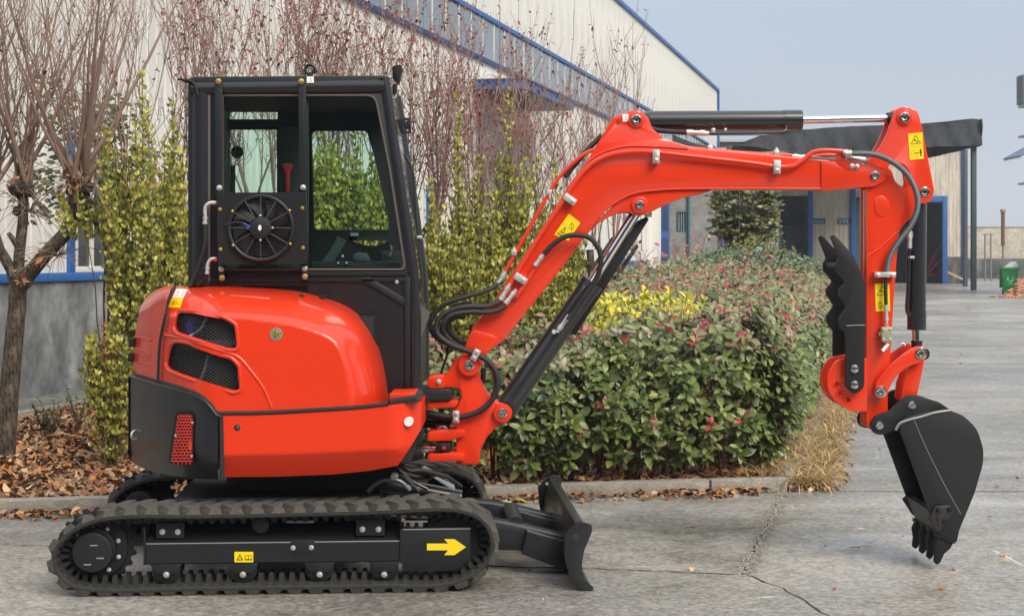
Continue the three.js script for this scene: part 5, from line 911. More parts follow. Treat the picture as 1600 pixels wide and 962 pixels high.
{ let g = shell(hoodTop, hoodBot, 246, 606.5, 96, 56, hoodZ, .03, { ease: .5, left: (y) => capSeam(y) + 2.2 });
  const ev = new Evaluator(); ev.useGroups = false; let br = new Brush(flat(g)); br.updateMatrixWorld();
  for (const h of [IN1, IN2]) { const b = new Brush(flat(boxUV(prism(fil(h).map(([x, y]) => { const p = L(x, y, hoodZ(x, y)); return [p.x, p.y]; }), .80, .40, 0)))); b.updateMatrixWorld(); br = ev.evaluate(br, b, SUBTRACTION); }
  const hood = part('engine_hood', br.geometry, M.red);
  // pressed beads round the intakes
  const bead = (pts, grow, R, closed = true) => { const f = fil(pts), cx = f.reduce((a, p) => a + p[0], 0) / f.length, cy = f.reduce((a, p) => a + p[1], 0) / f.length; const q = f.map(([x, y], i) => { const a = f[(i + f.length - 1) % f.length], b2 = f[(i + 1) % f.length]; let nx = b2[1] - a[1], ny = a[0] - b2[0]; const l = Math.hypot(nx, ny) || 1; if (nx * (x - cx) + ny * (y - cy) < 0) { nx = -nx; ny = -ny; } return [x + nx / l * grow, y + ny / l * grow]; }); return new THREE.TubeGeometry(new THREE.CatmullRomCurve3(q.map(([x, y]) => L(x, y, hoodZ(x, y) - .001)), closed), 140, R, 8, closed); };
  part('bead', [bead(IN1, 3.2, .010), bead(IN2, 3.2, .010), tube(smoothLine([[253, 522], [290, 530], [340, 546], [372, 558], [392, 580], [412, 608], [424, 637]], 24).map(([x, y]) => L(x, y, hoodZ(x, y) - .005)), .010, 60, 8)], M.red, hood);
  for (const [h, i] of [[IN1, 0], [IN2, 1]]) {
    const xs = h.map((p) => p[0]), ys = h.map((p) => p[1]), x0 = Math.min(...xs) - 4, x1 = Math.max(...xs) + 4, y0 = Math.min(...ys) - 4, y1 = Math.max(...ys) + 4, za = (x, y = 560) => Math.min(Math.min(pz(x), .72) - .045, hoodZ(x, y) - .03), W_ = [];
    const cl = (a, b) => W_.push(rod(L(a[0], a[1], za(...a) + .004), L(b[0], b[1], za(...b) + .004), .0016, .0016, 4, true));
    for (let k = -20; k < 60; k++) for (const s of [1, -1]) { const c = x0 + k * 7.2, f = (x) => (s > 0 ? y0 + (x - c) * .75 : y1 - (x - c) * .75); let pa = null; for (let x = Math.max(x0, c); x <= x1 + .1; x += 9) { const y = f(x); if (y >= y0 && y <= y1) { if (pa) cl(pa, [x, y]); pa = [x, y]; } else pa = null; } }
    part('mesh_screen', W_, std(.075, .08, .085, .5, { metalness: .4 }), hood).userData.kind = 'stuff';
    part('intake_back', shell([[x0, y0], [x1, y0]], [[x0, y1], [x1, y1]], x0, x1, 14, 2, (x) => za(x) - .16, .01), M.dark, hood);
    if (!i) { const c = L(299, 513, .545), b = part('blue_bottle', (() => { const q = lathe([[0, -.045], [.026, -.045], [.028, .01], [.02, .035], [.01, .045], [0, .045]], 18); q.translate(c.x, c.y, c.z); return q; })(), std(.03, .03, .45, .4), hood); void b; }
    part('inner_pipe', tube(i ? [L(325, 555, .62), L(320, 575, .63), L(312, 595, .62)] : [L(325, 490, .62), L(312, 515, .63), L(290, 528, .62)], .007, 12), M.greyPlastic, hood);
    decal(i ? [[369, 584], [372, 584], [372.5, 596], [369.5, 596]] : [[363.5, 530], [366.5, 530], [367, 540], [364, 540]], .69, (x) => { x.fillStyle = '#0e1416'; x.fillRect(0, 0, 32, 128); x.fillStyle = '#4aa6a8'; for (let k = 0; k < 7; k++) x.fillRect(10, 12 + k * 15, 12, 8); }, hood, 32, 128);
  }
  // filler lock, catches, stickers, rubber seam
  const lk = part('fuel_cap', [disc(431, 522, 10, hoodZ(431, 522) + .004, hoodZ(431, 522) - .01, .003, 8), disc(431, 522, 8, hoodZ(431, 522) + .001, hoodZ(431, 522) - .006, .001)], M.greyPlastic, hood);
  part('lock', [disc(431, 522, 6, hoodZ(431, 522) + .004, hoodZ(431, 522), .001)], std(.42, .36, .05, .4, { metalness: .5 }), lk);
  for (let k = 0; k < 3; k++) part('key_slot', disc(431 + 3 * Math.cos(k * 2.1), 522 + 3 * Math.sin(k * 2.1), 1.3, hoodZ(431, 522) + .0055, hoodZ(431, 522) + .003, 0), M.dark, lk);
  const zs = (x, y) => hoodZ(x, y) + .002;
  const curved = (c, draw, w, h) => { const m = decal(c, 0, draw, hood, w, h), N = 8, P = [], U = [], ix = []; for (let i = 0; i <= N; i++) for (let j = 0; j <= N; j++) { const u = i / N, v = j / N, x = lerp(lerp(c[0][0], c[1][0], u), lerp(c[3][0], c[2][0], u), v), y = lerp(lerp(c[0][1], c[1][1], u), lerp(c[3][1], c[2][1], u), v); P.push(...L(x, y, zs(x, y)).toArray()); U.push(u, 1 - v); } for (let i = 0; i < N; i++) for (let j = 0; j < N; j++) { const a = i * (N + 1) + j; ix.push(a, a + 1, a + N + 1, a + N + 1, a + 1, a + N + 2); } const q = new THREE.BufferGeometry(); q.setAttribute('position', new THREE.Float32BufferAttribute(P, 3)); q.setAttribute('uv', new THREE.Float32BufferAttribute(U, 2)); q.setIndex(ix); q.computeVertexNormals(); m.geometry = q; };
  curved([[275, 451], [292.5, 452], [286, 465], [268.5, 464.5]], (x, w, h) => { x.fillStyle = '#f2f0ec'; x.fillRect(0, 0, w, h); x.strokeStyle = '#c0352a'; x.lineWidth = 4; x.strokeRect(24, 26, 26, 8); x.beginPath(); x.moveTo(18, 62); x.lineTo(60, 62); x.moveTo(44, 30); x.lineTo(44, 58); x.stroke(); x.strokeStyle = '#2a6b62'; x.beginPath(); x.moveTo(92, 18); x.lineTo(88, 60); x.lineTo(112, 66); x.moveTo(80, 30); x.lineTo(116, 24); x.moveTo(96, 44); x.lineTo(118, 50); x.stroke(); }, 128, 84);
  curved([[268.3, 465], [286, 465.3], [281, 480.5], [262, 480]], (x, w, h) => { x.fillStyle = Yl; x.fillRect(0, 0, w, h); tri(x, 36, 44, 16); x.lineWidth = 3; x.beginPath(); x.moveTo(22, 66); x.lineTo(52, 66); x.moveTo(70, 20); x.lineTo(70, 72); x.moveTo(80, 60); x.lineTo(110, 60); x.stroke(); }, 128, 92);
  part('catch', [disc(470, 463, 3.6, hoodZ(470, 463) + .012, hoodZ(470, 463) - .01), bx(498, 461, 507, 466, hoodZ(503, 466) + .03, hoodZ(503, 466) - .02)], M.dark, hood);
  part('rubber_seal', [tube(smoothLine([[342, 645.5], [400, 645], [500, 640], [560, 636], [606, 631]], 24).map(([x, y]) => L(x, y, .722)), .0105, 60, 8), tube([[345, 648], [346, 680], [346.5, 749]].map(([x, y]) => L(x, y, .722)), .012, 20, 8), tube(smoothLine([[273, 446], [263, 470], [256, 500], [249, 536], [247, 570], [246, 598]], 20).map(([x, y]) => L(x, y, hoodZ(x + 4, y) + .004)), .007, 40, 8), tube(capTop.filter((p, i) => i % 5 === 0 && p[0] > 205).map(([x, y]) => L(x, y - 3, pz(x) + .004)), .010, 50, 8)], M.rubber, hood);
}
// lower side skirt with folded bottom edge
{ const T = smoothLine([[348, 648], [420, 647.5], [500, 643], [570, 637], [606, 633], [640, 629], [657, 627]]), Bm = [[348, 745], [430, 744.5], [520, 741], [580, 735], [622, 727], [630, 715], [645, 692], [657, 672]];
  const fold = tp([[348, 711], [480, 708], [560, 704], [657, 699]]), z = (x, y) => { const t = clamp((y - fold(x)) / 42); return .725 - .17 * Math.pow(clamp((x - 600) / 62), 2.5) - (y > fold(x) ? .085 * t : 0); };
  const sk = part('side_skirt', shell(T, Bm, 348, 657, 60, 36, z, .02), M.redFlat);
  part('sticker_dot', disc(638, 659, 7, z(628, 659) + .004, z(645, 659) - .01, 0), M.white, sk); part('plug_hole', [disc(370, 668, 5, .7265, .715, 0)], M.dark, sk); part('plug', disc(371, 667, 3, .728, .72, .001), std(.02, .12, .1, .4), sk);
  // front return, step plate with tread
  part('front_return', [plate([[646, 634], [657, 628], [657, 672], [646, 690]], .54, -.55, .004), plate([[608, 616, 1], [648, 615, 1], [648, 623, 1], [608, 624, 1]], .60, .3, .003)], M.redFlat, sk);
  const sp = part('step_plate', plate([[608, 625, 1], [650, 619, 2], [655, 627, 1], [608, 633, 1]], .70, .28, .003), M.rubber, sk); part('tread', [...Array(9)].map((_, i) => rod(L(611 + i * 4.6, 628 - i * .7, .702), L(613.6 + i * 4.6, 624 - i * .7, .702), .0035, .0035, 5)), M.rubberDusty, sp);
}
{ // belly: hydraulic lines under the deck
  part('belly_plate', plate([[440, 742], [600, 734], [620, 728], [600, 765], [560, 775], [450, 775]], .34, -.3, .01), M.dark);
  const h = part('guard_hose', tube(Lt([[575, 768, .45], [588, 755, .46], [605, 749, .46], [625, 752, .45], [640, 766, .44]]), .012, 40), M.spring); part('hose_clamp', disc(616, 744, 6, .47, .45), M.zinc, h);
  part('hose', [tube(Lt([[620, 722, .3], [640, 735, .32], [660, 735, .3], [700, 745, .2]]), .013), tube(Lt([[610, 728, .2], [650, 745, .22], [690, 742, .2], [720, 760, .1]]), .012), tube(Lt([[600, 735, .3], [630, 745, .34], [655, 768, .36]]), .011)], M.hose);
}
// ===== cab =====
const CZ = .22, FZ = -.74, cab = new THREE.Group(); cab.name = 'cab'; ex.add(cab);
{ const OUT = [[293, 130, 8], [302, 119.5, 9], [601, 117.5, 6], [608, 126, 4], [626, 255, 60], [648, 395, 60], [656, 470, 60], [656, 614, 2], [480, 614], [480, 446], [293, 446]];
  const WIN = [[347, 149, 4], [586, 149, 16], [608, 260, 60], [633, 421, 8], [347, 421, 4]];
  part('side_frame', plate(OUT, CZ, CZ - .05, .006, [WIN]), M.black, cab);
  part('window_rubber', new THREE.TubeGeometry(new THREE.CatmullRomCurve3(poly(WIN, CZ).flatMap((p, i, a) => { const q = a[(i + 1) % a.length], n = Math.max(1, Math.round(Math.hypot(q[0] - p[0], q[1] - p[1]) / .05)); return [...Array(n)].map((_, k) => V(lerp(p[0], q[0], k / n), lerp(p[1], q[1], k / n), CZ + .001)); }), true, 'catmullrom', .1), 260, .006, 6, true), std(.10, .085, .075, .7), cab);
  part('side_window', plate([[349, 151], [585, 151], [606, 260], [631, 419], [349, 419]], CZ - .012, CZ - .018, 0), M.glass, cab);
  part('window_pillar', bx(468, 149, 481, 421, CZ - .022, CZ - .06), M.black, cab);
  // roof: rounded rail and plate
  const a = L(296, 140, CZ), b = L(602, 138, CZ);
  part('roof', [cbox(a.x, b.x, a.y - .02, L(450, 118.5, CZ).y, FZ, CZ - .004, .02), rod(V(a.x + .01, a.y + .005, CZ - .012), V(b.x - .005, b.y + .012, CZ - .012), .036, .036, 24)], M.blackSatin, cab);
  // curved rear column, bright strip beside it
  part('rear_column', rod(V(L(313, 0, CZ).x, L(0, 446, CZ).y, CZ - .04), V(L(313, 0, CZ).x, L(0, 133, CZ).y, CZ - .04), .060, .060, 32), M.blackSatin, cab);
  part('seam_strip', bx(321, 140, 328, 440, CZ + .006, CZ - .01, .002), std(.10, .085, .07, .6), cab);
  // front post: rounded
  const fp = smoothLine([[599, 122], [604, 150], [614, 220], [626, 300], [638, 375], [645, 430], [648, 500], [648, 614]], 30);
  part('front_post', tube(fp.map(([x, y]) => L(x, y, CZ - .018)), .030, 80, 16), M.blackSatin, cab);
  part('front_post', tube(smoothLine([[597, 122], [602, 150], [612, 220], [626, 300], [636, 375], [643, 430], [646, 500], [646, 614]], 30).map(([x, y]) => { const p = L(x, y, CZ - .018); return V(p.x, p.y, FZ + .03); }), .030, 60, 12), M.blackSatin, cab);
  part('windscreen', (() => { const f = smoothLine([[602, 130], [606, 150], [616, 220], [628, 300], [640, 375], [647, 430], [650, 500]], 20).map(([x, y]) => L(x, y, CZ - .02)), P = [], ix = []; f.forEach((p) => P.push(p.x, p.y, CZ - .05, p.x, p.y, FZ + .06)); for (let i = 0; i < f.length - 1; i++) ix.push(i * 2, i * 2 + 1, i * 2 + 2, i * 2 + 2, i * 2 + 1, i * 2 + 3); const g = new THREE.BufferGeometry(); g.setAttribute('position', new THREE.Float32BufferAttribute(P, 3)); g.setIndex(ix); g.computeVertexNormals(); return g; })(), M.glass, cab);
  const wq = L(652, 480, CZ), wr = L(652, 612, CZ); part('front_panel', cbox(wr.x - .03, wr.x - .005, wr.y, wq.y, FZ + .03, CZ - .05), M.black, cab);
  // far side with its windows, seen through the near glass
  const far = [[322, 446], [322, 160], [596, 160], [612, 260], [628, 380], [634, 470], [634, 560], [322, 560]];
  part('far_side', plate(far, FZ + .04, FZ, .003, [[[356, 172, 6], [434, 172, 6], [434, 187, 3], [356, 187, 3]], [[356, 201, 8], [433, 201, 3], [433, 318, 3], [356, 318, 3]], [[485, 203, 10], [573, 203, 8], [584, 240, 20], [607, 340, 30], [608, 360, 3], [489, 360, 8]], [[536, 375, 3], [611, 375, 3], [598, 382, 6], [585, 385, 8], [566, 383, 6]]]), M.blackMatte, cab);
  part('door_glass', [plate([[485, 203], [575, 203], [608, 360], [485, 360]], FZ + .02, FZ + .014, 0), plate([[356, 172], [434, 172], [434, 318], [356, 318]], FZ + .02, FZ + .014, 0)], M.glass, cab);
  part('door_handle', bx(547, 364, 559, 369, FZ + .07, FZ + .042, .003), M.greyPlastic, cab);
  const bk = L(359, 300, FZ); part('rear_wall', cbox(bk.x - .05, bk.x, L(0, 560, CZ).y, a.y - .03, FZ + .05, CZ - .06), M.blackMatte, cab);
  part('floor', cbox(bk.x, wr.x - .04, wr.y + .0, wr.y + .06, FZ + .05, CZ - .06), M.blackMatte, cab);
  part('head_lining', cbox(bk.x + .01, L(590, 0, CZ).x, L(0, 152, 0).y, a.y - .03, FZ + .06, CZ - .08, .01), M.blackMatte, cab);
  // sill rails, lower panel and its braces
  part('sill', [bx(330, 424, 634, 431, CZ + .008, CZ + .002, .002), bx(330, 435, 634, 440, CZ + .012, CZ + .002, .002)], M.blackMatte, cab);
  part('brace', [plate([[556, 433], [577, 433], [632, 465], [632, 478]], CZ + .012, CZ + .001, .003), bx(632, 432, 641, 614, CZ + .014, CZ + .001), bx(480, 434, 634, 437, CZ + .013, CZ + .001, .001)], M.black, cab); bolt(620, 440, CZ + .002, 3.6, M.zinc, cab, 'screw');
  part('corner_step', [plate([[648, 474, 1], [656, 476, 1], [672, 488, 2], [656, 534, 2], [648, 530, 1]], -.2, -.206, 0)], std(.35, .36, .36, .3, { metalness: .7 }), cab);
  // interior
  const seat = part('seat', [(() => { const g = cbox(L(352, 0, -.2).x, L(425, 0, -.2).x, .98, 1.10, -.52, -.05, .03); return g; })(), (() => { const g = cbox(-.06, .06, 0, .62, -.5, -.06, .04); g.rotateZ(.16); g.translate(L(352, 0, -.2).x + .04, 1.08, 0); return g; })()], std(.018, .02, .022, .7), cab); void seat;
  part('console', [cbox(L(490, 0, -.1).x, L(630, 0, -.1).x, .9, L(0, 408, -.1).y, -.14, .06, .03), cbox(L(600, 0, -.5).x, L(640, 0, -.5).x, .9, L(0, 392, -.5).y, -.68, -.2, .03)], M.blackMatte, cab);
  part('lever', tube(Lt([[505, 418, -.02], [517, 402, -.02], [527, 386, -.02], [534, 372, -.02]]), .026, 24, 12), std(.12, .15, .15, .3, { bumpMap: rep(texFine, 8), bumpScale: .02 }), cab);
  part('joystick', [(() => { const c = L(562, 403, .02), g = new THREE.SphereGeometry(.032, 16, 12); g.scale(1.2, .9, .9); g.translate(c.x, c.y, c.z); return g; })(), tube(Lt([[574, 416, .0], [571, 404, .0], [566, 398, .0]]), .022, 12, 10), rod(L(572, 420, 0), L(570, 408, 0), .014)], std(.10, .125, .13, .3, { bumpMap: rep(texMid, 6), bumpScale: .015 }), cab);
  part('key_tag', [plate([[604, 401, 3], [611, 396, 3], [613, 387, 1], [610, 382, 0], [612, 401, 3]], .05, .04, .002)], std(.35, .42, .36, .5), cab);
  part('knob', [[535, 400], [528, 411], [541, 411]].map(([x, y]) => disc(x, y, 2, .07, .06, .001)), M.zinc, cab);
  part('safety_hammer', [plate([[440, 257, 2], [443, 255, 1], [452, 255, 1], [457, 258, 2], [452, 268, 3], [451, 300], [446, 300], [445, 270, 3]], -.10, -.14, .006)], M.redPlastic, cab);
  part('rear_post', cbox(L(434, 0, -.16).x, L(470, 0, -.16).x, 1.5, L(0, 196, -.16).y, -.22, -.17, .01), std(.02, .026, .028, .6), cab);
  { const c = L(362, 231, -.12), gq = []; for (let k = 1; k < 6; k++) { const t = new THREE.TorusGeometry(.016 * k + .005, .0016, 5, 28); gq.push(t); } for (let k = 0; k < 18; k++) { const an = k / 18 * 6.2832; gq.push(rod(V(.015 * Math.cos(an), .015 * Math.sin(an), .008), V(.085 * Math.cos(an), .085 * Math.sin(an), 0), .0014, .0014, 4)); } const g = merge(gq); g.scale(.9, 1.15, 1); g.rotateY(.7); g.translate(c.x, c.y, c.z); const f = part('cab_fan', [g], std(.12, .14, .14, .5), cab); const hb = new THREE.SphereGeometry(.034, 14, 10); hb.translate(c.x + .02, c.y - .02, c.z - .04); part('fan_motor', [hb, rod(V(c.x, c.y - .09, c.z - .02), V(c.x, c.y - .24, c.z - .02), .014)], M.blackMatte, f); }
  // lifting eye, work lamps, mirror bracket, antenna
  const e = L(484, 108, CZ - .3); part('lifting_eye', [(() => { const g = new THREE.TorusGeometry(.024, .009, 10, 24); g.translate(e.x, e.y + .0, e.z); return g; })(), rod(V(e.x, e.y - .06, e.z), V(e.x, e.y - .022, e.z), .016)], M.blackSatin, cab);
  decal([[479, 119.5], [490, 119.5], [490, 129.5], [479, 129.5]], CZ + .026, (x, w) => { x.fillStyle = '#f3f1ee'; x.fillRect(0, 0, w, w); x.strokeStyle = '#222'; x.lineWidth = 9; x.beginPath(); x.moveTo(66, 20); x.lineTo(66, 58); x.arc(56, 84, 26, -1.1, 2.6); x.stroke(); }, cab);
  { const lm = part('work_lamp', [plate([[612, 104, 2], [616, 102, 2], [626, 100, 3], [628, 106, 2], [622, 132, 3], [618, 127, 2], [613, 122, 2]], CZ - .05, CZ - .13, .006), bx(613, 131, 619, 146, CZ - .06, CZ - .12, .004)], M.blackMatte, cab); part('lens', plate([[624, 103, 1], [627, 105, 1], [622, 131, 1], [619.5, 129, 1]], CZ - .052, CZ - .128, .002), std(.5, .5, .5, .2), lm); part('lamp_bracket', [tube(Lt([[604, 124, CZ - .08], [608, 121, CZ - .08], [613, 121, CZ - .08]]), .006), tube(Lt([[606, 135, CZ - .08], [614, 135, CZ - .08]]), .006), tube(Lt([[610, 153, CZ - .08], [617, 152, CZ - .08], [618, 145, CZ - .08]]), .006)], M.zinc, lm); }
  part('mirror_bracket', plate([[619, 187, 1], [640, 183, 1], [643, 208, 2], [626, 209, 1]], CZ - .04, CZ - .048, .001, [[634, 189, 1.6], [637, 203, 1.6]]), M.blackSatin, cab);
  hose([[632, 240, CZ - .02], [645, 270, CZ - .02], [650, 330, CZ - .02], [656, 400, CZ - .02], [659, 440, CZ - .02], [655, 456, CZ - .02]], 2.2, M.hose, cab, 'grab_rail'); part('rail_clip', [bx(651, 368, 659, 373, CZ, CZ - .04)], M.zinc, cab);
  hose([[277, 124, CZ + .01], [292, 125, CZ + .02], [303, 130, CZ + .03], [309, 148, CZ + .03]], 1.8, M.hose, cab, 'antenna'); part('antenna_base', plate([[278, 123, 1], [300, 122, 1], [304, 126, 2], [286, 128, 1]], CZ + .02, CZ - .04, .003), M.blackMatte, cab);
}
// condenser with fan on the cab side
{ const z = CZ + .09, c = part('condenser_box', [plate([[338, 301, 1], [477, 300, 1], [479, 412, 1], [340, 414, 1]], z, z - .055, 0, [[408, 356, 50]])], M.blackMatte);
  for (const [x0, x1, y0, y1] of [[335, 347, 124, 303], [466, 478, 124, 302], [341, 351, 412, 440], [471, 481, 411, 438]]) { part('mounting_strap', bx(x0, y0, x1, y1, CZ + .034, CZ + .022, .002), M.black, c); }
  for (const [x, y, m] of [[340.5, 127, M.gold], [470, 127, M.gold], [342, 293.5, M.zinc], [473, 293, M.zinc], [345, 420, M.zinc], [475.5, 419, M.zinc], [346, 434, M.gold], [476, 432, M.gold]]) bolt(x, y, CZ + .034, 4.6, m, c);
  for (const [x, y] of [[343, 327], [472, 325], [344, 389.5], [473, 387]]) bolt(x, y, z, 3, M.gold, c);
  const fn = []; for (let i = 0; i < 44; i++) fn.push(bx(356, 304 + i * 2.4, 462, 305.2 + i * 2.4, z - .044, z - .052, 0)); part('condenser_fins', fn, std(.07, .07, .066, .45, { metalness: .7 }), c).userData.kind = 'stuff'; part('back_plate', bx(350, 302, 466, 411, z - .054, z - .058, 0), M.dark, c);
  const o = L(408, 356, z), k = sc(z), fan = new THREE.Group(); fan.name = 'fan_guard'; fan.position.set(o.x, o.y, z); c.add(fan);
  const ring = (R, r, zz, n = 56) => { const g = new THREE.TorusGeometry(R * k, r, 8, n); g.translate(0, 0, zz); return g; };
  mesh('shroud', [(() => { const g = lathe([[47 * k, .0], [52.5 * k, .0], [52.5 * k, .018], [50 * k, .024], [47 * k, .020], [47 * k, 0]], 56); g.rotateX(Math.PI / 2); return g; })()], M.black, fan);
  mesh('guard_ring', [23, 27, 31, 35, 39, 43].map((R) => ring(R, .0017, .020)), M.black, fan);
  const sp = []; for (let i = 0; i < 12; i++) { const a = i * Math.PI / 6; sp.push(rod(V(17 * k * Math.cos(a), 17 * k * Math.sin(a), .03), V(48 * k * Math.cos(a), 48 * k * Math.sin(a), .020), .0023, .0023, 6)); } mesh('spoke', sp, std(.07, .07, .075, .4), fan);
  const hub = mesh('hub', [(() => { const g = lathe([[0, .046], [10 * k, .045], [16 * k, .040], [18 * k, .032], [19 * k, .0], [0, 0]], 40); g.rotateX(Math.PI / 2); return g; })()], M.black, fan); void hub;
  mesh('badge', [(() => { const g = new THREE.CylinderGeometry(1, 1, .002, 24); g.rotateX(Math.PI / 2); g.scale(2.6 * k, 4.4 * k, 1); g.translate(0, 0, .0475); return g; })()], M.white, fan);
  mesh('rivet', [0, 1, 2, 3].map((i) => { const g = new THREE.SphereGeometry(.0068, 10, 8); g.translate(19 * k * Math.cos(i * 1.5708), 19 * k * Math.sin(i * 1.5708), .032); return g; }), M.zinc, fan);
  mesh('screw', [[-44, 26], [45, 27], [-43, -27], [46, -25]].map(([x, y]) => { const g = new THREE.SphereGeometry(.008, 10, 8); g.translate(x * k, y * k, .02); return g; }), M.gold, fan);
  const bl = []; for (let i = 0; i < 9; i++) { const a0 = i / 9 * 6.2832, P = [], ix = []; for (let u = 0; u <= 6; u++) for (let v = 0; v <= 3; v++) { const R = lerp(17, 46, u / 6) * k, a = a0 + v / 3 * .42 + u / 6 * .35; P.push(R * Math.cos(a), R * Math.sin(a), -.026 + v / 3 * .02); } for (let u = 0; u < 6; u++) for (let v = 0; v < 3; v++) { const q = u * 4 + v; ix.push(q, q + 4, q + 1, q + 1, q + 4, q + 5); } const g = new THREE.BufferGeometry(); g.setAttribute('position', new THREE.Float32BufferAttribute(P, 3)); g.setIndex(ix); g.computeVertexNormals(); bl.push(g); }
  mesh('blade', bl, phy(.022, .022, .024, .5, { side: THREE.DoubleSide }), fan);
  hose([[352, 351, z + .012], [368, 347, z + .02], [380, 349, z + .03], [391, 355, z + .04]], 1.7, M.hose, c); hose([[380, 349, z + .031], [386, 352, z + .037], [391, 355, z + .042]], 2.0, std(.02, .06, .3, .4), c, 'blue_sleeve');
  hose([[338, 316.5, z - .03], [328, 317, z - .03], [321, 323, z - .03], [320, 336, z - .03]], 3.2, M.zinc, c, 'pipe_elbow'); fitting([320, 350], [321, 336], z - .03, 4, c); hose([[320, 348, z - .03], [320, 380, z - .04], [312, 410, z - .06], [300, 440, z - .08], [296, 446, z - .08]], 3.8, M.hose, c);
  hose([[338, 404, z - .03], [330, 404.5, z - .03], [325, 410, z - .03], [323, 420, z - .03]], 2.8, M.zinc, c, 'pipe_elbow'); part('red_cap', disc(336, 405.5, 3, z - .01, z - .03), M.redPlastic, c); fitting([323, 428], [324, 414], z - .03, 3.4, c); hose([[323, 426, z - .03], [320, 436, z - .05], [308, 446, z - .08]], 3.2, M.hose, c);
}
// ===== swing post =====
const Z6 = (p) => zp(620, 420, 2.83, p);
{ const out = Z6([[208, 482, 10], [250, 410, 20], [285, 380, 40], [352, 395, 40], [366, 488, 0], [400, 556, 60], [440, 592, 20], [468, 592, 45], [512, 620, 45], [508, 660, 45], [470, 686, 20], [440, 700, 40], [398, 745, 60], [370, 800, 50], [364, 864, 4], [262, 864, 4], [262, 690, 4], [240, 690, 8], [238, 645, 4], [272, 602, 20], [288, 560, 30], [275, 526, 20], [210, 526, 4]]);
  const p = part('swing_post', [plate(out, .085, -.085, .008)], M.redFlat), ear = (pts, z = .12) => part('ear', plate(Z6(pts), z, -z, .006), M.redFlat, p);
  ear([[134, 476, 20], [212, 472, 10], [212, 528, 10], [134, 530, 20]]); ear([[136, 590, 12], [276, 582, 12], [262, 612, 16], [140, 618, 14]]);
  ear([[134, 722, 16], [200, 712, 10], [300, 712, 8], [300, 738, 12], [240, 760, 12], [136, 764, 14]]); ear([[136, 820, 12], [250, 812, 10], [300, 818, 10], [296, 850, 6], [140, 852, 12]]);
  part('swing_pin', [disc(691, 676, 11, .09, .06, .004), (() => { const c = L(691, 672, 0), g = new THREE.CylinderGeometry(.05, .05, .5, 24); g.translate(c.x, c.y - .06, 0); const h = new THREE.CylinderGeometry(.042, .042, .03, 24); h.translate(c.x, L(0, 671.5, .0).y + .014, .0); return merge([h]); })()], M.steel, p);
  bolt(685.5, 596.5, .12, 4.2, M.zinc, p);
  part('mount_bracket', plate(Z6([[60, 532, 4], [246, 530, 30], [246, 584, 30], [60, 588, 4]]), .14, -.14, .008), M.black); part('cylinder_eye', [plate(Z6([[170, 768, 10], [238, 766, 14], [238, 812, 14], [170, 815, 10]]), .11, -.11, .008)], M.black);
  part('swing_rod', rod(L(640, 704, .06), L(684, 699, .06), .022), M.chrome); part('swing_cylinder', [rod(L(600, 716, .06), L(660, 706, .06), .04), disc(692, 699.5, 5, .125, .11, .001)], M.barrel);
  part('grease_cap', disc(693.5, 700, 3, .13, .12, .001), M.redPlastic, p);
  pin(733.5, 570.5, .105, 17, 8, p, M.redFlat); pin(785.5, 645.5, .10, 14.5, 7.5, p, M.redFlat);
}
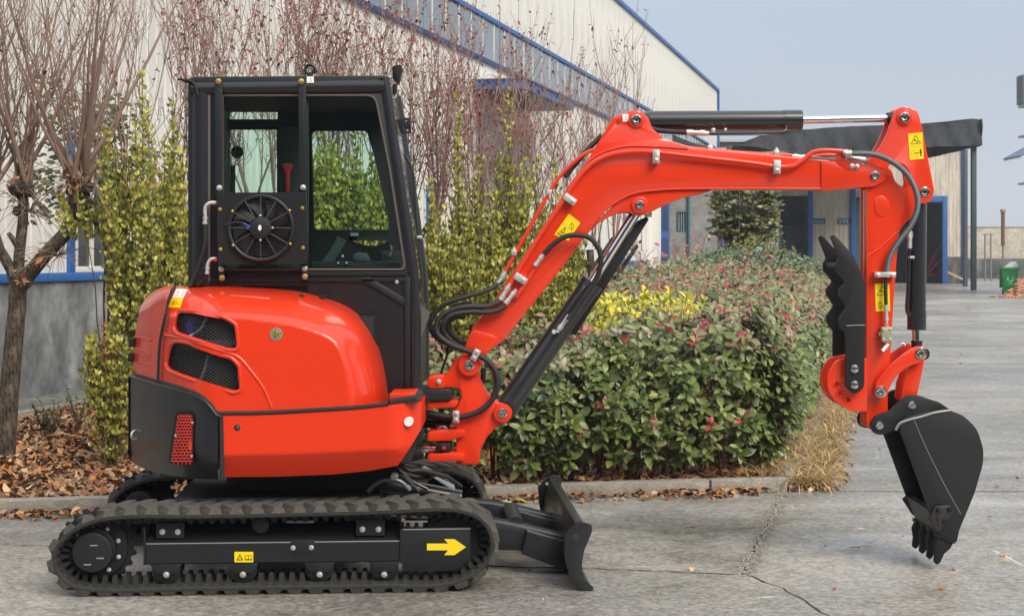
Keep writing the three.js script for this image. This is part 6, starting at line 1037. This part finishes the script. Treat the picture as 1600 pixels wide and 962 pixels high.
// ===== boom =====
const boom = (() => {
  const out = [[724, 548, 8], [737, 514, 10], [749, 498, 6], [771, 472, 0], [905, 268, 40], [932, 240, 60], [972, 227, 60], [1020, 226, 40], [1075, 230, 0], [1298, 250, 4], [1300, 297, 4], [1284, 296, 2], [1140, 295.5, 40], [1030, 297, 60], [985, 305, 60], [945, 330, 60], [905, 382, 40], [826, 482, 0], [792, 527, 5], [757, 556, 4]];
  const b = part('boom', plate(out, .085, -.085, .007), M.red);
  // flange weld beads along the edges of the side plate
  const bead = (pts, r) => tube(pts.map(([x, y]) => L(x, y, .086)), r, pts.length * 8, 6);
  part('weld_bead', [bead(smoothLine([[826, 480], [868, 428], [905, 380], [945, 329], [985, 304], [1030, 296.5], [1140, 294.5], [1284, 294.5]], 30), .006), bead(smoothLine([[771, 474], [850, 354], [905, 270], [932, 243], [972, 229.5], [1020, 228.5], [1075, 232]], 26), .006), bead([[1284, 252], [1284.5, 270], [1284, 290]], .004)], M.red, b);
  // base casting that carries the foot pin
  part('boom_foot', [plate([[724, 548, 10], [737, 513, 10], [782, 527, 8], [757, 557, 10]], .092, -.092, .006), plate([[716, 572, 16], [722, 552, 12], [745, 548, 6], [757, 557, 8], [748, 580, 14], [734, 589, 16]], .092, -.092, .006)], M.red, b);
  // upper lug for the arm cylinder and lower lug for the boom cylinder: pairs of plates
  const pair = (name, pts, z = .080, holes = []) => part(name, [plate(pts, z, z - .03, .005, holes), plate(pts, z, z - .03, .005, holes).translate(0, 0, -2 * z + .03)], M.red, b);
  pair('upper_lug', [[908, 268], [930, 231, 8], [958, 183, 10], [985, 173, 14], [1000, 172, 14], [1013, 183, 10], [1020, 201, 20], [1038, 216, 30], [1068, 226, 30], [1110, 236], [1000, 262]], .080, [[966, 191.5, 4]]);
  pair('lower_lug', [[900, 382], [921, 357, 20], [950, 340, 30], [966, 333, 14], [983, 332, 10], [992, 336, 10], [1002, 337, 14], [1016, 332, 14], [1040, 320, 40], [1070, 308, 40], [1125, 296, 10], [1000, 285]], .076);
  pin(994.5, 186.5, .080, 12.5, 8, b); pin(1000, 320, .078, 13, 7, b);
  decal([[972.5, 178.5], [982, 177.5], [983, 189], [973.5, 190]], .0815, (x, w) => { x.fillStyle = '#f3f1ee'; x.fillRect(0, 0, w, w); x.strokeStyle = '#222'; x.lineWidth = 9; x.beginPath(); x.moveTo(66, 30); x.lineTo(66, 62); x.arc(58, 84, 20, -1.1, 2.6); x.stroke(); }, b);
  // warning sticker
  decal([[889, 333.5], [907, 348], [888, 376], [866, 366.5]], .0855, (x, w, h) => { x.fillStyle = Yl; x.fillRect(0, 0, w, h); tri(x, 44, 98, 26); x.fillStyle = '#15130a'; x.fillRect(38, 96, 12, 14); x.strokeStyle = '#8f7d10'; x.lineWidth = 5; x.beginPath(); x.arc(84, 50, 18, 0, 7); x.moveTo(60, 30); x.lineTo(110, 72); x.stroke(); }, b);
  // end ears that hold the arm
  part('boom_end', [plate([[1284, 252, 2], [1300, 251, 4], [1345, 254, 10], [1366, 256, 18], [1385, 268, 18], [1384, 282, 14], [1368, 291, 10], [1320, 295, 4], [1284, 298, 2]], .098, .068, .005), plate([[1284, 252, 2], [1300, 251, 4], [1345, 254, 10], [1366, 256, 18], [1385, 268, 18], [1384, 282, 14], [1368, 291, 10], [1320, 295, 4], [1284, 298, 2]], .098, .068, .005).translate(0, 0, -.166)], M.red, b);
  pin(1368, 274.5, .099, 0, 7, b); bolt(1332, 259.5, .101, 4, M.zinc, b); bolt(1340, 260, .101, 4, M.zinc, b);
  part('pipe_bracket', plate([[1306, 240, 2], [1322, 240, 2], [1322, 250, 2], [1346, 252, 3], [1346, 262, 5], [1338, 266, 3], [1322, 265, 3], [1307, 253, 4]], .101, .099, .0005), M.red, b);
  // rigid red pipes with clamps
  const pipe = (pts, rp = 3.6) => part('pipe', tube(smoothLine(pts.map(([x, y]) => [x, y]), 40).map(([x, y]) => L(x, y, .112)), rp * sc(.11), 160, 12), M.red, b);
  pipe([[793, 450], [815, 414], [850, 358], [882, 310], [905, 276], [930, 252], [960, 240], [1000, 236.5], [1028, 238], [1100, 246], [1180, 255], [1215, 260], [1240, 259], [1256, 249], [1270, 238], [1290, 235], [1329, 237]]);
  pipe([[806, 464], [822, 442], [832, 425], [840, 413]], 3.4);
  part('pipe', [tube(smoothLine([[789, 425], [830, 352], [870, 282], [898, 252], [920, 237], [950, 228], [990, 224], [1040, 228], [1110, 234], [1180, 240], [1238, 243]], 40).map(([x, y]) => L(x, y, .06)), .0105, 160, 10), tube(smoothLine([[1180, 240], [1230, 246], [1262, 246], [1290, 242], [1316, 243]], 20).map(([x, y]) => L(x, y, .05)), .010, 60, 10)], M.red, b);
  for (const [x, y, a] of [[1025.5, 244, 0], [1215, 260, 0], [890, 311, .6], [813, 435, .55]]) {
    const q = [[-5.5, -10], [5.5, -10], [5.5, 11], [-5.5, 11]].map(([u, v]) => a ? [x + (v * Math.cos(a) - u * Math.sin(a)), y + (v * Math.sin(a) + u * Math.cos(a)), 1] : [x + u, y + v, 1]);
    const c = part('pipe_clamp', [plate(q, .130, .126, .001)], M.zinc, b); const e = a ? [x + 6 * Math.cos(a), y + 6 * Math.sin(a)] : [x, y + 6]; part('spacer', plate(q.map(([u, v]) => [lerp(x, u, .8), lerp(y, v, .9)]), .1255, .085, 0), M.zinc, c); bolt(e[0], e[1], .130, 3.4, M.zinc, c);
  }
  for (const [x, y] of [[1110, 231], [1214, 238], [858, 300], [803, 394]]) part('clip', [bx(x - 4, y - 4, x + 4, y + 5, .075, .045, .002), disc(x, y - 5, 2.4, .06, .055)], M.zinc, b);
  return b;
})();
// boom hoses at the foot
fitting([777, 446], [790, 424], .10, 4.6, boom); fitting([782, 468], [797, 443], .125, 4.4, boom); fitting([790, 474], [807, 452], .125, 4.4, boom); fitting([836, 415], [850, 396], .125, 4.2, boom);
for (const [pts, r] of [
  [[[466, 55, .10], [400, 95, .12], [310, 122, .13], [215, 155, .12], [165, 200, .11], [148, 255, .10], [172, 300, .09], [235, 335, .07], [300, 345, .03]], 3.6],
  [[[462, 140, .125], [400, 165, .14], [300, 168, .15], [225, 190, .15], [180, 230, .15], [180, 285, .15], [230, 330, .15], [300, 358, .14], [352, 378, .135], [405, 410, .135], [440, 460, .135], [446, 520, .135], [420, 580, .13], [370, 625, .125], [300, 652, .12], [240, 655, .11], [150, 640, .08], [90, 632, .05]], 4.6],
  [[[480, 165, .125], [420, 190, .14], [320, 190, .16], [240, 205, .165], [205, 245, .16], [210, 290, .13], [250, 330, .09], [300, 350, .02]], 4.2],
  [[[330, 150, .09], [260, 165, .08], [220, 215, .07], [225, 270, .05], [265, 310, .03], [310, 340, .01]], 3.8], [[[300, 210, .05], [240, 220, .03], [235, 270, .02], [270, 310, 0], [310, 330, -.02]], 3.6],
  [[[225, 345, -.02], [222, 380, -.04], [205, 430, -.06], [190, 480, -.08]], 1.8],
  [[[240, 662, .02], [170, 655, .02], [90, 648, .02]], 4.2], [[[240, 672, -.03], [180, 690, -.03], [90, 690, -.03]], 4.2], [[[235, 650, -.06], [160, 676, -.06], [90, 668, -.06]], 4], [[[385, 440, -.05], [380, 490, -.05], [370, 520, -.05]], 4.2],
  [[[390, 420, .03], [430, 450, .02], [440, 520, 0], [420, 570, -.02]], 3.6],
]) hose(zp(620, 420, 2.83, pts.map((p) => [p[0], p[1]])).map(([x, y], i) => [x, y, pts[i][2]]), r, M.hose, boom);
for (const [x, y, a] of [[743, 554.5, .5], [712.5, 651, 0]]) { const q = [[-5, -9.5], [5, -9.5], [5, 9.5], [-5, 9.5]].map(([u, v]) => [x + u * Math.cos(a) - v * Math.sin(a), y + u * Math.sin(a) + v * Math.cos(a), 1]), c = part('hose_clamp', plate(q, .158, .152, .001), M.zinc, boom); part('spacer', plate(q.map(([u, v]) => [lerp(x, u, .5), lerp(y, v, .5)]), .151, .09, 0), M.zinc, c); for (const s of [-1, 1]) bolt(x - s * 5 * Math.sin(a), y + s * 5 * Math.cos(a), .158, 3.2, M.zinc, c); }
hose([[850, 397, .125], [862, 384, .135], [880, 371, .145], [900, 367, .15], [922, 372, .15], [936, 390, .145], [939, 410, .14], [932, 435, .13], [915, 460, .12], [898, 485, .11], [887, 500, .11]], 4.2, M.hose, boom);
hose([[883, 276, .02], [900, 255, .0], [920, 232, -.01], [940, 212, -.02]], 4.4, M.hose, boom);
// boom lift cylinder
{ const A = L(789, 640, 0), B = L(925, 442, 0), C = L(1000, 322, 0), at = (t) => A.clone().lerp(B, t), R = 17.5 * sc(0);
  const c = part('lift_cylinder', [rod(at(.03), at(1), R, R, 36), rod(at(.94), at(1.005), R * 1.07, R * 1.07, 36), rod(at(.05), at(.12), R * 1.06, R * .98, 36), rod(V(A.x, A.y, -.07), V(A.x, A.y, .07), R * .9, R * .9, 24), rod(at(-.02), at(.06), R * .9, R * .95, 24)], M.barrel);
  part('piston_rod', rod(B, C, 8.2 * sc(0), 8.2 * sc(0), 24), M.chrome, c); part('rod_eye', rod(V(C.x, C.y, -.06), V(C.x, C.y, .06), 10 * sc(0), 10 * sc(0), 20), M.black, c);
  part('rod_guard', [plate([[1011, 338, 1], [1014, 343, 1], [899, 524, 1], [884, 518, 1], [996, 345, 1]], .0, -.006, .001), plate([[999, 344, 1], [1012, 339, 1], [1010, 346], [893, 523], [884, 517]], -.002, -.10, .002)], M.blackMatte, c);
  part('guard_bracket', [bx(1008, 334, 1019, 339, .02, -.02, .001), disc(1017, 334, 2.6, .022, .0)], M.zinc, c);
  fitting([889, 492], [870, 519], .075, 4.6, c); part('port', rod(L(866, 518, .0), L(866, 518, .08), .012), M.zinc, c); part('feed_pipe', tube(Lt([[866, 517, .07], [884, 490, .085], [905, 460, .085], [914, 447, .07], [912, 452, .04]]), .007), M.barrel, c);
}
// arm cylinder on top of the boom
{ const y0 = 188.5, A = L(1014, y0, 0), B = L(1253, 187.5, 0), C = L(1400, 184.5, 0), R = 15.2 * sc(0);
  const c = part('arm_cylinder', [rod(A, B, R, R, 36), rod(L(1224, 187.6, 0), B, R * 1.05, R * 1.05, 36), rod(L(996, 187, 0), A, R * .7, R * .95, 24), rod(V(L(994.5, 0, 0).x, L(0, 186.5, 0).y, -.05), V(L(994.5, 0, 0).x, L(0, 186.5, 0).y, .05), R * .85, R * .85, 20)], M.barrel);
  part('piston_rod', rod(B, C, 6.2 * sc(0), 6.2 * sc(0), 24), M.chrome, c); part('rod_eye', [rod(L(1386, 185, 0), L(1400, 184.4, 0), .030, .034, 20), rod(V(L(1414, 0, 0).x, L(0, 183, 0).y, -.05), V(L(1414, 0, 0).x, L(0, 183, 0).y, .05), .034, .034, 20)], M.black, c);
  hose([[1008, 196, .05], [1026, 203, .06], [1050, 205.5, .06], [1074, 206.5, .06]], 4.2, M.hose, c); fitting([1073, 206.5], [1108, 208], .06, 4.6, c);
  part('feed_pipe', tube(Lt([[1106, 208.5, .06], [1140, 208, .06], [1190, 207.5, .06], [1220, 206.5, .06], [1228, 203, .055], [1229, 197, .04]]), .0085, 60), M.barrel, c); part('clip', [bx(1112, 200, 1118, 207, .07, .05, .002), bx(1132, 200, 1136, 205, .07, .05, .002)], M.zinc, c);
}
// ===== arm =====
const arm = (() => {
  const ch = [[1386, 262, 4], [1392, 254, 10], [1412, 252, 14], [1424, 268, 10], [1426, 290, 16], [1413, 296, 12], [1398, 284, 10], [1393, 268, 8]];
  const side = [[1395, 182, 14], [1402, 168, 14], [1418, 166, 20], [1435, 172, 16], [1441, 196, 8], [1461, 298, 14], [1456, 314, 10], [1444, 318, 6], [1438, 318, 4], [1433, 326, 10], [1424, 340, 14], [1406, 359, 12], [1402, 400, 4], [1396, 490, 0], [1388, 622, 2], [1388, 642, 3], [1378, 670, 8], [1366, 673, 6], [1355, 668, 2], [1355, 297, 2], [1352, 262, 10], [1360, 247, 8], [1376, 230, 40], [1388, 206, 40]];
  const z = .078, a = part('arm', [plate(side, z, z - .022, .004, [ch]), plate(side, z, z - .022, .004, [ch]).translate(0, 0, -2 * z + .022)], M.red);
  const x0 = L(1355, 400, z).x, yT = L(0, 296, z).y, yB = L(0, 668, z).y, xr = (y) => L(lerp(1402, 1388, clamp((y - 400) / 240)), y, z).x;
  part('arm_box', [cbox(x0 + .002, x0 + .022, yB, yT, -z + .0225, z - .0225, .002), prism([[xr(400) - .01, L(0, 400, z).y], [xr(400) - .03, L(0, 400, z).y], [xr(640) - .03, L(0, 640, z).y], [xr(640) - .01, L(0, 640, z).y]], z - .0225, -z + .0225, .002), prism([[L(1408, 358, z).x, L(0, 358, z).y], [L(1436, 326, z).x, L(0, 326, z).y], [L(1430, 322, z).x, L(0, 322, z).y], [L(1402, 352, z).x, L(0, 352, z).y]], z - .0225, -z + .0225, .002)], M.red, a);
  // raised outer plates
  part('doubler_plate', plate([[1366, 310, 8], [1380, 303, 12], [1392, 318, 12], [1391, 328, 8], [1380, 340, 10], [1368, 333, 10]], z + .004, z - .001, .002), M.red, a);
  part('weld_bead', [tube(Lt([[1356, 400, z], [1372, 390, z], [1390, 374, z], [1403, 362, z]]), .005, 20, 6), tube(Lt([[1356, 300, z], [1355.5, 480, z], [1355, 660, z]]), .004, 20, 6)], M.red, a);
  pin(1414.5, 183, z, 12, 8, a); pin(1446, 299.5, z, 0, 7.5, a);
  decal([[1419.5, 209], [1442, 206.5], [1444.5, 248], [1422, 250]], z + .001, (x, w, h) => { x.fillStyle = Yl; x.fillRect(0, 0, w, h); tri(x, 64, 62, 42); x.fillStyle = x.strokeStyle = '#15130a'; x.beginPath(); x.arc(58, 62, 9, 0, 7); x.arc(76, 78, 8, 0, 7); x.fill(); x.strokeStyle = '#b09a10'; x.lineWidth = 3; x.beginPath(); x.moveTo(8, 118); x.lineTo(120, 118); x.stroke(); x.strokeRect(22, 150, 20, 48); x.strokeStyle = '#15130a'; x.lineWidth = 6; x.beginPath(); x.moveTo(50, 176); x.lineTo(84, 176); x.stroke(); x.beginPath(); for (const [a0, b0, c0] of [[46, 58, 1], [88, 76, 1]]) { x.moveTo(a0, 176); x.lineTo(b0, 168); x.lineTo(b0, 184); } x.fill(); x.beginPath(); x.arc(102, 146, 6, 0, 7); x.fill(); x.fillRect(94, 154, 17, 28); x.fillRect(96, 182, 5, 26); x.fillRect(104, 182, 5, 26); }, a, 128, 232);
  decal([[1367.5, 443], [1390.5, 443], [1391.5, 486], [1369, 486.5]], z + .001, (x, w, h) => { x.fillStyle = Yl; x.fillRect(0, 0, w, h); tri(x, 64, 62, 46); x.fillStyle = '#15130a'; x.beginPath(); x.arc(56, 62, 9, 0, 7); x.arc(78, 76, 8, 0, 7); x.fill(); x.strokeStyle = '#15130a'; x.lineWidth = 6; x.strokeRect(30, 160, 18, 44); x.beginPath(); x.moveTo(48, 186); x.lineTo(80, 186); x.stroke(); }, a, 128, 232);
  // hose clamp and hydraulic block on the side
  const cp = part('hose_clamp', bx(1368, 425, 1401, 433, z + .05, z + .002, .002), M.zinc, a); for (const x of [1373, 1396]) bolt(x, 430, z + .05, 3.8, M.zinc, cp);
  hose([[1385, 430, z + .03], [1384.5, 450, z + .03], [1385, 476, z + .03]], 2.8, M.hose, a); fitting([1385, 476], [1386, 506], z + .03, 3.4, a);
  const vb = part('valve_block', [bx(1378.5, 511, 1394.5, 534, z + .055, z + .004, .003), bx(1374, 519, 1379, 525, z + .04, z + .02, .003), rod(L(1384, 536, z + .03), L(1386, 507, z + .03), .012)], std(.52, .5, .36, .4, { metalness: .7 }), a);
  for (const [x, y] of [[1381.5, 514.5], [1392, 514], [1381.5, 530], [1392, 530]]) bolt(x, y, z + .055, 2.2, M.zinc, vb); part('hydraulic_elbow', [rod(L(1386, 534, z + .03), L(1385, 541, z + .03), .012), rod(L(1388, 538, z + .035), L(1379, 549, z + .05), .013, .013, 8)], M.zinc, vb);
  return a;
})();
spiral([[1331, 240, .125], [1350, 240, .13], [1372, 243, .135], [1398, 255, .14], [1420, 275, .14], [1433, 303, .14], [1434, 325, .135], [1424, 352, .125], [1403, 380, .12], [1391, 402, .115], [1386, 426, .11]], 4.4, arm);
fitting([1331, 240], [1318, 238], .12, 5, arm); spiral([[1352, 250, .04], [1372, 258, .03], [1388, 272, .02], [1398, 292, .0]], 4.6, arm); spiral([[1268, 246, .05], [1300, 250, .05], [1340, 254, .05], [1362, 252, .04]], 4, arm); fitting([1352, 250], [1318, 243], .05, 4.2, arm); fitting([1262, 246], [1236, 243.5], .05, 4.2, arm);
// thumb bracket at the foot of the arm
{ const b = part('thumb_bracket', [plate([[1346, 560, 3], [1330, 557, 10], [1307, 563, 16], [1294, 583, 20], [1293, 608, 20], [1308, 630, 24], [1334, 643, 10], [1356, 643, 3], [1356, 560, 2]], .10, .08, .004, [[1309, 600, 4.2], [1314, 614, 4.2], [1326, 624, 4.2]]), plate([[1346, 560, 3], [1330, 557, 10], [1307, 563, 16], [1294, 583, 20], [1293, 608, 20], [1308, 630, 24], [1334, 643, 10], [1356, 643, 3], [1356, 560, 2]], .10, .08, .004).translate(0, 0, -.18)], M.red, arm);
  void b; part('hole_ring', [[1309, 600], [1314, 614], [1326, 624]].map(([x, y]) => disc(x, y, 6.6, .104, .098, .001, 4.2)), M.red, arm); }
// thumb
{ const near = [[1298, 369, 3], [1304, 366, 3], [1309, 371, 2], [1334, 399, 20], [1348, 428, 20], [1353, 450, 10], [1353, 510, 4], [1351, 606, 12], [1337, 617, 14], [1322, 606, 12], [1322, 522, 2], [1312, 507, 3], [1311, 498, 2], [1323, 480, 3], [1311, 462, 3], [1311, 453, 2], [1321, 441, 3], [1306, 423, 2], [1306, 412, 3], [1311, 403, 3]];
  const T = [-.145, .150], t = part('thumb', [plate(near, T[1], T[1] - .022, .003), plate(near, T[1], T[1] - .022, .003).translate(0, 0, -.31)], M.black);
  const far = (x, y) => L(x, y, T[1]); for (const [x, y] of [[1313, 415], [1331, 515], [1333, 575]]) part('cross_bar', rod(V(far(x, y).x, far(x, y).y, -.14), V(far(x, y).x, far(x, y).y, .13), .014, .014, 12), M.black, t);
  part('slot', [plate([[1320, 411, 2], [1324, 409, 2], [1334, 435, 2], [1331, 437, 2]], T[1] + .001, T[1] - .003, 0)], M.dark, t); part('weld_line', [tube(Lt([[1323, 509, T[1]], [1338, 508, T[1]], [1352, 508, T[1]]]), .0025, 8, 5)], M.weld, t);
  bolt(1336, 576, T[1], 6.4, M.steel, t); bolt(1336, 601, T[1], 6.4, M.steel, t);
}
// bucket cylinder
{ const at = (y, dx = 0) => L(lerp(1434.5, 1433, clamp((y - 315) / 200)) + dx, y, 0), R = 14 * sc(0);
  const c = part('bucket_cylinder', [rod(at(310), at(514), R, R, 32), rod(at(486), at(515), R * 1.05, R * 1.05, 32), rod(V(L(1446, 0, 0).x - .02, L(0, 300, 0).y, -.05), V(L(1446, 0, 0).x - .02, L(0, 300, 0).y, .05), .035, .035, 20)], M.barrel);
  part('piston_rod', rod(at(514, -1), at(548, 0), 6.5 * sc(0), 6.5 * sc(0), 20), M.chrome, c); part('rod_eye', [rod(at(532), at(545), .030, .026, 18), rod(V(L(1440, 0, 0).x, L(0, 552, 0).y, -.05), V(L(1440, 0, 0).x, L(0, 552, 0).y, .05), .032, .032, 18)], M.black, c);
  part('feed_pipe', tube(Lt([[1423, 388, .03], [1421, 400, .03], [1420, 450, .03], [1418, 480, .03], [1421, 491, .03], [1425, 494, .02]]), .011, 50), M.barrel, c); part('fitting', [rod(L(1422, 388, .03), L(1422, 360, .03), .013), rod(L(1422, 372, .03), L(1422, 362, .03), .018, .018, 6)], M.zinc, c); hose([[1422, 360, .03], [1421, 340, .02], [1418, 320, .0]], 4, M.hose, c);
  part('clip', [bx(1420, 400, 1430, 404, .04, .02, .001)], M.zinc, c);
}
// linkage
{ const lk = [[1367, 613, 12], [1370, 596, 10], [1388, 574, 40], [1412, 554, 40], [1432, 541, 12], [1444, 540, 12], [1451, 552, 12], [1446, 564, 12], [1436, 567, 10], [1414, 575, 40], [1398, 592, 40], [1388, 612, 20], [1384, 624, 10], [1374, 625, 10]];
  const l = part('side_link', [plate(lk, .125, .10, .005)], M.red), l2 = part('side_link', [plate(lk, .125, .10, .005).translate(0, 0, -.225)], M.red); void l2;
  pin(1377, 612, .125, 0, 9, l); pin(1440, 552, .125, 0, 9, l);
  const h = part('bucket_link', [plate([[1412, 576, 2], [1440, 566, 6], [1446, 556, 10], [1432, 548, 10], [1424, 622, 2], [1436, 624, 4], [1441, 600]].slice(0, 0).concat([[1427, 556, 6], [1446, 548, 8], [1445, 566, 6], [1432, 628, 6], [1420, 632, 8], [1408, 626, 6], [1412, 600, 6]]), .075, .045, .004), plate([[1427, 556, 6], [1446, 548, 8], [1445, 566, 6], [1432, 628, 6], [1420, 632, 8], [1408, 626, 6], [1412, 600, 6]], .075, .045, .004).translate(0, 0, -.12), rod(V(L(1426, 633, 0).x, L(0, 631, 0).y, -.1), V(L(1426, 633, 0).x, L(0, 631, 0).y, .1), .036, .036, 20)], M.red); void h;
  part('grease_pipe', tube(Lt([[1408, 538, .1], [1412, 536, .1], [1415, 540, .1]]), .006), M.zinc, l);
}
// ===== bucket =====
{ const Zb = .235, ear = [[1361, 664, 14], [1366, 650, 14], [1390, 642, 8], [1406, 628, 12], [1416, 618, 12], [1430, 616, 20], [1468, 628, 12], [1490, 642, 3], [1470, 652, 3], [1420, 662, 6], [1396, 674, 6], [1376, 680, 14], [1364, 676, 14]];
  const sidePts = [[1404, 664, 12], [1412, 654, 8], [1440, 646, 30], [1480, 640, 30], [1506, 648, 40], [1528, 670, 40], [1538, 702, 50], [1537, 725, 40], [1524, 770, 20], [1500, 828, 4], [1496, 847, 2], [1470, 838, 2], [1452, 795, 4]];
  const b = part('bucket', [plate(sidePts, Zb, Zb - .018, .003), plate(sidePts, Zb, Zb - .018, .003).translate(0, 0, -2 * Zb + .018)], M.black);
  // curved back sheet
  const outer = fil(sidePts.slice(1, 11)).map(([x, y]) => [x, y]), inner = outer.map(([x, y], i) => { const a = outer[Math.max(0, i - 1)], c = outer[Math.min(outer.length - 1, i + 1)], dx = c[0] - a[0], dy = c[1] - a[1], l = Math.hypot(dx, dy); return [x - dy / l * 4, y + dx / l * 4]; });
  part('back_sheet', prism([...outer, ...inner.reverse()].map(([x, y]) => { const p = L(x, y, Zb); return [p.x, p.y]; }), Zb - .0185, -Zb + .0185, 0), M.black, b);
  const eA = plate(ear, .165, .140, .004); part('ear', [eA], M.black, b); part('ear', [eA.clone().translate(0, 0, -.305)], M.black, b);
  pin(1375, 664.5, .166, 0, 6.4, b); pin(1426, 633, .166, 0, 6.4, b);
  part('pin_tube', rod(V(L(1375, 0, .165).x, L(0, 664.5, .165).y, -.13), V(L(1375, 0, .165).x, L(0, 664.5, .165).y, .139), .03, .03, 18), M.black, b);
  part('weld_bead', [tube(smoothLine([[1400, 672], [1406, 662], [1420, 656], [1440, 651], [1460, 645], [1486, 641]], 20).map(([x, y]) => L(x, y, Zb + .0)), .008, 40, 6)], M.weld, b); part('weld_line', tube(Lt([[1428, 654, Zb], [1448, 700, Zb], [1478, 760, Zb], [1502, 803, Zb]]), .0022, 20, 5), M.weld, b);
  part('lip_plate', prism([[1452, 797], [1470, 838], [1496, 847], [1497, 838], [1476, 828], [1460, 793]].map(([x, y]) => { const p = L(x, y, Zb); return [p.x, p.y]; }), Zb - .02, -Zb + .02, 0), M.black, b);
  const tooth = [[1470, 836, 1], [1494, 845, 2], [1487, 858, 3], [1478, 866, 6], [1472, 880, 3], [1467, 884, 2], [1463, 880, 3], [1465, 866, 6], [1463, 850, 3]].map(([x, y, r]) => { const p = L(x, y, Zb); return [p.x, p.y, r * sc(Zb)]; });
  for (const z of [.225, .085, -.055, -.195]) { const g = prism(fil(tooth), z, z - .055, .004), p = g.attributes.position, y0 = L(0, 840, Zb).y, y1 = L(0, 884, Zb).y; for (let i = 0; i < p.count; i++) { const t = clamp((y0 - p.getY(i)) / (y0 - y1)); p.setZ(i, lerp(p.getZ(i), z - .0275, t * .45)); } const m = part('tooth', g, M.blackMatte, b); part('tooth_band', prism([[1467, 834], [1495, 846], [1493, 850], [1465, 839]].map(([x, y]) => { const q = L(x, y, Zb); return [q.x, q.y]; }), z + .005, z - .06, .002), M.black, m); }
  const ct = std(.045, .043, .042, .5, { metalness: .5 }), cut = [[1453, 812, 3], [1462, 791, 5], [1487, 789, 5], [1490, 799, 4], [1467, 834, 4]], q = part('side_cutter', [plate(cut, Zb + .026, Zb + .001, .006), plate([[1464, 806, 2], [1480, 800, 2], [1468, 824, 2]], Zb + .030, Zb + .026, .001)], ct, b); for (const [x, y] of [[1467, 796], [1485, 795], [1476, 813]]) bolt(x, y, Zb + .026, 4, M.blackMatte, q);
  part('side_cutter', plate([[1411, 780, 2], [1424, 769, 2], [1446, 795, 3], [1428, 806, 3]], -Zb - .004, -Zb - .028, .004), ct, b);
}
scene.traverse((o) => { if (o.isMesh) o.castShadow = o.receiveShadow = true; });
renderer.render(scene, camera);
